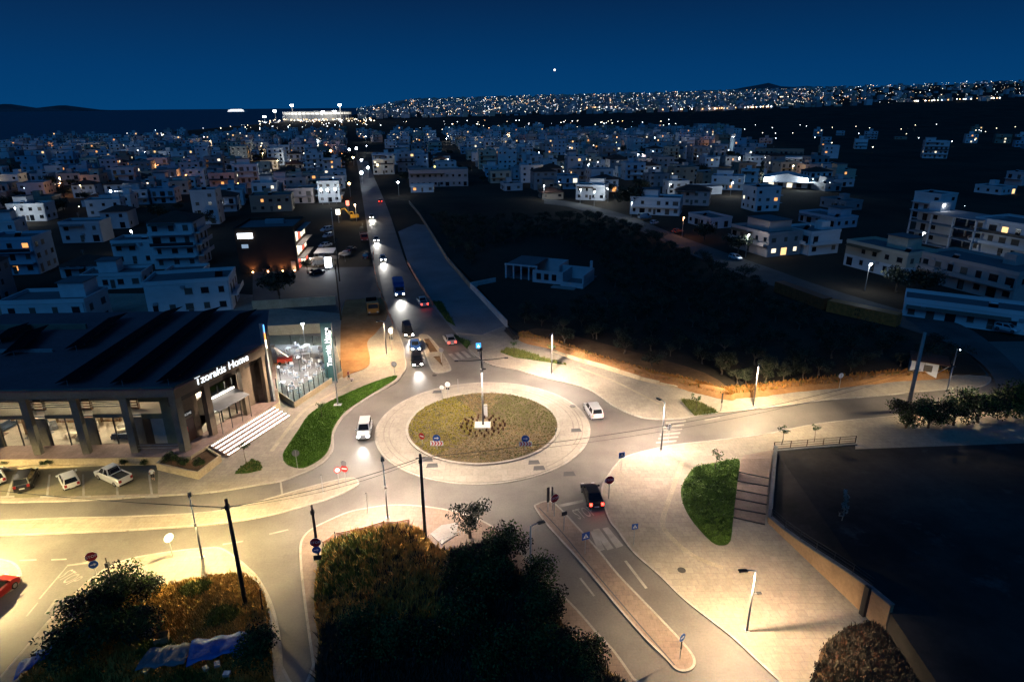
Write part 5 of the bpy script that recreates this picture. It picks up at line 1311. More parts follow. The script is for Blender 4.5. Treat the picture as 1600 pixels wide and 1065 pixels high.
# lawns: turf sheet, then grass as uncountable stuff
LAWN_A = [(618, 587), (588, 596), (560, 607), (531, 620), (505, 633), (481, 650), (467, 671), (452, 693), (442, 710), (445, 723), (456, 730), (475, 732), (497, 721), (511, 708), (517, 693), (519, 676), (528, 658), (541, 643), (559, 630), (586, 613), (617, 594)]
LAWN_G = [(1156, 722), (1141, 720), (1114, 725), (1086, 731), (1074, 744), (1065, 761), (1064, 775), (1070, 795), (1084, 818), (1111, 847), (1128, 853), (1141, 846), (1145, 815), (1150, 773)]
def lawn(name, pts, label, n, h, mats, sub, z=.13, blade_n=3, w=.05):
    o, poly = sheet(name, pts, M_turf, z, n=3)
    m_ = MB()
    for p in scatter(inset(poly, .12), n, r5):
        k = 1 if (math.sin(p[0] * .9 + 1) + math.sin(p[1] * .7) > .6) else 0
        blades(m_, p[0], p[1], z, h, blade_n, .15, k, r5, w=w)
    g = m_.build(sub, mats); tag(g, label, 'grass', kind='stuff'); return poly
polyLA = lawn('lawn_bed', LAWN_A, 'bright green mown lawn strip curving beside the roundabout', 9000, .10, [G_lawn, G_lawn], 'grass')
lg, polyLG = sheet('hedge_bed', LAWN_G, M_turf, .16, n=3)
m_ = MB()
for p in scatter(inset(polyLG, .25), 900, r5):
    leaves(m_, (p[0], p[1], .35), r5.uniform(.25, .45), 16, .10, r5, 0 if r5.random() < .75 else 1, .9, .2)
g = m_.build('hedge_shrubbery', [leaf_mat('hedge_leaf', (.05, .10, .012), (.11, .19, .03)), G_shrub]); tag(g, 'dense low green shrubbery filling the rounded plaza bed', 'shrubbery', kind='stuff')
for pts, lb in (([(791, 545), (817, 549), (855, 562), (885, 571), (859, 567), (804, 559), (782, 551)], 'grassy weeds in the strip bed below the grove bank'), ([(1064, 626), (1087, 629), (1123, 645), (1085, 650)], 'low shrubs filling the triangular pavement bed')):
    o, poly = sheet('planting_bed', pts, M_turf, .14, sp=False); m_ = MB()
    for p in scatter(poly, 260, r5):
        blades(m_, p[0], p[1], .14, .45, 7, .25, 0 if r5.random() < .6 else 1, r5, w=.05); 
        if r5.random() < .35: leaves(m_, (p[0], p[1], .35), .3, 10, .10, r5, 0)
    g = m_.build('weeds', [G_olv, G_dryg]); tag(g, lb, 'weeds', kind='stuff')
o, poly = sheet('small_bed', [(367, 741), (380, 728), (395, 718), (407, 724), (409, 735), (388, 740)], M_turf, .16, sp=False); m_ = MB()
for p in scatter(poly, 160, r5): blades(m_, p[0], p[1], .16, .22, 5, .15, r5.randrange(2), r5)
tag(m_.build('weeds', [G_olv, G_shrub]), 'scruffy weeds in the small triangular bed before the store', 'weeds', kind='stuff')

# roundabout planting in concentric rows
m_ = MB()
rr = 1.7
while rr < 10.2:
    n = int(2 * math.pi * rr / .42)
    for k in range(n):
        a = 2 * math.pi * (k + r5.uniform(-.25, .25)) / n; q = rr + r5.uniform(-.1, .1); x, y = RC.x + q * math.cos(a), RC.y + q * math.sin(a)
        dg = math.degrees(a) % 360
        s = 0 if 118 < dg < 235 + (10 - rr) * 3 else 2 if (dg < 75 or dg > 340) else 1
        if s == 0 and r5.random() < .12: s = 2
        if s == 1 and r5.random() < .25: s = 2
        if s != 0 and r5.random() < .12: continue
        leaves(m_, (x, y, mound_z(x, y) + .10), .24, 13, .10, r5, s, .6, .1)
    rr += .42
tag(m_.build('ground_cover_plants', [G_yel, G_tan, G_olv]), 'rows of low yellow and brown ground cover on the roundabout', 'ground cover', kind='stuff')
# small dark shrubs ringed round the mast
m_ = MB(); blades(m_, 0, 0, 0, .55, 26, .12, 0, r5, w=.06, lean=.9); shr = m_.mesh('dark_spiky_shrub', G_red)
i = 0
for ring_r, n in ((1.6, 11), (2.3, 16), (2.95, 17)):
    for k in range(n):
        a = 2 * math.pi * k / n + ring_r; x, y = c_x, c_y = mast.location.x + ring_r * math.cos(a), mast.location.y + ring_r * math.sin(a) * 1.0
        if r5.random() < .12: continue
        o = put('spiky_shrub', shr, None, (x, y, mound_z(x, y) - .02), r5.uniform(0, 6)); o.scale = (r5.uniform(.7, 1.1),) * 3
        tag(o, 'small dark red spiky shrub ringed round the roundabout mast', 'shrub', 'spiky shrubs round the mast')

# dry scrub on the near corners
def scrub(name, poly, label, n, hfun, zfun, mats, mix, r, cl=9, w=.06, spread=.35):
    m_ = MB()
    for p in scatter(poly, n, r):
        mi = mix(p, r); 
        if mi is None: continue
        blades(m_, p[0], p[1], zfun(p), hfun(p, r), cl, spread, mi, r, w=w, lean=.8)
    tag(m_.build(name, mats), label, 'scrub', kind='stuff')
NW_E = P(560, 850)
topE = P(580, 860).y
scrub('dry_scrub', inset(polyScrE, .3), 'tall dry orange grass on the central scrub corner', 7500, lambda p, r: r.uniform(.3, .95), lambda p: MOUND['scrub_mound'](p) - .05, [G_dry, G_dryg, M_dead],
      lambda p, r: (1 if (r.random() < .65 and abs(p[0] - P(530, 890).x) < 4 and abs(p[1] - P(530, 890).y) < 4.5) else 0 if (r.random() < .8 and p[1] > P(600, 985).y and p[0] < P(700, 900).x) else 2), r5)
scrub('dry_grass', inset(polyScrD, .2), 'golden dry grass patch behind the blue tarp', 6500, lambda p, r: r.uniform(.15, .45), lambda p: MOUND['dry_grass_mound'](p) - .03, [G_dry, G_dryg],
      lambda p, r: 1 if math.sin(p[0] * .8) * math.cos(p[1] * .9 + 1) > .45 else 0, r5, w=.04)
scrub('weeds', inset(polyScrG, .15), 'dry brush covering the earth heap at the end of the ochre wall', 1700, lambda p, r: r.uniform(.15, .5), lambda p: MOUND['earth_heap'](p) - .03, [M_dead, G_red, M_dead],
      lambda p, r: r.choice((0, 0, 0, 1, 2, 2)), r5)
bankpts = []
for i, p in enumerate(bk):
    d = (bk[min(i + 1, len(bk) - 1)] - bk[max(i - 1, 0)]).normalized(); nn = Vector((-d.y, d.x)); bankpts.append((p, nn))
m_ = MB()
for _ in range(2300):
    i = r5.randrange(len(bankpts) - 1); p, nn = bankpts[i]; q = p.lerp(bankpts[i + 1][0], r5.random()) + nn * r5.uniform(.5, 2.8)
    blades(m_, q.x, q.y, .8, r5.uniform(.25, .6), 4, .2, 0 if r5.random() < .85 else 1, r5, w=.04)
tag(m_.build('dry_grass', [leaf_mat('orange_dry_blade', (.26, .10, .018), (.40, .18, .04)), G_dryg]), 'orange dry grass fringing the earth bank along the grove', 'grass', kind='stuff')

# bushes and trees
def tree_mesh(r, trunk_h, crown_r, n_limb, n_leaf, leaf, mats, squash=.75, spread=.9, trunk_r=.14, clump=.45):
    tr, cr = MB(), MB()
    base = Vector((0, 0, -.1)); fork = Vector((r.uniform(-.15, .15), r.uniform(-.15, .15), trunk_h))
    tr.tube([base, base.lerp(fork, .5) + Vector((r.uniform(-.1, .1), r.uniform(-.1, .1), 0)), fork], [trunk_r * 1.3, trunk_r, trunk_r * .8], 6)
    for k in range(n_limb):
        a = 2 * math.pi * k / n_limb + r.uniform(-.4, .4); rd = crown_r * r.uniform(.35, spread); z = trunk_h + crown_r * squash * r.uniform(.35, 1.25)
        tip = Vector((rd * math.cos(a), rd * math.sin(a), z)); mid = fork.lerp(tip, .5) + Vector((0, 0, r.uniform(-.1, .3)))
        tr.tube([fork, mid, tip], [trunk_r * .6, trunk_r * .35, trunk_r * .12], 5)
        for j in range(3):
            c = tip + Vector((r.uniform(-1, 1), r.uniform(-1, 1), r.uniform(-.6, .6))) * crown_r * .33
            leaves(cr, c, crown_r * clump * r.uniform(.7, 1.15), n_leaf // (n_limb * 3), leaf, r, r.randrange(len(mats)), .75, .25)
    return tr.mesh('trunk', M_bark), cr.mesh('crown', mats)
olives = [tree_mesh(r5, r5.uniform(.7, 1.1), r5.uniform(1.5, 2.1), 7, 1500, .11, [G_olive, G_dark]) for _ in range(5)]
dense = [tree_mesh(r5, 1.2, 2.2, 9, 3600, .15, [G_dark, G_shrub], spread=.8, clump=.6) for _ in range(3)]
saps = [tree_mesh(r5, 1.9, .7, 5, 160, .13, [G_shrub], trunk_r=.035) for _ in range(2)]
def tree(meshes, pos, s, label, group=None, name='olive_tree', rz=None):
    t = thing(name, label, 'tree', pos, r5.uniform(0, 6.28) if rz is None else rz, group); t.scale = (s, s, s * r5.uniform(.9, 1.1))
    put('trunk', meshes[0], t); put('crown', meshes[1], t); return t
front_olives = [((882, 537), 1.15, 'pale-trunked olive tree nearest the roundabout behind the bank'), ((975, 552), 1.1, 'second olive tree along the bank, casting a shadow stripe'), ((1018, 574), .95, 'thin olive tree at the edge of the bare earth'),
                ((932, 530), 1.0, 'olive tree between the two lit front olives'), ((1128, 580), 1.1, 'twiggy olive tree above the bank corner'), ((1090, 560), 1.2, 'dim olive tree behind the bank corner')]
for px, s, lb in front_olives: tree(olives[r5.randrange(5)], P(*px, .36), s, lb, 'olive trees at the grove edge')
for px, s, lb in (((1165, 600), .85, 'brightly lit bush left of the lamp on the orange bank'), ((1195, 596), .9, 'brightly lit bush right behind the lamp on the orange bank'), ((1225, 594), .8, 'lit bush further right along the orange bank'), ((1255, 590), .8, 'dim bush at the right end of the lit bank')):
    tree(dense[0] if False else (olives[1][0], MATS and olives[2][1]), P(*px, .5), s, lb, 'bushes on the orange bank', 'bank_bush')
grove_pts = []
cont_keep = ground([(1190, 440), (1420, 500), (1440, 545), (1300, 520), (1200, 480)])
house_keep = ground([(735, 452), (800, 500), (960, 470), (930, 400), (850, 370), (740, 400)])
for p in scatter(inset(polyGrove, 2.5), 4000, r5):
    if p[1] > 230 and r5.random() < .5: continue
    if inside(p, house_keep) or inside(p, grove_front) or inside(p, cont_keep): continue
    if all((p[0] - q[0]) ** 2 + (p[1] - q[1]) ** 2 > 3.9 ** 2 for q in grove_pts): grove_pts.append(p)
grove_pts.sort(key=lambda p: p[1]); grove_pts = grove_pts[:290]
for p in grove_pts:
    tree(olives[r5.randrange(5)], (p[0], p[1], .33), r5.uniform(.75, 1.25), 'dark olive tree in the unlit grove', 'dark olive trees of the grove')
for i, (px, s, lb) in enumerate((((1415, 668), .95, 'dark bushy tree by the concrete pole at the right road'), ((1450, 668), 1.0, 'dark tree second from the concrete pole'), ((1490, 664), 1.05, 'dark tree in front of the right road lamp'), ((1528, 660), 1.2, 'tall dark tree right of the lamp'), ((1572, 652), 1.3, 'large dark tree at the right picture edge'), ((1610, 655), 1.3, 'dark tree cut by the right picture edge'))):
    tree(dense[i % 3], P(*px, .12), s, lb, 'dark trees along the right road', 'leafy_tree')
for px, lb in (((1221, 694), 'young tree with thin stem by the left end of the brown railing'), ((1272, 690), 'young tree behind the middle of the brown railing'), ((1118, 735), 'small dark sapling in the rounded hedge bed'), ((1086, 643), 'young stake-thin tree in the triangular bed'), ((503, 652), 'small palm-like sapling on the green lawn'), ((385, 722), 'bare little tree beside the small triangular bed'), ((862, 560), 'thin sapling in the strip bed by the far lamp'), ((803, 552), 'thin sapling at the left end of the strip bed')):
    t = tree(saps[r5.randrange(2)], P(*px, .14), r5.uniform(.75, 1.05), lb, 'young trees on the pavements', 'sapling')
# near dark scrub: big bushes with individual crowns
bush_spots = [((735, 838), 1.25, 'spiky dark tree standing up at the tip of the black scrub', olives), ((790, 880), .9, 'dark bush at the right edge of the scrub corner', dense), ((835, 925), .8, 'low dark bush beside the unlit lamp post', dense), ((715, 915), .8, 'dark bush behind the middle wooden pole', dense), ((770, 930), 1.0, 'round dark bush in the black scrub right of the pole', dense), 
              ((850, 975), .9, 'dark bush near the right pavement edge of the scrub', dense), ((730, 985), 1.0, 'dark bush in the centre of the black scrub', dense), ((560, 1030), .9, 'dark bush near the lower left of the black scrub', dense), ((650, 1040), 1.0, 'dark bush at the bottom middle of the picture', dense), ((760, 1050), 1.0, 'dark bush at the bottom of the black scrub', dense), ((860, 1040), .95, 'dark bush at the bottom right of the black scrub', dense), ((915, 1055), .7, 'lowest dark bush beside the right road pavement', dense),
              ((195, 960), 1.0, 'leafy green shrub catching light at the left corner', dense), ((165, 985), 1.0, 'dark leafy shrub left of the lit shrub', dense), ((215, 1005), .9, 'dark shrub below the lit shrub beside the carton', dense), ((130, 1030), 1.0, 'black shrub at the bottom left corner', dense), ((235, 935), .55, 'small leafy shoot beside the dry grass', dense), ((410, 1035), .8, 'dark green bush at the lower end of the dirt lane', dense)]
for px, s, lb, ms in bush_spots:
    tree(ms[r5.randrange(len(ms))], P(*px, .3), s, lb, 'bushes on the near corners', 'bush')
for px, s, lb in (((268, 724), .35, 'dark round shrub at the back of the corner planter'), ((288, 728), .3, 'second dark shrub in the corner planter'), ((312, 730), .28, 'low dark shrub at the tip of the corner planter')):
    tree(dense[0], P(*px, .8), s, lb, 'shrubs in the corner planter', 'shrub')
for k, x in enumerate((12, 68, 80, 195, 225)):
    tree(dense[k % 3], P(x, 727, .25), .22, 'small shrub %s in the bed under the store porch' % ('at the picture edge', 'left of the black vent', 'right beside it', 'behind the white pickup', 'nearest the person')[k], 'shrubs under the store porch', 'shrub')

# ---------------------------------------------------------------- tarp shelter, rubbish, carton on the left corner
M_tarp = mat('blue_tarp', (.008, .09, .30), .5, .25, 1.2, bump=.5); M_tarpg = mat('grey_tarp', (.12, .12, .13), .7, .3, 1.5, bump=.5)
def tarp(px4, zs, label, m, name='tarpaulin'):
    A, B, C, D = [P(*q, z) for q, z in zip(px4, zs)]
    n = 10; vs, fs = [], []
    for i in range(n + 1):
        for j in range(5):
            p = A.lerp(B, i / n).lerp(D.lerp(C, i / n), j / 4); p.z += .12 * math.sin(i * 1.7 + j) + r5.uniform(-.06, .06); vs.append(p)
    for i in range(n):
        for j in range(4): a = i * 5 + j; fs.append((a, a + 5, a + 6, a + 1))
    base = vs[0].copy(); o = MB().add([v - base for v in vs], fs).build(name, m, loc=base, smooth=True)
    so = o.modifiers.new('thickness', 'SOLIDIFY'); so.thickness = .03
    return tag(o, label, 'tarpaulin', 'tarps of the makeshift shelter')
tarp([(300, 1000), (392, 985), (388, 1012), (290, 1040)], [1.9, 1.9, 1.7, 1.5], 'bright blue tarp stretched over the makeshift shelter', M_tarp)
tarp([(235, 1012), (300, 1003), (288, 1038), (210, 1045)], [1.7, 1.85, 1.5, 1.3], 'grey tarp beside the blue tarp on the shelter', M_tarpg)
tarp([(30, 1035), (88, 1000), (82, 1018), (20, 1062)], [.6, .6, .45, .45], 'dark blue tarp strip along the kerb at bottom left', M_tarp)
for px, h in (((302, 1030), 1.6), ((388, 1015), 1.7), ((240, 1040), 1.4)):
    o = MB().tube([(0, 0, 0), (0, 0, h)], .05, 5).build('shelter_post', M_wood_pole, loc=P(*px, .2)); tag(o, 'wooden prop holding up the shelter tarp', 'post', 'shelter props')
t = thing('open_carton', 'open brown cardboard carton lying on the dry grass', 'carton', P(254, 1002, .45), R(20))
Mc = mat('cardboard', (.32, .19, .09), .9, .15, 3)
MB().box(-.55, -.4, 0, .55, -.36, .7).build('side', Mc, t); MB().box(-.55, .36, 0, .55, .4, .7).build('side', Mc, t); MB().box(-.55, -.359, 0, -.51, .359, .7).build('side', Mc, t); MB().box(.51, -.359, 0, .55, .359, .7).build('side', Mc, t); MB().box(-.509, -.359, .005, .509, .359, .04).build('bottom', mat('dark_inside', (.03, .02, .015), .9), t)
t = thing('board', 'pale leaning board beside the open carton', 'board', P(233, 995, .4), R(40)); o = MB().box(-.5, -.04, 0, .5, .04, 1.0).build('panel', mat('pale_board', (.4, .33, .26), .9, .2, 2), t); o.rotation_euler = (R(-35), 0, 0)
for i, (px, col_, s, lb) in enumerate((((372, 1024), (.03, .22, .5), .35, 'blue crate in the rubbish under the tarp'), ((340, 1040), (.45, .42, .4), .25, 'white box in the rubbish under the tarp'), ((322, 1046), (.5, .45, .3), .22, 'cream bucket in the rubbish'), ((355, 1055), (.35, .4, .45), .25, 'pale bag in the rubbish near the bottom edge'), ((230, 1050), (.42, .38, .2), .28, 'yellowish sack beside the grey tarp'))):
    t = thing('rubbish_item', lb, 'rubbish', P(*px, .5), r5.uniform(0, 3), 'rubbish by the shelter'); mm = mat('junk_%d' % i, col_, .8, .2, 3)
    MB().box(-s, -s * .8, 0, s, s * .8, s * 1.2).build('body', mm, t); MB().box(-s * 1.05, -s * .85, s * 1.203, s * 1.05, s * .85, s * 1.3).build('rim', mm, t)
# fallen stake and black post along the dirt lane
o = MB().tube([(0, 0, .1), (1.2, -3.4, .12)], .07, 6).build('fallen_post', M_wood_pole, loc=P(415, 962, .13)); tag(o, 'fallen dark post lying across the dirt lane edge', 'post')
o = MB().tube([(0, 0, 0), (.1, 0, 2.2)], .05, 6).build('stake', M_wood_pole, loc=P(410, 952, .2)); tag(o, 'thin black stake at the dry grass edge by the dirt lane', 'stake')
# ghostly dried agave stalk in the dark lot, guard dish
t = thing('dried_plant', 'tall pale dried plant standing in the dark lot', 'plant', P(1313, 822, .55))
m_ = MB(); m_.tube([(0, 0, 0), (.1, 0, 2.0), (-.1, .1, 4.2)], [.06, .05, .03], 5); m_.build('stem', mat('pale_dry_stem', (.20, .19, .16), .9), t)
m_ = MB()
for z in range(8): leaves(m_, (r5.uniform(-.2, .2), r5.uniform(-.15, .15), 1.6 + z * .38), .38 - z * .02, 26, .14, r5, 0, 1.0, .1)
m_.build('dry_leaves', MATS['pale_dry_stem'], t)
# concrete ramp beside the middle pole, rail and drainpipe stack
tag(MB().prism(ground([(672, 836), (690, 822), (716, 818), (712, 838), (690, 852)]), .1, .2).build('concrete_path', M_conc), kind='structure')
t = thing('low_railing', 'short grey railing at the edge of the black scrub', 'railing', P(684, 852, .2), toward((684, 852), (716, 838)))
for k in range(9): MB().tube([(k * .38, 0, 0), (k * .38, 0, .6)], .02, 5).build('bar', M_steel, t)
MB().tube([(0, 0, .6), (3.05, 0, .6)], .025, 5).build('rail', M_steel, t)
pd = thing('pipe_stack', 'stack of black pipes at the end of the service road wall', 'pipes', P(800, 524, .14), toward((790, 512), (812, 533)))
for k in range(3): MB().tube([(-2.6, (k - 1) * .5, .26), (2.6, (k - 1) * .5, .26)], .24, 10).build('pipe', M_black, pd)
for k in range(2): MB().tube([(-2.6, (k - .5) * .5, .70), (2.6, (k - .5) * .5, .70)], .24, 10).build('pipe', M_black, pd)
for q, lb in (([(706, 524), (735, 537), (730, 545), (715, 530)], 'dark weedy bed between main road and service road'), ([(676, 472), (690, 472), (712, 510), (698, 502)], 'long weedy strip between main road and service road')):
    o, poly = sheet('verge_bed', q, M_turf, .16, sp=False); m_ = MB()
    for p in scatter(poly, 140, r5): leaves(m_, (p[0], p[1], .35), .35, 9, .12, r5, 0)
    tag(m_.build('weeds', G_shrub), lb, 'weeds', kind='stuff')
# ================================================================ TOWN
r6 = random.Random(23)
def wmat(name, c, st=.3): return ground_mat(name, tuple(v * .9 for v in c), tuple(min(v * 1.06, .8) for v in c), big=.25, fine=1.5, stain=st, stain_col=tuple(v * .6 for v in c), rough=.9, bump=.1)
WALLS = [('white', wmat('white_stucco', (.62, .62, .62))), ('pale grey', wmat('pale_grey_stucco', (.45, .46, .48))), ('cream', wmat('cream_stucco', (.50, .43, .33))), ('pale blue', wmat('pale_blue_stucco', (.34, .44, .52))),
         ('pinkish', wmat('pink_stucco', (.46, .36, .33))), ('grey', wmat('grey_stucco', (.26, .26, .27))), ('tan', wmat('tan_stucco', (.30, .24, .18)))]
WD = dict(WALLS)
M_flat = ground_mat('flat_roof', (.10, .10, .105), (.16, .16, .165), big=.3, fine=2, stain=.4, stain_col=(.06, .06, .06))
M_tilero = ground_mat('roof_tile', (.060, .030, .022), (.095, .045, .032), big=.3, fine=3, stain=.3)
M_win = mat('dark_window', (.010, .013, .018), .2, spec=.5); M_shut = mat('shutter', (.09, .075, .06), .7, .2, 3)
M_wlit = [mat('lit_window_warm', (.6, .4, .2), .5, emit=(1, .62, .25), estr=1.6), mat('lit_window_white', (.6, .6, .5), .5, emit=(1, .88, .62), estr=1.5), mat('lit_window_orange', (.6, .3, .1), .5, emit=(1, .42, .12), estr=1.3)]
M_tank = mat('solar_boiler', (.35, .36, .38), .4, .1, 3, metal=.4)
U_win = {m.name: MB().box(-.5, -.04, 0, .5, .02, 1).mesh('window', m) for m in [M_win, M_shut] + M_wlit}
U_sill = MB().box(-.56, -.14, -.08, .56, .0, 0).mesh('sill', M_conc); U_lid = MB().box(-.54, -.09, 1.0, .54, .0, 1.08).mesh('lintel', M_conc)
U_box = {}
def ubox(m):
    if m.name not in U_box: U_box[m.name] = MB().box(-.5, -.5, 0, .5, .5, 1).mesh('block', m)
    return U_box[m.name]
def blk(name, par, m, x0, y0, z0, x1, y1, z1):
    return put(name, ubox(m), par, ((x0 + x1) / 2, (y0 + y1) / 2, z0), scale=(x1 - x0, y1 - y0, z1 - z0))
HOUSES = []
def house(pos, w, d, fl, rz, wall, label, r=r6, roof='flat', balc=(), det=2, upper=None, lit=.08, group='houses of the town', name='town_house', extras=('hut', 'boiler'), base=None, fh=3.1, sidewin=True, litset=()):
    """local -Y is the front; det 2 = every window its own part with sill, 1 = windows as parts, 0 = windows joined"""
    t = thing(name, label, 'house' if fl < 3 else 'apartment block', pos, rz, group); m = WD.get(wall, wall) if isinstance(wall, str) else wall
    h = fl * fh; a, b = w / 2, d / 2
    blk('wall', t, m, -a, -b, -.6, a, b, h)
    if base is not None: blk('ground_storey', t, base, -a - .02, -b - .02, -.5, a + .02, b + .02, fh - .1)
    if roof == 'hip':
        q = .5; MB().add([(-a - q, -b - q, h), (a + q, -b - q, h), (a + q, b + q, h), (-a - q, b + q, h), (-max(a - b, 0), 0, h + min(a, b) * .42), (max(a - b, 0), 0, h + min(a, b) * .42)], [(0, 1, 5, 4), (1, 2, 5), (2, 3, 4, 5), (3, 0, 4), (0, 3, 2, 1)]).build('tile_roof', M_tilero, t)
    else:
        rf = blk('roof', t, M_flat, -a + .2, -b + .2, h, a - .2, b - .2, h + .05)
        for (x0, y0, x1, y1) in ((-a - .1, -b - .1, a + .1, -b + .12), (-a - .1, b - .12, a + .1, b + .1), (-a - .1, -b + .12, -a + .12, b - .12), (a - .12, -b + .12, a + .1, b - .12)):
            blk('parapet', t, m, x0, y0, h - .05, x1, y1, h + (.75 if det else .6))
    zt = h
    if upper:
        uw, ud, ux = upper; zt = h + fh
        blk('upper_storey', t, m, ux - uw / 2, b - ud - .3, h + .051, ux + uw / 2, b - .3, zt); blk('upper_roof', t, M_flat, ux - uw / 2 - .3, b - ud - .6, zt, ux + uw / 2 + .3, b, zt + .15)
    if roof == 'flat' and 'hut' in extras:
        hx = r.uniform(-a + 2, a - 2); 
        if not upper: blk('stair_hut', t, m, hx - 1.4, b - 3.6, h + .051, hx + 1.4, b - .4, h + 2.5)
    if roof == 'flat' and 'boiler' in extras:
        bx = r.uniform(-a + 1.5, a - 1.5); by = r.uniform(-b + 1.2, 0)
        bo = MB().tube([(bx - .7, by, h + 1.25), (bx + .7, by, h + 1.25)], .28, 8).build('water_tank', M_tank, t)
        MB().quad((bx - .8, by - 1.3, h + .12), (bx + .8, by - 1.3, h + .12), (bx + .8, by - .2, h + 1.1), (bx - .8, by - .2, h + 1.1)).build('collector_panel', M_solar, bo)
    if det and r.random() < .6:
        ax = r.uniform(-a + 1, a - 1); an = MB().tube([(ax, b - 1, zt), (ax, b - 1, zt + 2.6)], .03, 4).build('antenna', M_steel, t)
        for dz in (1.9, 2.2, 2.5): blk('antenna_bar', an, M_steel, ax - .5, b - 1.02, zt + dz, ax + .5, b - .98, zt + dz + .03)
    if det == 2:
        for q in range(2):
            f_ = r.randrange(fl); xx = r.uniform(-a + 1, a - 1.5); blk('air_conditioner', t, M_tank, xx, -b - .35, f_ * fh + 2.35, xx + .85, -b - .006, f_ * fh + 2.95)
        xx = a - .25; MB().tube([(xx, -b - .08, -.3), (xx, -b - .08, h)], .05, 5).build('drain_pipe', M_tank, t)
        blk('street_door', t, M_shut, -.5, -b - .05, 0, .5, -b - .003, 2.15)
        if r.random() < .5:
            z_ = (fl - 1) * fh + 2.5; MB().add([(-a + .5, -b - .01, z_ + .35), (a * .2, -b - .01, z_ + .35), (a * .2, -b - 1.3, z_ - .1), (-a + .5, -b - 1.3, z_ - .1)], [(0, 3, 2, 1)]).build('awning', r.choice((M_shut, M_tarpg, M_woodb)), t)
    # balconies
    for f in range(1, fl):
        z = f * fh
        for side in balc:
            if side == 'front':
                bl_ = blk('balcony', t, m, -a + .3, -b - 1.5, z - .18, a - .3, -b + .003, z)
                if det: blk('balcony_parapet', t, m if f % 2 else M_dark_metal, -a + .3, -b - 1.5, z, a - .3, -b - 1.38, z + .9)
            elif side == 'right':
                blk('balcony', t, m, a - .003, -b + .3, z - .18, a + 1.4, b - .3, z)
                if det: blk('balcony_parapet', t, m, a + 1.28, -b + .3, z, a + 1.4, b - .3, z + .9)
            elif side == 'left':
                blk('balcony', t, m, -a - 1.4, -b + .3, z - .18, -a + .003, b - .3, z)
                if det: blk('balcony_parapet', t, m, -a - 1.4, -b + .3, z, -a - 1.28, b - .3, z + .9)
    # openings
    joined = {}
    def opening(x, z, ww, hh, side, mm):
        if side == 'front': loc, rzz = (x, -b - .004, z), 0
        elif side == 'right': loc, rzz = (a + .004, x, z), math.pi / 2
        else: loc, rzz = (-a - .004, x, z), -math.pi / 2
        if det == 0:
            ca, sa = math.cos(rzz), math.sin(rzz); jb = joined.setdefault(mm.name, (MB(), mm))[0]
            jb.add([(loc[0] + u * ca - v * sa, loc[1] + u * sa + v * ca, loc[2] + w_) for w_ in (0, hh) for u, v in ((-ww / 2, -.05), (ww / 2, -.05), (ww / 2, .02), (-ww / 2, .02))], [(4, 5, 6, 7), (0, 1, 5, 4), (1, 2, 6, 5), (3, 0, 4, 7)])
        else:
            o = put('window' if hh < 2 else 'balcony_door', U_win[mm.name], t, loc, rzz, scale=(ww, 1, hh))
            if det == 2:
                if hh < 2: put('sill', U_sill, o)
                put('lintel', U_lid, o)
    k_ = 0
    for f in range(fl):
        for side, ln in (('front', w), ('right', d), ('left', d)):
            if side != 'front' and not sidewin: continue
            n = max(1, int(ln / 3.3)); 
            for k in range(n):
                x = -ln / 2 + ln * (k + .5) / n + r.uniform(-.2, .2); k_ += 1
                if r.random() < (.12 if side == 'front' else .35): continue
                tall = (side in balc and f > 0 and r.random() < .7) or (f == 0 and r.random() < .25)
                mm = r.choice(M_wlit) if (r.random() < lit or k_ in litset) else (M_win if r.random() < .6 else M_shut)
                opening(x, f * fh + (.08 if tall else .95), r.uniform(1.0, 1.6) if not tall else r.uniform(1.2, 2.2), 2.15 if tall else 1.25, side, mm)
    for nm, (jb, mm) in joined.items():
        o = jb.build('windows', mm, t); o['kind'] = 'stuff'
    HOUSES.append((pos[0], pos[1], max(w, d) * .75))
    return t
def front_px(px, d, rz, z=0.0):
    p = P(*px, z); return p + Vector((-math.sin(rz), math.cos(rz), 0)) * (d / 2)
def HB(px, w, d, fl, rz, wall, label, z=0.0, **kw):
    return house(front_px(px, d, rz, z), w, d, fl, rz, wall, label, **kw)
A15 = R(14); AST = toward((1200, 430), (1500, 530))
# --- west side, near
HB((300, 489), 17, 10, 2, A15, 'white', 'big white two-storey block with side balconies behind the store', balc=('right',), lit=0, extras=('boiler',), fh=3.4)
HB((78, 520), 16, 9, 2, R(4), 'white', 'plain white house with raised right block, nearest left town', upper=(5, 5, 4), lit=0, extras=())
HB((278, 418), 12, 11, 4, R(8), 'white', 'four-storey white block with balconies and dark tiled hip roof', roof='hip', balc=('front', 'right'), lit=.0, fh=3.2)
HB((26, 428), 12, 10, 3, R(8), 'pale blue', 'blue-lit three-storey house at left edge with warm glowing porch', balc=('front',), lit=.06, litset=(2,), extras=('boiler',))
HB((130, 432), 11, 9, 1, R(6), 'pale grey', 'low house with dark tiled gable roof and lit porch at left', roof='hip', lit=.3)
HB((178, 450), 14, 8, 1, R(10), 'white', 'low white block with flat roof above the plain white house', upper=(4.5, 4, -2), lit=0, extras=())
HB((130, 378), 13, 8, 2, R(6), 'pale grey', 'blank pale grey gable wall house left of centre town', lit=0, extras=(), sidewin=False)
HB((212, 412), 11, 9, 2, R(8), 'white', 'white house with blue street light beside the tall hip-roofed block', lit=.1, extras=('boiler',))
HB((45, 345), 14, 8, 2, R(6), 'white', 'white stepped house near the left edge, middle distance', upper=(5, 5, -3), lit=0)
HB((290, 445), 9, 7, 1, R(10), 'white', 'small white box hut right above the big white block', lit=0, extras=())
HB((350, 300), 13, 10, 3, R(12), 'pinkish', 'pinkish flats with striped balconies left of the main road', balc=('front',), lit=.05)
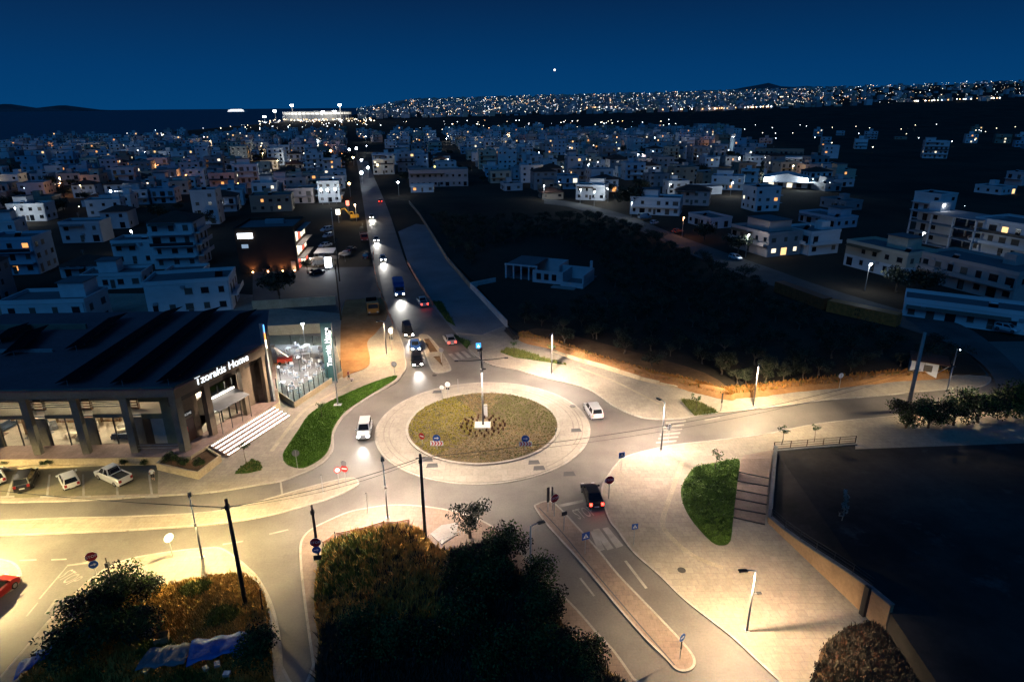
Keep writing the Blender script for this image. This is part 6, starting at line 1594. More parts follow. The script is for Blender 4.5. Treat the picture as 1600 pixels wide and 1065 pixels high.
HB((425, 330), 17, 12, 2, R(12), 'tan', 'wide tan building with dark flat roof above the restaurant', lit=.05)
HB((478, 290), 20, 11, 2, R(12), 'cream', 'cream building lit by shop lights beside the upper main road', lit=.25, balc=('front',))
HB((520, 272), 12, 10, 3, R(12), 'white', 'white flats behind the lit shops by the upper road', lit=.1)
HB((600, 272), 14, 12, 4, R(8), 'white', 'white four-storey flats at the head of the main road', balc=('front',), lit=.12)
HB((636, 268), 12, 10, 4, R(8), 'pale grey', 'grey-white flats right of the head of the main road', balc=('front', 'right'), lit=.08)
HB((686, 291), 33, 12, 2, R(6), 'pinkish', 'large blank pinkish-white warehouse right of the main road', lit=0, sidewin=False, extras=(), fh=4.2, name='warehouse')
HB((660, 300), 12, 6, 1, R(6), 'pale blue', 'low shed with blue glowing windows below the warehouse', lit=.9, extras=())
# --- east side
HB((922, 312), 14, 10, 2, R(-18), 'white', 'white flat-roofed house by the lamp at the bend of the back street', lit=.05, upper=(7, 5, 2))
HB((1022, 335), 20, 11, 2, R(-20), 'white', 'white house with porch and palm tree beside the back street', lit=.05, upper=(7, 6, -3), balc=('front',))
HB((1092, 352), 14, 9, 1, AST, 'pale grey', 'low house with pergola and warm garage light', lit=.1, extras=('boiler',))
HB((1168, 392), 17, 12, 2, AST, 'pinkish', 'pinkish house with warm lit upper windows and stepped flat roof', lit=.05, litset=(6, 7, 8), upper=(10, 8, -1), balc=('front',))
HB((1240, 392), 12, 11, 2, AST, 'white', 'blocky white house with deep balconies right of the pinkish house', balc=('front', 'right'), lit=0)
HB((1275, 350), 18, 10, 1, AST, 'pale blue', 'wide low house with blue-white roof behind the white block', lit=0, upper=(6, 5, 3))
HB((1362, 424), 19, 10, 2, AST, 'cream', 'cream two-storey house with white base and corner street light', base=WD['white'], lit=.05, litset=(8,), upper=(6, 5, 2))
HB((1500, 452), 24, 12, 2, AST, 'pinkish', 'wide pale house with one bright lit window at right', lit=0, litset=(11,), balc=('front',))
HB((1560, 400), 18, 14, 3, AST, 'white', 'large white apartment block with rounded balconies at right edge', balc=('front', 'left'), lit=.05)
HB((1545, 514), 30, 8, 1, R(-32), 'white', 'long low white house with small windows at the right edge', lit=0, extras=('boiler',), fh=3.6)
HB((1135, 296), 16, 12, 2, R(-22), 'pale blue', 'blue-lit house with gabled wall left of the bright hangar', lit=.08, upper=(8, 7, -2), balc=('front',))
HB((1175, 285), 13, 9, 2, R(-22), 'white', 'white house touching the dark cypress by the hangar', lit=.05)
HB((1250, 262), 26, 12, 2, R(-22), 'white', 'long white house behind the bright hangar', lit=0, extras=())
HB((1460, 247), 17, 14, 4, R(-25), 'white', 'tall white house alone in the dark fields at right', lit=.06, balc=('front',), upper=(7, 6, -4))
HB((1215, 255), 34, 12, 3, R(-22), 'tan', 'brown unfinished long block behind the hangar', lit=0, extras=(), balc=('front',))
HB((1300, 325), 14, 9, 1, AST, 'grey', 'low grey house right of the wide blue-roofed house', lit=0)
HB((1080, 320), 15, 10, 2, R(-20), 'pinkish', 'pinkish gabled house left of the blue-lit house', roof='hip', lit=.05)

# concrete frame building
def frame_building(px, w, d, fl, rz, label):
    t = thing('unfinished_building', label, 'building', front_px(px, d, rz), rz); m = M_conc; nx, ny = 4, 3
    for f in range(fl + 1):
        z = f * 3.2; blk('floor_slab', t, WD['grey'], -w / 2, -d / 2, z - .25, w / 2, d / 2, z)
        if f < fl:
            for i in range(nx):
                for j in range(ny):
                    x, y = -w / 2 + .3 + i * (w - .6) / (nx - 1), -d / 2 + .3 + j * (d - .6) / (ny - 1); blk('column', t, WD['pale grey'], x - .2, y - .2, z, x + .2, y + .2, z + 2.95)
            blk('infill_wall', t, WD['pale grey'], -w / 2 + .6, -d / 2 + 3, z, w * .1, -d / 2 + 3.2, z + 2.95); blk('infill_wall', t, WD['white'], w * .1, d / 2 - 1, z, w / 2 - .6, d / 2 - .8, z + 2.95)
            o = put('window', U_win['dark_window'], t, (-w * .2, -d / 2 + 2.99, z + 1), 0, scale=(1.4, 1, 1.3)); put('balcony_door', U_win['dark_window'], t, (w * -.36, -d / 2 + 2.99, z + .1), 0, scale=(1.6, 1, 2.2))
    blk('stair_tower', t, WD['white'], -w / 2 + 2, -1, fl * 3.2, -w / 2 + 6, 3, fl * 3.2 + 2.8); HOUSES.append((t.location.x, t.location.y, w * .8))
    return t
fb = frame_building((1462, 384), 22, 13, 3, AST, 'three-storey bare concrete frame building at right')
lamp('work_light', fb, (-5, 0, 11.5), 700, (.9, .95, 1), kind='POINT', rad=.2); put('work_lamp', MB().box(-.2, -.2, 11.6, .2, .2, 11.9).mesh('work_lamp', M_lens_c), fb, (-5, 0, 0))
# open single-storey ruin in the grove
ur = thing('roofless_house', 'roofless blue-grey concrete house standing in the dark grove', 'building', P(850, 440, .35), R(-24)); ur.scale = (1.2, 1.2, 1.2)
Mu = WD['pale grey']
for x0, y0, x1, y1, h in ((-9, 0, -8.7, 9, 2.9), (-9, 9, 2, 9.3, 2.9), (-2.2, -1, 4.2, -.7, 2.6), (2, 3, 2.3, 9, 3.0), (4.2, -1, 4.5, 5, 2.6), (2.3, 5, 9, 5.3, 2.7), (9, -2, 9.3, 5.3, 2.6), (4.5, -2.3, 9.3, -2, 1.0)):
    blk('wall', ur, Mu, x0, y0, 0, x1, y1, h)
for k in range(5): blk('column', ur, Mu, -8.7 + k * 1.75 - .15, -.15, 0, -8.7 + k * 1.75 + .15, .15, 2.9)
blk('beam', ur, Mu, -9, -.16, 2.9, -1.5, .16, 3.2); blk('roof_slab', ur, M_flat, -8.6, .3, 2.91, -2.5, 8.8, 3.1); blk('inner_floor', ur, M_flat, -8.6, .3, .01, 9, 8.6, .06); blk('column', ur, Mu, 8.5, 4.6, 2.7, 9, 5.1, 4.2)
for k in range(3): put('window', U_win['dark_window'], ur, (-.8 + k * 1.7, -1.01, .7), 0, scale=(1.0, 1, 1.3))
blk('step', ur, M_conc, 3, -4, .0, 8, -2.4, .2)
# kiosk
ks = thing('white_kiosk', 'small white kiosk with lean-to roof beside the right junction', 'kiosk', P(1441, 588, .15), R(-28))
blk('wall', ks, WD['white'], -1.9, -.1, 0, 1.9, 3.2, 2.6); MB().add([(-2.1, -.4, 2.62), (3.4, -.4, 2.45), (3.4, 3.5, 2.75), (-2.1, 3.5, 2.95), (-2.1, -.4, 2.75), (3.4, -.4, 2.58), (3.4, 3.5, 2.88), (-2.1, 3.5, 3.08)], [(4, 5, 6, 7), (0, 1, 5, 4), (1, 2, 6, 5), (2, 3, 7, 6), (3, 0, 4, 7), (0, 3, 2, 1)]).build('roof', M_tilero, ks)
MB().tube([(3.2, -.2, 2.4), (1.92, .2, .9)], .05, 5).build('brace', M_steel, ks); put('window', U_win['shutter'], ks, (.5, -.105, 1.0), 0, scale=(1.2, 1, 1.1))
blk('seam', ks, M_conc, -.03, -.13, 0, .03, -.101, 2.6)
# shipping containers
def container(pa, pb, label, col, logo=False):
    A, B = P(*pa, .4), P(*pb, .4); d = B - A; yaw = math.atan2(d.y, d.x); L_ = d.length
    t = thing('shipping_container', label, 'container', (A + B) / 2, yaw, 'containers along the back street'); m = mat('container_' + label.split()[0], col, .6, .25, 1.5)
    n = int(L_ / .35)
    for s in (-1, 1):
        m_ = MB()
        for k in range(n):
            x0, x1 = -L_ / 2 + L_ * k / n, -L_ / 2 + L_ * (k + 1) / n; y = s * (1.22 - (.06 if k % 2 else 0)); q = [(x0, y, .15), (x1, y, .15), (x1, y, 2.5), (x0, y, 2.5)]
            m_.add(q if s < 0 else q[::-1], [(0, 1, 2, 3)])
            y2 = s * (1.22 - (0 if k % 2 else .06)); m_.add([(x1, y, .15), (x1, y2, .15), (x1, y2, 2.5), (x1, y, 2.5)], [(0, 1, 2, 3)])
        m_.build('corrugated_side', m, t)
    blk('top', t, m, -L_ / 2, -1.22, 2.5, L_ / 2, 1.22, 2.62); blk('floor', t, M_dark_metal, -L_ / 2, -1.22, 0, L_ / 2, 1.22, .148)
    for s in (-1, 1):
        blk('end_wall', t, m, s * L_ / 2 - .04, -1.2, .15, s * L_ / 2 + .04, 1.2, 2.5)
        for sy in (-1, 1): blk('corner_post', t, m, s * L_ / 2 - .09, sy * 1.2 - .06, .15, s * L_ / 2 + .06, sy * 1.2 + .06, 2.5)
    if logo:
        tx = text_mesh('logo_letters', 'm\nsc', 1.3, .006, M_black, t); tx.location = (-.6, -1.26, 1.55); tx.rotation_euler = (math.pi / 2, 0, 0); tx.scale = (1.1, .75, 1)
    return t
container((1216, 456), (1290, 484), 'brown container behind the grove, farther of the two', (.36, .08, .025))
container((1295, 486), (1402, 510), 'ochre container with black logo letters, nearer of the two', (.72, .15, .03), True)
# restaurant
rs = thing('restaurant', 'dark brown cube restaurant with lit sign, orange uplights and glass side', 'restaurant', P(407, 424, .24) + Vector((2, 7, 0)), R(7))
Mbr = ground_mat('brown_cladding', (.045, .028, .018), (.07, .042, .026), big=.3, fine=2, stain=.2)
blk('wall', rs, Mbr, -8, -7, -.3, 7.4, 9, 11.4); blk('roof', rs, M_flat, -7.8, -6.8, 11.4, 7.2, 8.8, 11.46)
for x0, y0, x1, y1 in ((-8.1, -7.1, 7.5, -6.85), (-8.1, 8.85, 7.5, 9.1), (-8.1, -6.85, -7.85, 8.85), (7.25, -6.85, 7.5, 8.85)): blk('parapet', rs, Mbr, x0, y0, 11.35, x1, y1, 12.1)
blk('rooftop_unit', rs, M_tank, -2, 2, 11.46, 3, 3.5, 12.6)
Mls = mat('white_lightbox', (.9, .95, 1), .4, emit=(.85, .93, 1), estr=4.0, sample=True); Mls2 = mat('dim_lightbox', (.5, .6, .7), .4, emit=(.5, .65, .8), estr=.5)
blk('light_box', rs, Mls, -7.3, -7.3, 9.2, -3.4, -7.103, 10.6); blk('small_sign', rs, Mls2, -6.6, -7.2, 6.6, -4.9, -7.103, 7.6)
blk('column', rs, Mbr, 7.0, -7.6, 0, 7.5, -7.103, 11.3); blk('service_door', rs, M_tank, 5.6, -7.12, 0, 6.7, -7.003, 2.6)
for x in (-4.6, -.6, 3.2, 6.4):
    uh = MB().box(x - .15, -7.8, 0, x + .15, -7.5, .25).build('uplight', mat('orange_uplight', (1, .6, .3), .4, emit=(1, .5, .2), estr=25), rs); lamp('uplight_glow', rs, (x, -7.75, .35), 260, (1, .42, .16), R(120), .7, rot=(R(168), 0, 0), rad=.1)
for f in range(3):
    z = .3 + f * 3.7
    for k in range(4):
        blk('glass_bay', rs, M_wlit[1] if (f + k) % 3 else mat('red_lit_panel', (.5, .05, .03), .5, emit=(1, .12, .06), estr=1.2), 7.403, -5.8 + k * 3.5, z, 7.45, -3.2 + k * 3.5, z + 2.6)
    blk('terrace_slab', rs, M_conc, 7.46, -6.4, z + 2.75, 9.2, 8.6, z + 2.9)
    lamp('terrace_light', rs, (9.0, 1, z + 2.5), 700, (1, .9, .8), kind='POINT', rad=.3); lamp('terrace_light', rs, (8.8, -5, z + 2.5), 400, (1, .92, .85), kind='POINT', rad=.3)
blk('porch_roof', rs, WD['white'], 10.5, 0, 3.0, 16, 7, 3.15)
for x, y in ((10.7, .2), (15.8, .2), (10.7, 6.8), (15.8, 6.8)): blk('porch_post', rs, M_dark_metal, x - .1, y - .1, 0, x + .1, y + .1, 3.0)
lamp('porch_light', rs, (13, 3, 2.7), 900, (.95, .97, 1), kind='POINT', rad=.3)
for i, (dx, dy) in enumerate(((12.5, -2.5), (16.5, -1.0), (18.5, 4.0))):
    um = thing('parasol', ('square parasol nearest the restaurant wall', 'square parasol in the middle of the restaurant terrace', 'square parasol next to the car park')[i], 'parasol', rs.location + Vector((dx, dy, 0)), R(10), 'restaurant parasols')
    MB().tube([(0, 0, 0), (0, 0, 2.6)], .05, 6).build('pole', M_steel, um); MB().add([(-1.7, -1.7, 2.3), (1.7, -1.7, 2.3), (1.7, 1.7, 2.3), (-1.7, 1.7, 2.3), (0, 0, 3.0)], [(0, 1, 4), (1, 2, 4), (2, 3, 4), (3, 0, 4)]).build('canopy', mat('parasol_cloth', (.25, .2, .15), .9), um)
wb2 = thing('light_box_sign', 'bright white upright light box beside the white van', 'sign', P(514, 422, .25), R(10)); blk('panel', wb2, Mls, -.9, -.15, .8, .9, .15, 3.6); blk('foot', wb2, M_dark_metal, -.2, -.2, 0, .2, .2, .8)
lamp('sign_glow', wb2, (0, -.6, 2), 500, (.9, .95, 1), kind='POINT', rad=.4)
HOUSES += [(rs.location.x, rs.location.y, 20), (-62, 86, 34), (ur.location.x, ur.location.y, 14)]
# hangar
hg = thing('lit_hangar', 'white gabled hangar flooded with two bright white lamps', 'hangar', P(1226, 293), R(-22)); Mh = WD['white']
MB().add([(-11, 0, 0), (11, 0, 0), (11, 0, 5), (0, 0, 7.2), (-11, 0, 5), (-11, 16, 0), (11, 16, 0), (11, 16, 5), (0, 16, 7.2), (-11, 16, 5)], [(0, 1, 2, 3, 4), (1, 6, 7, 2), (5, 0, 4, 9), (6, 5, 9, 8, 7)]).build('wall', Mh, hg)
MB().add([(-11.4, -.5, 4.95), (0, -.5, 7.3), (11.4, -.5, 4.95), (-11.4, 16.4, 4.95), (0, 16.4, 7.3), (11.4, 16.4, 4.95)], [(0, 1, 4, 3), (1, 2, 5, 4)]).build('roof', WD['pale grey'], hg)
blk('canopy', hg, WD['white'], -11, -3, 2.9, 13, -.003, 3.1)
for k in range(4): put('loading_door', U_win['dark_window' if k % 2 else 'lit_window_white'], hg, (-7 + k * 4.6, -.004, .1), 0, scale=(2.6, 1, 2.3))
for x in (-9.8, 9.8):
    blk('floodlight', hg, mat('floodlight_on', (1, 1, 1), .4, emit=(.8, .95, 1), estr=60), x - .6, -1.2, 4.2, x + .6, -.7, 5.1)
    lamp('floodlight_beam', hg, (x, -1.6, 4.6), 3500, (.8, .93, 1), kind='POINT', rad=.4)
HOUSES.append((hg.location.x, hg.location.y + 8, 16))
HOUSES += [(hg.location.x * k, hg.location.y * k, 14) for k in (.94, .88)]

# ---------------------------------------------------------------- town fill on a street grid
rdv = (P(565, 300) - P(594, 454)); GA = math.atan2(rdv.y, rdv.x); gu = Vector((math.cos(GA), math.sin(GA))); gv = Vector((-gu.y, gu.x)); g0 = Vector(XY(594, 454))
def road_dist(p):
    q = Vector(p); best = 1e9
    cl = CENTER
    for a, b in zip(cl, cl[1:]):
        ab = b - a; t = max(0, min(1, (q - a).dot(ab) / ab.length_squared)); best = min(best, (q - a - ab * t).length)
    return best
CENTER = [Vector(XY((l[0] + r[0]) / 2, (l[1] + r[1]) / 2)) for l, r in zip(ROAD_L[:11], ROAD_R[:11])]; CENTER.append(CENTER[-1] + (CENTER[-1] - CENTER[-2]).normalized() * 500)
STC = [Vector(XY((l[0] + r[0]) / 2, (l[1] + r[1]) / 2)) for l, r in zip(ST_F, ST_N)]
ZW = ground([(-160, 500), (-160, 268), (0, 231), (60, 222), (200, 210), (430, 194), (560, 194), (600, 200), (585, 235), (545, 255), (535, 300), (500, 335), (355, 335), (355, 425), (235, 425), (235, 470), (0, 475)])
ZE = ground([(640, 292), (760, 285), (870, 316), (960, 330), (1060, 345), (1120, 330), (1250, 330), (1330, 300), (1290, 262), (1180, 238), (1140, 206), (1100, 194), (620, 193), (600, 215)])
ZS = ground([(1185, 232), (1330, 262), (1620, 262), (1620, 206), (1190, 208)])
ZR = ground([(1340, 345), (1420, 300), (1620, 280), (1620, 400), (1500, 440)])
plots = []
for zone, su, sv, prob, rot in ((ZW, 17.5, 15.5, .84, GA - math.pi / 2), (ZE, 18, 16, .80, GA - math.pi / 2 - .1), (ZS, 34, 30, .20, -.4), (ZR, 24, 20, .3, AST)):
    xs, ys = [p[0] for p in zone], [p[1] for p in zone]; cu, sn = math.cos(rot), math.sin(rot)
    c0 = Vector(((min(xs) + max(xs)) / 2, (min(ys) + max(ys)) / 2)); ext = max(max(xs) - min(xs), max(ys) - min(ys)) * .75; ni, nj = int(ext / sv), int(ext / su)
    for i in range(-ni, ni + 1):
        for j in range(-nj, nj + 1):
            lx = i * sv + (7 * (i // 3)) * 0 + r6.uniform(-2, 2); ly = j * su + r6.uniform(-2, 2)
            if i % 5 == 4 or j % 4 == 3: continue
            x, y = c0.x + lx * cu - ly * sn, c0.y + lx * sn + ly * cu
            if not inside((x, y), zone) or r6.random() > prob: continue
            if road_dist((x, y)) < 17: continue
            if any((Vector((x, y)) - s).length < 14 for s in STC): continue
            if any((x - hx) ** 2 + (y - hy) ** 2 < (hr + 7) ** 2 for hx, hy, hr in HOUSES): continue
            if x < coast_x(y) + 25 or y < 128: continue
            plots.append((math.hypot(x, y), x, y, rot + (math.pi / 2 if r6.random() < .3 else 0) * 0 + r6.uniform(-.07, .07), zone))
plots.sort(key=lambda p: p[0])
N_THINGS = 262
ORD = ['first', 'second', 'third', 'fourth', 'fifth', 'sixth', 'seventh', 'eighth', 'ninth', 'tenth', 'eleventh', 'twelfth', 'thirteenth', 'fourteenth', 'fifteenth', 'sixteenth', 'seventeenth', 'eighteenth', 'nineteenth', 'twentieth'] + ['%d%s' % (k, 'st' if k % 10 == 1 else 'nd' if k % 10 == 2 else 'rd' if k % 10 == 3 else 'th') for k in range(21, 90)]
near = plots[:N_THINGS]
SIDE = {id(ZW): 'west of the main road', id(ZE): 'east of the main road', id(ZS): 'in the far right fields', id(ZR): 'behind the concrete frame building'}
bands = {}
for p in near: bands.setdefault((id(p[4]), int(p[0] // 70)), []).append(p)
bandnames = {}
for zid in SIDE:
    ks_ = sorted(k[1] for k in bands if k[0] == zid)
    for n_, k in enumerate(ks_): bandnames[(zid, k)] = n_
STO = ['single-storey', 'two-storey', 'three-storey', 'four-storey', 'five-storey']
for key, lst in bands.items():
    lst.sort(key=lambda p: p[1] / p[2])
    for n_, (dist, x, y, rz, zone) in enumerate(lst):
        fl = r6.choices((1, 2, 3, 4), (3, 5, 3, 1.2) if zone is ZW else (3, 6, 2, .6))[0]; w, d = r6.uniform(9, 13.5), r6.uniform(8.5, 12.5)
        wn_name, wm = r6.choices(WALLS, (6, 4, 2, 2.5, 2, 2, 1.2))[0]; hip = r6.random() < .16 and fl < 4
        lab = '%s %s %s, %s from left in row %s %s' % (wn_name, STO[fl - 1], 'tiled house' if hip else 'house' if fl < 3 else 'flats', ORD[n_], ['one', 'two', 'three', 'four', 'five', 'six', 'seven', 'eight', 'nine', 'ten', 'eleven', 'twelve', 'thirteen'][bandnames[key]], SIDE[key[0]])
        ext = [e for e, pr in (('hut', .5), ('boiler', .6)) if r6.random() < pr]
        house((x, y, -.05 + land_z(x, y)), w, d, fl, rz, wm, lab, roof='hip' if hip else 'flat', balc=tuple(s for s, pr in (('front', .6), ('right', .25), ('left', .15)) if r6.random() < pr) if fl > 1 else (),
              det=1 if dist < 260 else 0, upper=(w * .5, d * .5, r6.uniform(-1.5, 1.5)) if (not hip and r6.random() < .22) else None, lit=.03, extras=ext)
# the rest of the town, too far to tell apart: one mass
mw = MB(); mats_far = [m for _, m in WALLS] + [M_flat, M_win] + M_wlit; ml = len(WALLS)
for dist, x, y, rz, zone in plots[N_THINGS:N_THINGS + 900]:
    fl = r6.choices((1, 2, 3, 4), (2, 5, 3, 1.5))[0]; w, d, h = r6.uniform(9, 15), r6.uniform(9, 13), fl * 3.1; z = land_z(x, y) - .2; k = r6.choices(range(ml), (6, 4, 2, 2.5, 2, 2, 1.2))[0]
    mw.box(x - w / 2, y - d / 2, z, x + w / 2, y + d / 2, z + h, k, rz); mw.box(x - w / 2 + .3, y - d / 2 + .3, z + h, x + w / 2 - .3, y + d / 2 - .3, z + h + .06, ml, rz, (x, y))
    if r6.random() < .6: mw.box(x - 2, y, z + h + .06, x + 2, y + 3.5, z + h + 2.6, k, rz, (x, y))
    ca, sa = math.cos(rz), math.sin(rz)
    for f in range(fl):
        if fl > 1 and f and r6.random() < .7: mw.box(x - w / 2 + .4, y - d / 2 - 1.3, z + f * 3.1 - .15, x + w / 2 - .4, y - d / 2 + .02, z + f * 3.1 + .75, k, rz, (x, y))
        for q in range(int(w / 3.6)):
            if r6.random() < .35: continue
            lx = -w / 2 + (q + .5) * w / int(w / 3.6); mi = ml + 1 if r6.random() < .90 else ml + 2 + r6.randrange(3)
            mw.box(x + lx - .7, y - d / 2 - .06, z + f * 3.1 + .9, x + lx + .7, y - d / 2 + .02, z + f * 3.1 + 2.3, mi, rz, (x, y))
tag(mw.build('distant_houses', mats_far), 'mass of far pale flat-roofed houses toward the sea and fields', 'houses', kind='stuff')

# town trees
def cyp(r):
    tr, cr = MB(), MB(); tr.tube([(0, 0, -.2), (0, 0, 5)], [.2, .08], 5)
    for k in range(16): leaves(cr, (0, 0, 1.2 + k * .55), max(.3, 1.3 - abs(k - 5) * .09), 60, .28, r, 0, 1.2, .3)
    return tr.mesh('trunk', M_bark), cr.mesh('crown', [G_dark])
cyps = cyp(r6)
big = [tree_mesh(r6, 2.2, 3.4, 9, 1100, .38, [G_dark, G_olive], spread=.85, clump=.55, trunk_r=.25) for _ in range(3)]
tree(cyps, P(1187, 292), 1.35, 'tall dark cypress touching the bright hangar', None, 'cypress')
for px, s, lb in (((985, 330), 1.5, 'palm-like dark tree beside the white porch house'), ((1100, 378), .9, 'round dark tree at the warm garage'), ((1152, 398), 1.0, 'dark leafy tree before the pinkish house'), ((437, 468), 1.1, 'dark tree in the yard behind the store'), ((480, 422), .5, 'small lit tree at the restaurant entrance'), ((1400, 455), .9, 'dark tree below the cream house'), ((1440, 462), 1.0, 'dark tree beside the wide pale house'), ((505, 262), 2.2, 'large dark tree left of the upper road'), ((540, 262), 1.8, 'dark tree beside the upper road lights'), ((635, 285), 1.1, 'dark tree left of the warehouse')):
    tree(big[r6.randrange(3)], P(*px, .2), s, lb, 'single trees in the town', 'dark_tree')
cnt = 0
for p in scatter(ZW, 900, r6) + scatter(ZE, 700, r6):
    if cnt > 150: break
    if any((p[0] - hx) ** 2 + (p[1] - hy) ** 2 < (hr * .95) ** 2 for hx, hy, hr in HOUSES) or road_dist(p) < 11 or math.hypot(*p) > 700 or p[1] < 125 or p[0] < coast_x(p[1]) + 20: continue
    cnt += 1; tree(big[r6.randrange(3)] if r6.random() < .85 else cyps, (p[0], p[1], 0), r6.uniform(.45, 1.0), 'dark tree standing between the town houses', 'trees between the town houses', 'garden_tree')

# ---------------------------------------------------------------- town street lights
L_head = {'w': mat('lamp_globe_white', (1, 1, 1), .4, emit=(.88, .96, 1), estr=35), 'y': mat('lamp_globe_warm', (1, .9, .7), .4, emit=(1, .75, .4), estr=30), 'o': mat('lamp_globe_orange', (1, .6, .3), .4, emit=(1, .42, .14), estr=25)}
LCOL = {'w': (.85, .95, 1), 'y': (1, .76, .42), 'o': (1, .45, .18)}
globe = {k: MB().tube([(0, 0, -.28), (0, 0, -.1), (0, 0, .1), (0, 0, .28)], [.08, .28, .28, .08], 8).mesh('lamp_globe', m) for k, m in L_head.items()}
poleU = MB().tube([(0, 0, 0), (0, 0, 1)], .09, 6).mesh('post', M_steel); armU = MB().tube([(0, 0, 0), (0, -.6, .12)], .05, 5).mesh('arm', M_steel)
def town_lamp(px, c, power, label, h=6.5, s=1.0, group='street lights of the town'):
    p = P(*px, h); t = thing('town_street_light', label, 'street light', (p.x, p.y, 0), 0, group)
    put('post', poleU, t, scale=(1, 1, h)); put('arm', armU, t, (0, 0, h)); put('lamp_globe', globe[c], t, (0, -.6, h + .1), scale=(s,) * 3)
    if power: lamp('lamp_light', t, (0, -.6, h - .3), power, LCOL[c], kind='POINT', rad=.3)
TL = [((174, 299), 'w', 2500, 1.6, 'brightest white street light in the left town'), ((206, 361), 'w', 700, .8, 'bluish-white light by the white house left of the tall block'), ((126, 290), 'y', 300, .6, 'small warm light left of the brightest left light'), ((207, 295), 'y', 400, .7, 'warm light right of the brightest left light'),
      ((850, 290), 'w', 1200, .8, 'white street lamp at the edge of the dark field'), ((929, 299), 'w', 1500, .9, 'white street lamp at the back street bend'), ((907, 296), 'w', 900, .8, 'white lamp left of the bend lamp'), ((987, 317), 'w', 700, .6, 'lamp by the porch of the white house'), ((1169, 367), 'w', 700, .7, 'white wall lamp by the pinkish house'), ((1442, 364), 'w', 1500, .9, 'bluish street light before the concrete frame building'), ((1359, 412), 'w', 900, .8, 'white corner light by the cream house'), ((1068, 340), 'o', 900, .7, 'warm orange garage lamp beside the back street'),
      ((1496, 545), 'w', 0, .25, 'tiny white light above the right junction'), ((546, 287), 'o', 2500, 1.2, 'orange light left of the upper road'), ((517, 236), 'o', 2500, 1.8, 'orange-red glow behind the trees by the upper road'), ((546, 234), 'w', 3000, 1.8, 'left of two cyan-white lamps at the road head'), ((557, 232), 'w', 3000, 1.8, 'right of two cyan-white lamps at the road head'), ((552, 246), 'y', 2000, 1.4, 'yellow lamp beside the upper road'), ((555, 320), 'y', 2500, .9, 'yellow lamp over the excavator'), ((502, 297), 'w', 1500, 1.0, 'left white lamp of the roadside shop'), ((512, 297), 'w', 1500, 1.0, 'middle white lamp of the roadside shop'), ((524, 296), 'w', 1200, 1.0, 'right white lamp of the roadside shop'), ((521, 279), 'w', 800, .8, 'white lamp above the roadside shop'), ((565, 270), 'w', 4000, 1.6, 'white lamp in the glare at the road head'), ((575, 262), 'w', 3000, 1.4, 'white lamp before the four-storey flats'), ((590, 258), 'y', 1800, 1.1, 'warm lamp before the four-storey flats'), ((622, 285), 'w', 900, .9, 'white lamp right of the road head'), ((565, 250), 'w', 3000, 1.5, 'white lamp beyond the road head')]
for px, c, pw, s, lb in TL: town_lamp(px, c, pw * (2.2 if px[1] < 300 and 490 < px[0] < 640 else 1), lb, s=s * (1.9 if px[1] < 300 and 490 < px[0] < 640 else 1))
r7 = random.Random(5); n7 = 0; got = []
for zone_, lim in ((ZW, 46), (ZE, 40)):
    n7 = 0
    for p in scatter(zone_, 2500, r7):
        if n7 >= lim: break
        if any((p[0] - hx) ** 2 + (p[1] - hy) ** 2 < (hr * .8) ** 2 for hx, hy, hr in HOUSES) or any((p[0] - a) ** 2 + (p[1] - b) ** 2 < 30 ** 2 for a, b in got): continue
        dd = math.hypot(*p)
        if dd > 900 or p[1] < 130 or p[0] < coast_x(p[1]) + 15: continue
        got.append(p); n7 += 1; k_ = r7.choices(('w', 'y', 'o'), (5, 3, 1))[0]
        t = thing('town_street_light', {'w': 'white', 'y': 'warm', 'o': 'orange'}[k_] + ' street light between the houses %s of the main road' % ('west' if zone_ is ZW else 'east'), 'street light', (p[0], p[1], 0), r7.uniform(0, 6), 'street lights between the houses')
        put('post', poleU, t, scale=(1, 1, 6.2)); put('arm', armU, t, (0, 0, 6.2)); put('lamp_globe', globe[k_], t, (0, -.6, 6.3), scale=(.5 + dd * .0009,) * 3)
        lamp('lamp_light', t, (0, -.6, 5.9), r7.uniform(700, 2200) * (1 + dd / 900), LCOL[k_], kind='POINT', rad=.3)
# shop signs by the upper road
for px, cc, w_, lb in (((543, 318), (1, .2, .1), 1.3, 'red lit upright shop sign beside the upper road'), ((528, 332), (1, .95, .8), 1.6, 'white lit square sign on a pole beside the upper road'), ((680, 262), (1, .8, .2), 1.6, 'small yellow sign high on the warehouse wall')):
    p = P(*px, 4.0); t = thing('shop_sign', lb, 'sign', (p.x, p.y, 0), R(8)); put('post', poleU, t, scale=(1.3, 1.3, 3.2)); blk('panel', t, mat('sign_glow_%d' % px[0], (.8, .8, .8), .4, emit=cc, estr=3), -w_ / 2, -.15, 3.2, w_ / 2, .15, 5.2)
# countless little lights
def dots(name, pts, label, cols, strn):
    m_ = MB(); ms = [mat('%s_%d' % (name, i), (1, 1, 1), .5, emit=cc, estr=strn) for i, cc in enumerate(cols)]
    for (x, y, z, s, k) in pts:
        m_.add([(x - s, y, z), (x + s, y, z), (x, y - s, z), (x, y + s, z), (x, y, z - s), (x, y, z + s)], [(0, 2, 5), (2, 1, 5), (1, 3, 5), (3, 0, 5), (2, 0, 4), (1, 2, 4), (3, 1, 4), (0, 3, 4)], k)
    tag(m_.build(name, ms), label, 'lights', kind='stuff')
CITYC = [(1, .85, .6), (.9, .95, 1), (1, .5, .2), (.75, .9, 1)]
pts = []
for dist, x, y, rz, zone in plots:
    if r6.random() < (.22 if dist < 700 else .12): pts.append((x + r6.uniform(-8, 8), y - 7 + r6.uniform(-3, 0), land_z(x, y) + r6.uniform(2.5, 7), (.10 + dist * .00030) * r6.choice((.6, 1, 1.5)), r6.choices((0, 1, 2, 3), (5, 4, 1.2, 2))[0]))
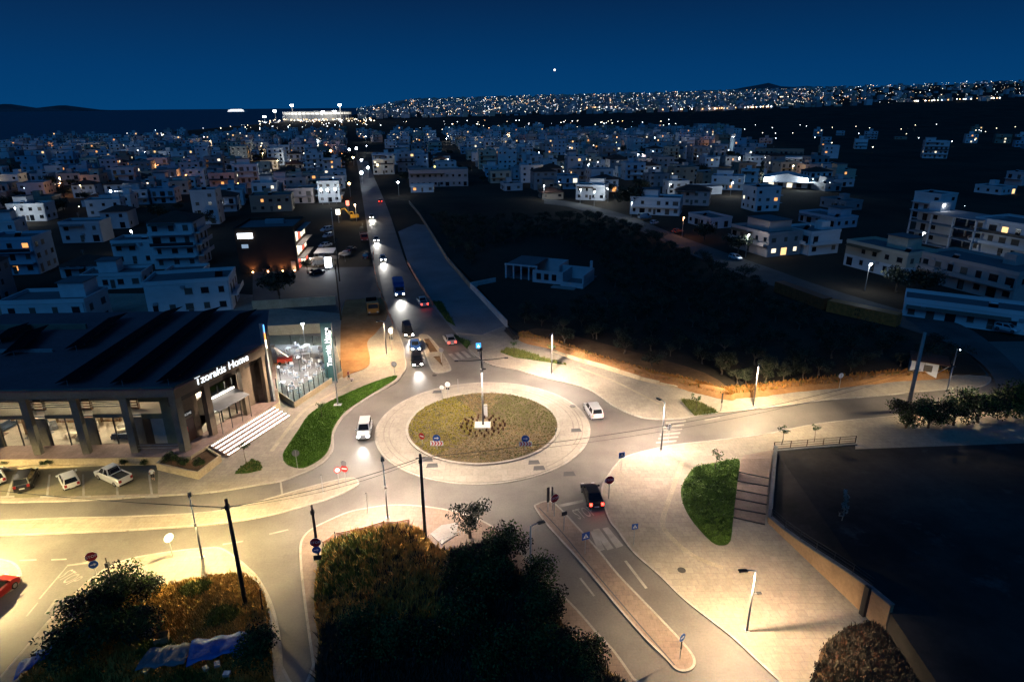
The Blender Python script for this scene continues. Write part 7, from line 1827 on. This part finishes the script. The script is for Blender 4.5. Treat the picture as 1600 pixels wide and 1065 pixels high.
for p in scatter(ground([(1180, 240), (1620, 262), (1620, 200), (1150, 200)]), 34, r6): pts.append((p[0], p[1], land_z(*p) + 5, .5, r6.randrange(2)))
dots('house_lights', pts, 'small porch and street lights scattered through the town', CITYC, 9)
# far city on the rising land
mc = MB(); pts = []
def at_px(xp, Y):                                  # ground X on the bearing of a picture column
    return (xp - 800) / FPX * Y * 0.939
for _ in range(4200):
    Y = 2550 + 2300 * r6.random() ** .9; xp = r6.uniform(565, 1640); X = at_px(xp, Y)
    if X < coast_x(Y) + 40: continue
    dens = 1.0 if xp < 1150 else max(.16, 1 - (xp - 1150) / 260)
    if r6.random() > dens: continue
    z = land_z(X, Y); w, d, h = r6.uniform(10, 26), r6.uniform(10, 20), r6.choice((5, 8, 11, 14, 17, 20)); mc.box(X - w / 2, Y - d / 2, z - 8, X + w / 2, Y + d / 2, z + h, r6.randrange(5))
tag(mc.build('far_city', [WALLS[i][1] for i in (0, 1, 2, 4, 5)]), 'far pale city spread over the low hill on the horizon', 'city', kind='stuff')
for _ in range(2600):
    Y = 2500 + 2400 * r6.random(); xp = r6.uniform(560, 1640); X = at_px(xp, Y)
    if X < coast_x(Y) + 20: continue
    dens = 1.0 if xp < 1150 else max(.35, 1 - (xp - 1150) / 350)
    if r6.random() > dens: continue
    pts.append((X, Y, land_z(X, Y) + r6.uniform(5, 18), r6.choice((.35, .5, .6, .8, .8, 1.1, 1.6)) * (Y / 3500), r6.choices((0, 1, 2, 3), (6, 4, 2.5, 2))[0]))
for xp, Y, n in ((1120, 2600, 26), (1060, 2620, 10), (1465, 2600, 14), (1525, 2620, 16), (940, 2900, 20), (1205, 3400, 20), (1180, 2560, 20)):
    for _ in range(n): X = at_px(xp + r6.uniform(-26, 26), Y); pts.append((X, Y + r6.uniform(-60, 60), land_z(X, Y) + 8, r6.uniform(1.5, 3), r6.choice((2, 2, 0, 1))))
for _ in range(130): xp = r6.uniform(405, 590); Y = r6.uniform(1900, 2450); X = at_px(xp, Y); pts.append((X, Y, 6, r6.uniform(.8, 1.6), r6.choice((0, 0, 2, 1)))) if X > coast_x(Y) else None
for _ in range(60):                               # chains of street lamps along the far streets
    Y = 2550 + 2000 * r6.random(); xp = r6.uniform(590, 1300); X = at_px(xp, Y); a = r6.choice((.1, .25, 1.4, 2.9)); k = r6.choices((0, 1, 2), (4, 2, 3))[0]
    for q in range(r6.randint(6, 16)):
        x, y = X + math.cos(a) * q * 32, Y + math.sin(a) * q * 32
        if x > coast_x(y) + 30: pts.append((x, y, land_z(x, y) + 10, 1.0, k))
dots('city_lights', pts, 'countless lights of the far city along the horizon', CITYC, 6)
# stadium
SY = 2430.0; sx = at_px(498, SY)
sd = thing('stadium', 'floodlit oval stadium glowing white by the sea', 'stadium', (sx, SY, 0))
Mst = mat('stadium_concrete', (.5, .5, .48), .8, .1, .05); ell = lambda a, b, n=48: [(a * math.cos(2 * math.pi * k / n), b * math.sin(2 * math.pi * k / n)) for k in range(n)]
MB().ring(ell(118, 85), ell(95, 62), 0, 20).build('stand', Mst, sd); MB().ring(ell(122, 89), ell(98, 65), 27, 30).build('roof', Mst, sd)
Mfl = mat('stadium_glow', (1, 1, 1), .5, emit=(1, .95, .82), estr=.9); MB().ring(ell(117, 84), ell(116, 83), 20.5, 26.5).build('lit_gallery', Mfl, sd)
for k in range(48):
    x, y = ell(119.5, 86.5)[k]; blk('column', sd, Mst, x - 1, y - 1, 0, x + 1, y + 1, 27)
Mlow = mat('concourse_glow', (1, .8, .5), .5, emit=(1, .74, .4), estr=1.0)
for k in range(24):
    x, y = ell(118.6, 85.6)[k * 2 + 1]; blk('gate', sd, Mlow, x - 3.5, y - .8, 2, x + 3.5, y + .8, 7)
Mflood = mat('flood_bank', (1, 1, 1), .5, emit=(.92, .98, 1), estr=45)
for (xp, h_) in ((468, 48), (541, 48), (441, 30), (514, 26), (532, 27), (424, 12)):
    x = at_px(xp, SY) - sx
    m_ = MB().tube([(x, -60, 0), (x, -60, h_)], 1.2, 6).build('light_tower', M_steel, sd); MB().box(x - 5, -62, h_, x + 5, -60, h_ + 5).build('flood_bank', Mflood, m_)
lamp('flood_light', sd, (0, 0, 45), 2.5e5, (.95, .98, 1), kind='POINT', rad=8); lamp('flood_light', sd, (-70, -130, 30), 1.2e5, (1, .95, .85), kind='POINT', rad=5); lamp('flood_light', sd, (80, -130, 30), 1.2e5, (1, .95, .85), kind='POINT', rad=5)
# ferry
FY = 9000.0; fx = at_px(373, FY)
fe = thing('ferry', 'white lit ferry on the dark sea horizon', 'ship', (fx, FY, -1.6))
MB().add([(-125, -12, 0), (110, -12, 0), (135, 0, 0), (110, 12, 0), (-125, 12, 0), (-128, -14, 16), (118, -14, 16), (148, 0, 18), (118, 14, 16), (-128, 14, 16)], [(0, 1, 6, 5), (1, 2, 7, 6), (2, 3, 8, 7), (3, 4, 9, 8), (4, 0, 5, 9), (5, 6, 7, 8, 9)]).build('hull', WD['white'], fe)
blk('deck_house', fe, WD['white'], -110, -12, 16.1, 95, 12, 28); blk('upper_deck', fe, WD['white'], -80, -10, 28.1, 70, 10, 36); blk('funnel', fe, WD['white'], -30, -5, 36.1, -12, 5, 50); blk('bridge', fe, WD['white'], 55, -11, 36.1, 80, 11, 44)
Mde = mat('deck_lights', (1, 1, 1), .5, emit=(.95, .98, 1), estr=3.2)
for z, a, b in ((19, -108, 92), (24, -108, 92), (31, -78, 68), (8, -120, 100)): blk('deck_lights', fe, Mde, a, -14.4 if z < 10 else -12.4, z, b, -14.1 if z < 10 else -12.02, z + 2.4)
# islands on the horizon, hills behind the city, the evening star
def ridge(name, xs, hs, Y, depth, m):
    vs, fs = [], []; n = len(xs)
    for (x, h_) in zip(xs, hs):
        X = at_px(x, Y); vs += [(X, Y - depth, -5), (X, Y, h_), (X, Y + depth, -5)]
    for i in range(n - 1):
        for j in range(2): a = i * 3 + j; fs.append((a, a + 3, a + 4, a + 1))
    o = MB().add(vs, fs).build(name, m, smooth=True); tag(o, kind='structure')
M_hill = mat('hazed_hill', (.10, .11, .12), 1.0, .3, .001, spec=0)  # distance haze put into the hill colour as a paler, bluish tone
xs = [-120 + i * 12 for i in range(24)]; ridge('island_hills', xs, [max(0, 330 * math.exp(-((x - 12) / 34.0) ** 2) + 250 * math.exp(-((x - 98) / 30.0) ** 2) + 120 * math.exp(-((x + 90) / 40.0) ** 2) + 20 * math.sin(x * .3)) - 4 for x in xs], 30000, 2500, M_hill)
xs = [820 + i * 20 for i in range(50)]; ridge('inland_hills', xs, [150 + max(0, 105 * math.exp(-((x - 1210) / 95.0) ** 2) + 120 * math.exp(-((x - 900) / 70.0) ** 2) * .4 + 170 * sstep(1350, 1700, x) + 18 * math.sin(x * .07) + 10 * math.sin(x * .19)) - 60 * (1 - sstep(800, 1100, x)) for x in xs], 8200, 2200, M_hill)
st = MB().tube([(0, 0, -28), (0, 0, -14), (0, 0, 14), (0, 0, 28)], [6, 26, 26, 6], 10).build('evening_star', mat('star_light', (1, 1, 1), .5, emit=(1, .97, .9), estr=3), loc=P(869, 117, CAM_H) if False else Vector((at_px(869, 20000), 20000, 1010)))
tag(st, 'single bright star low in the sky above the city', 'star')
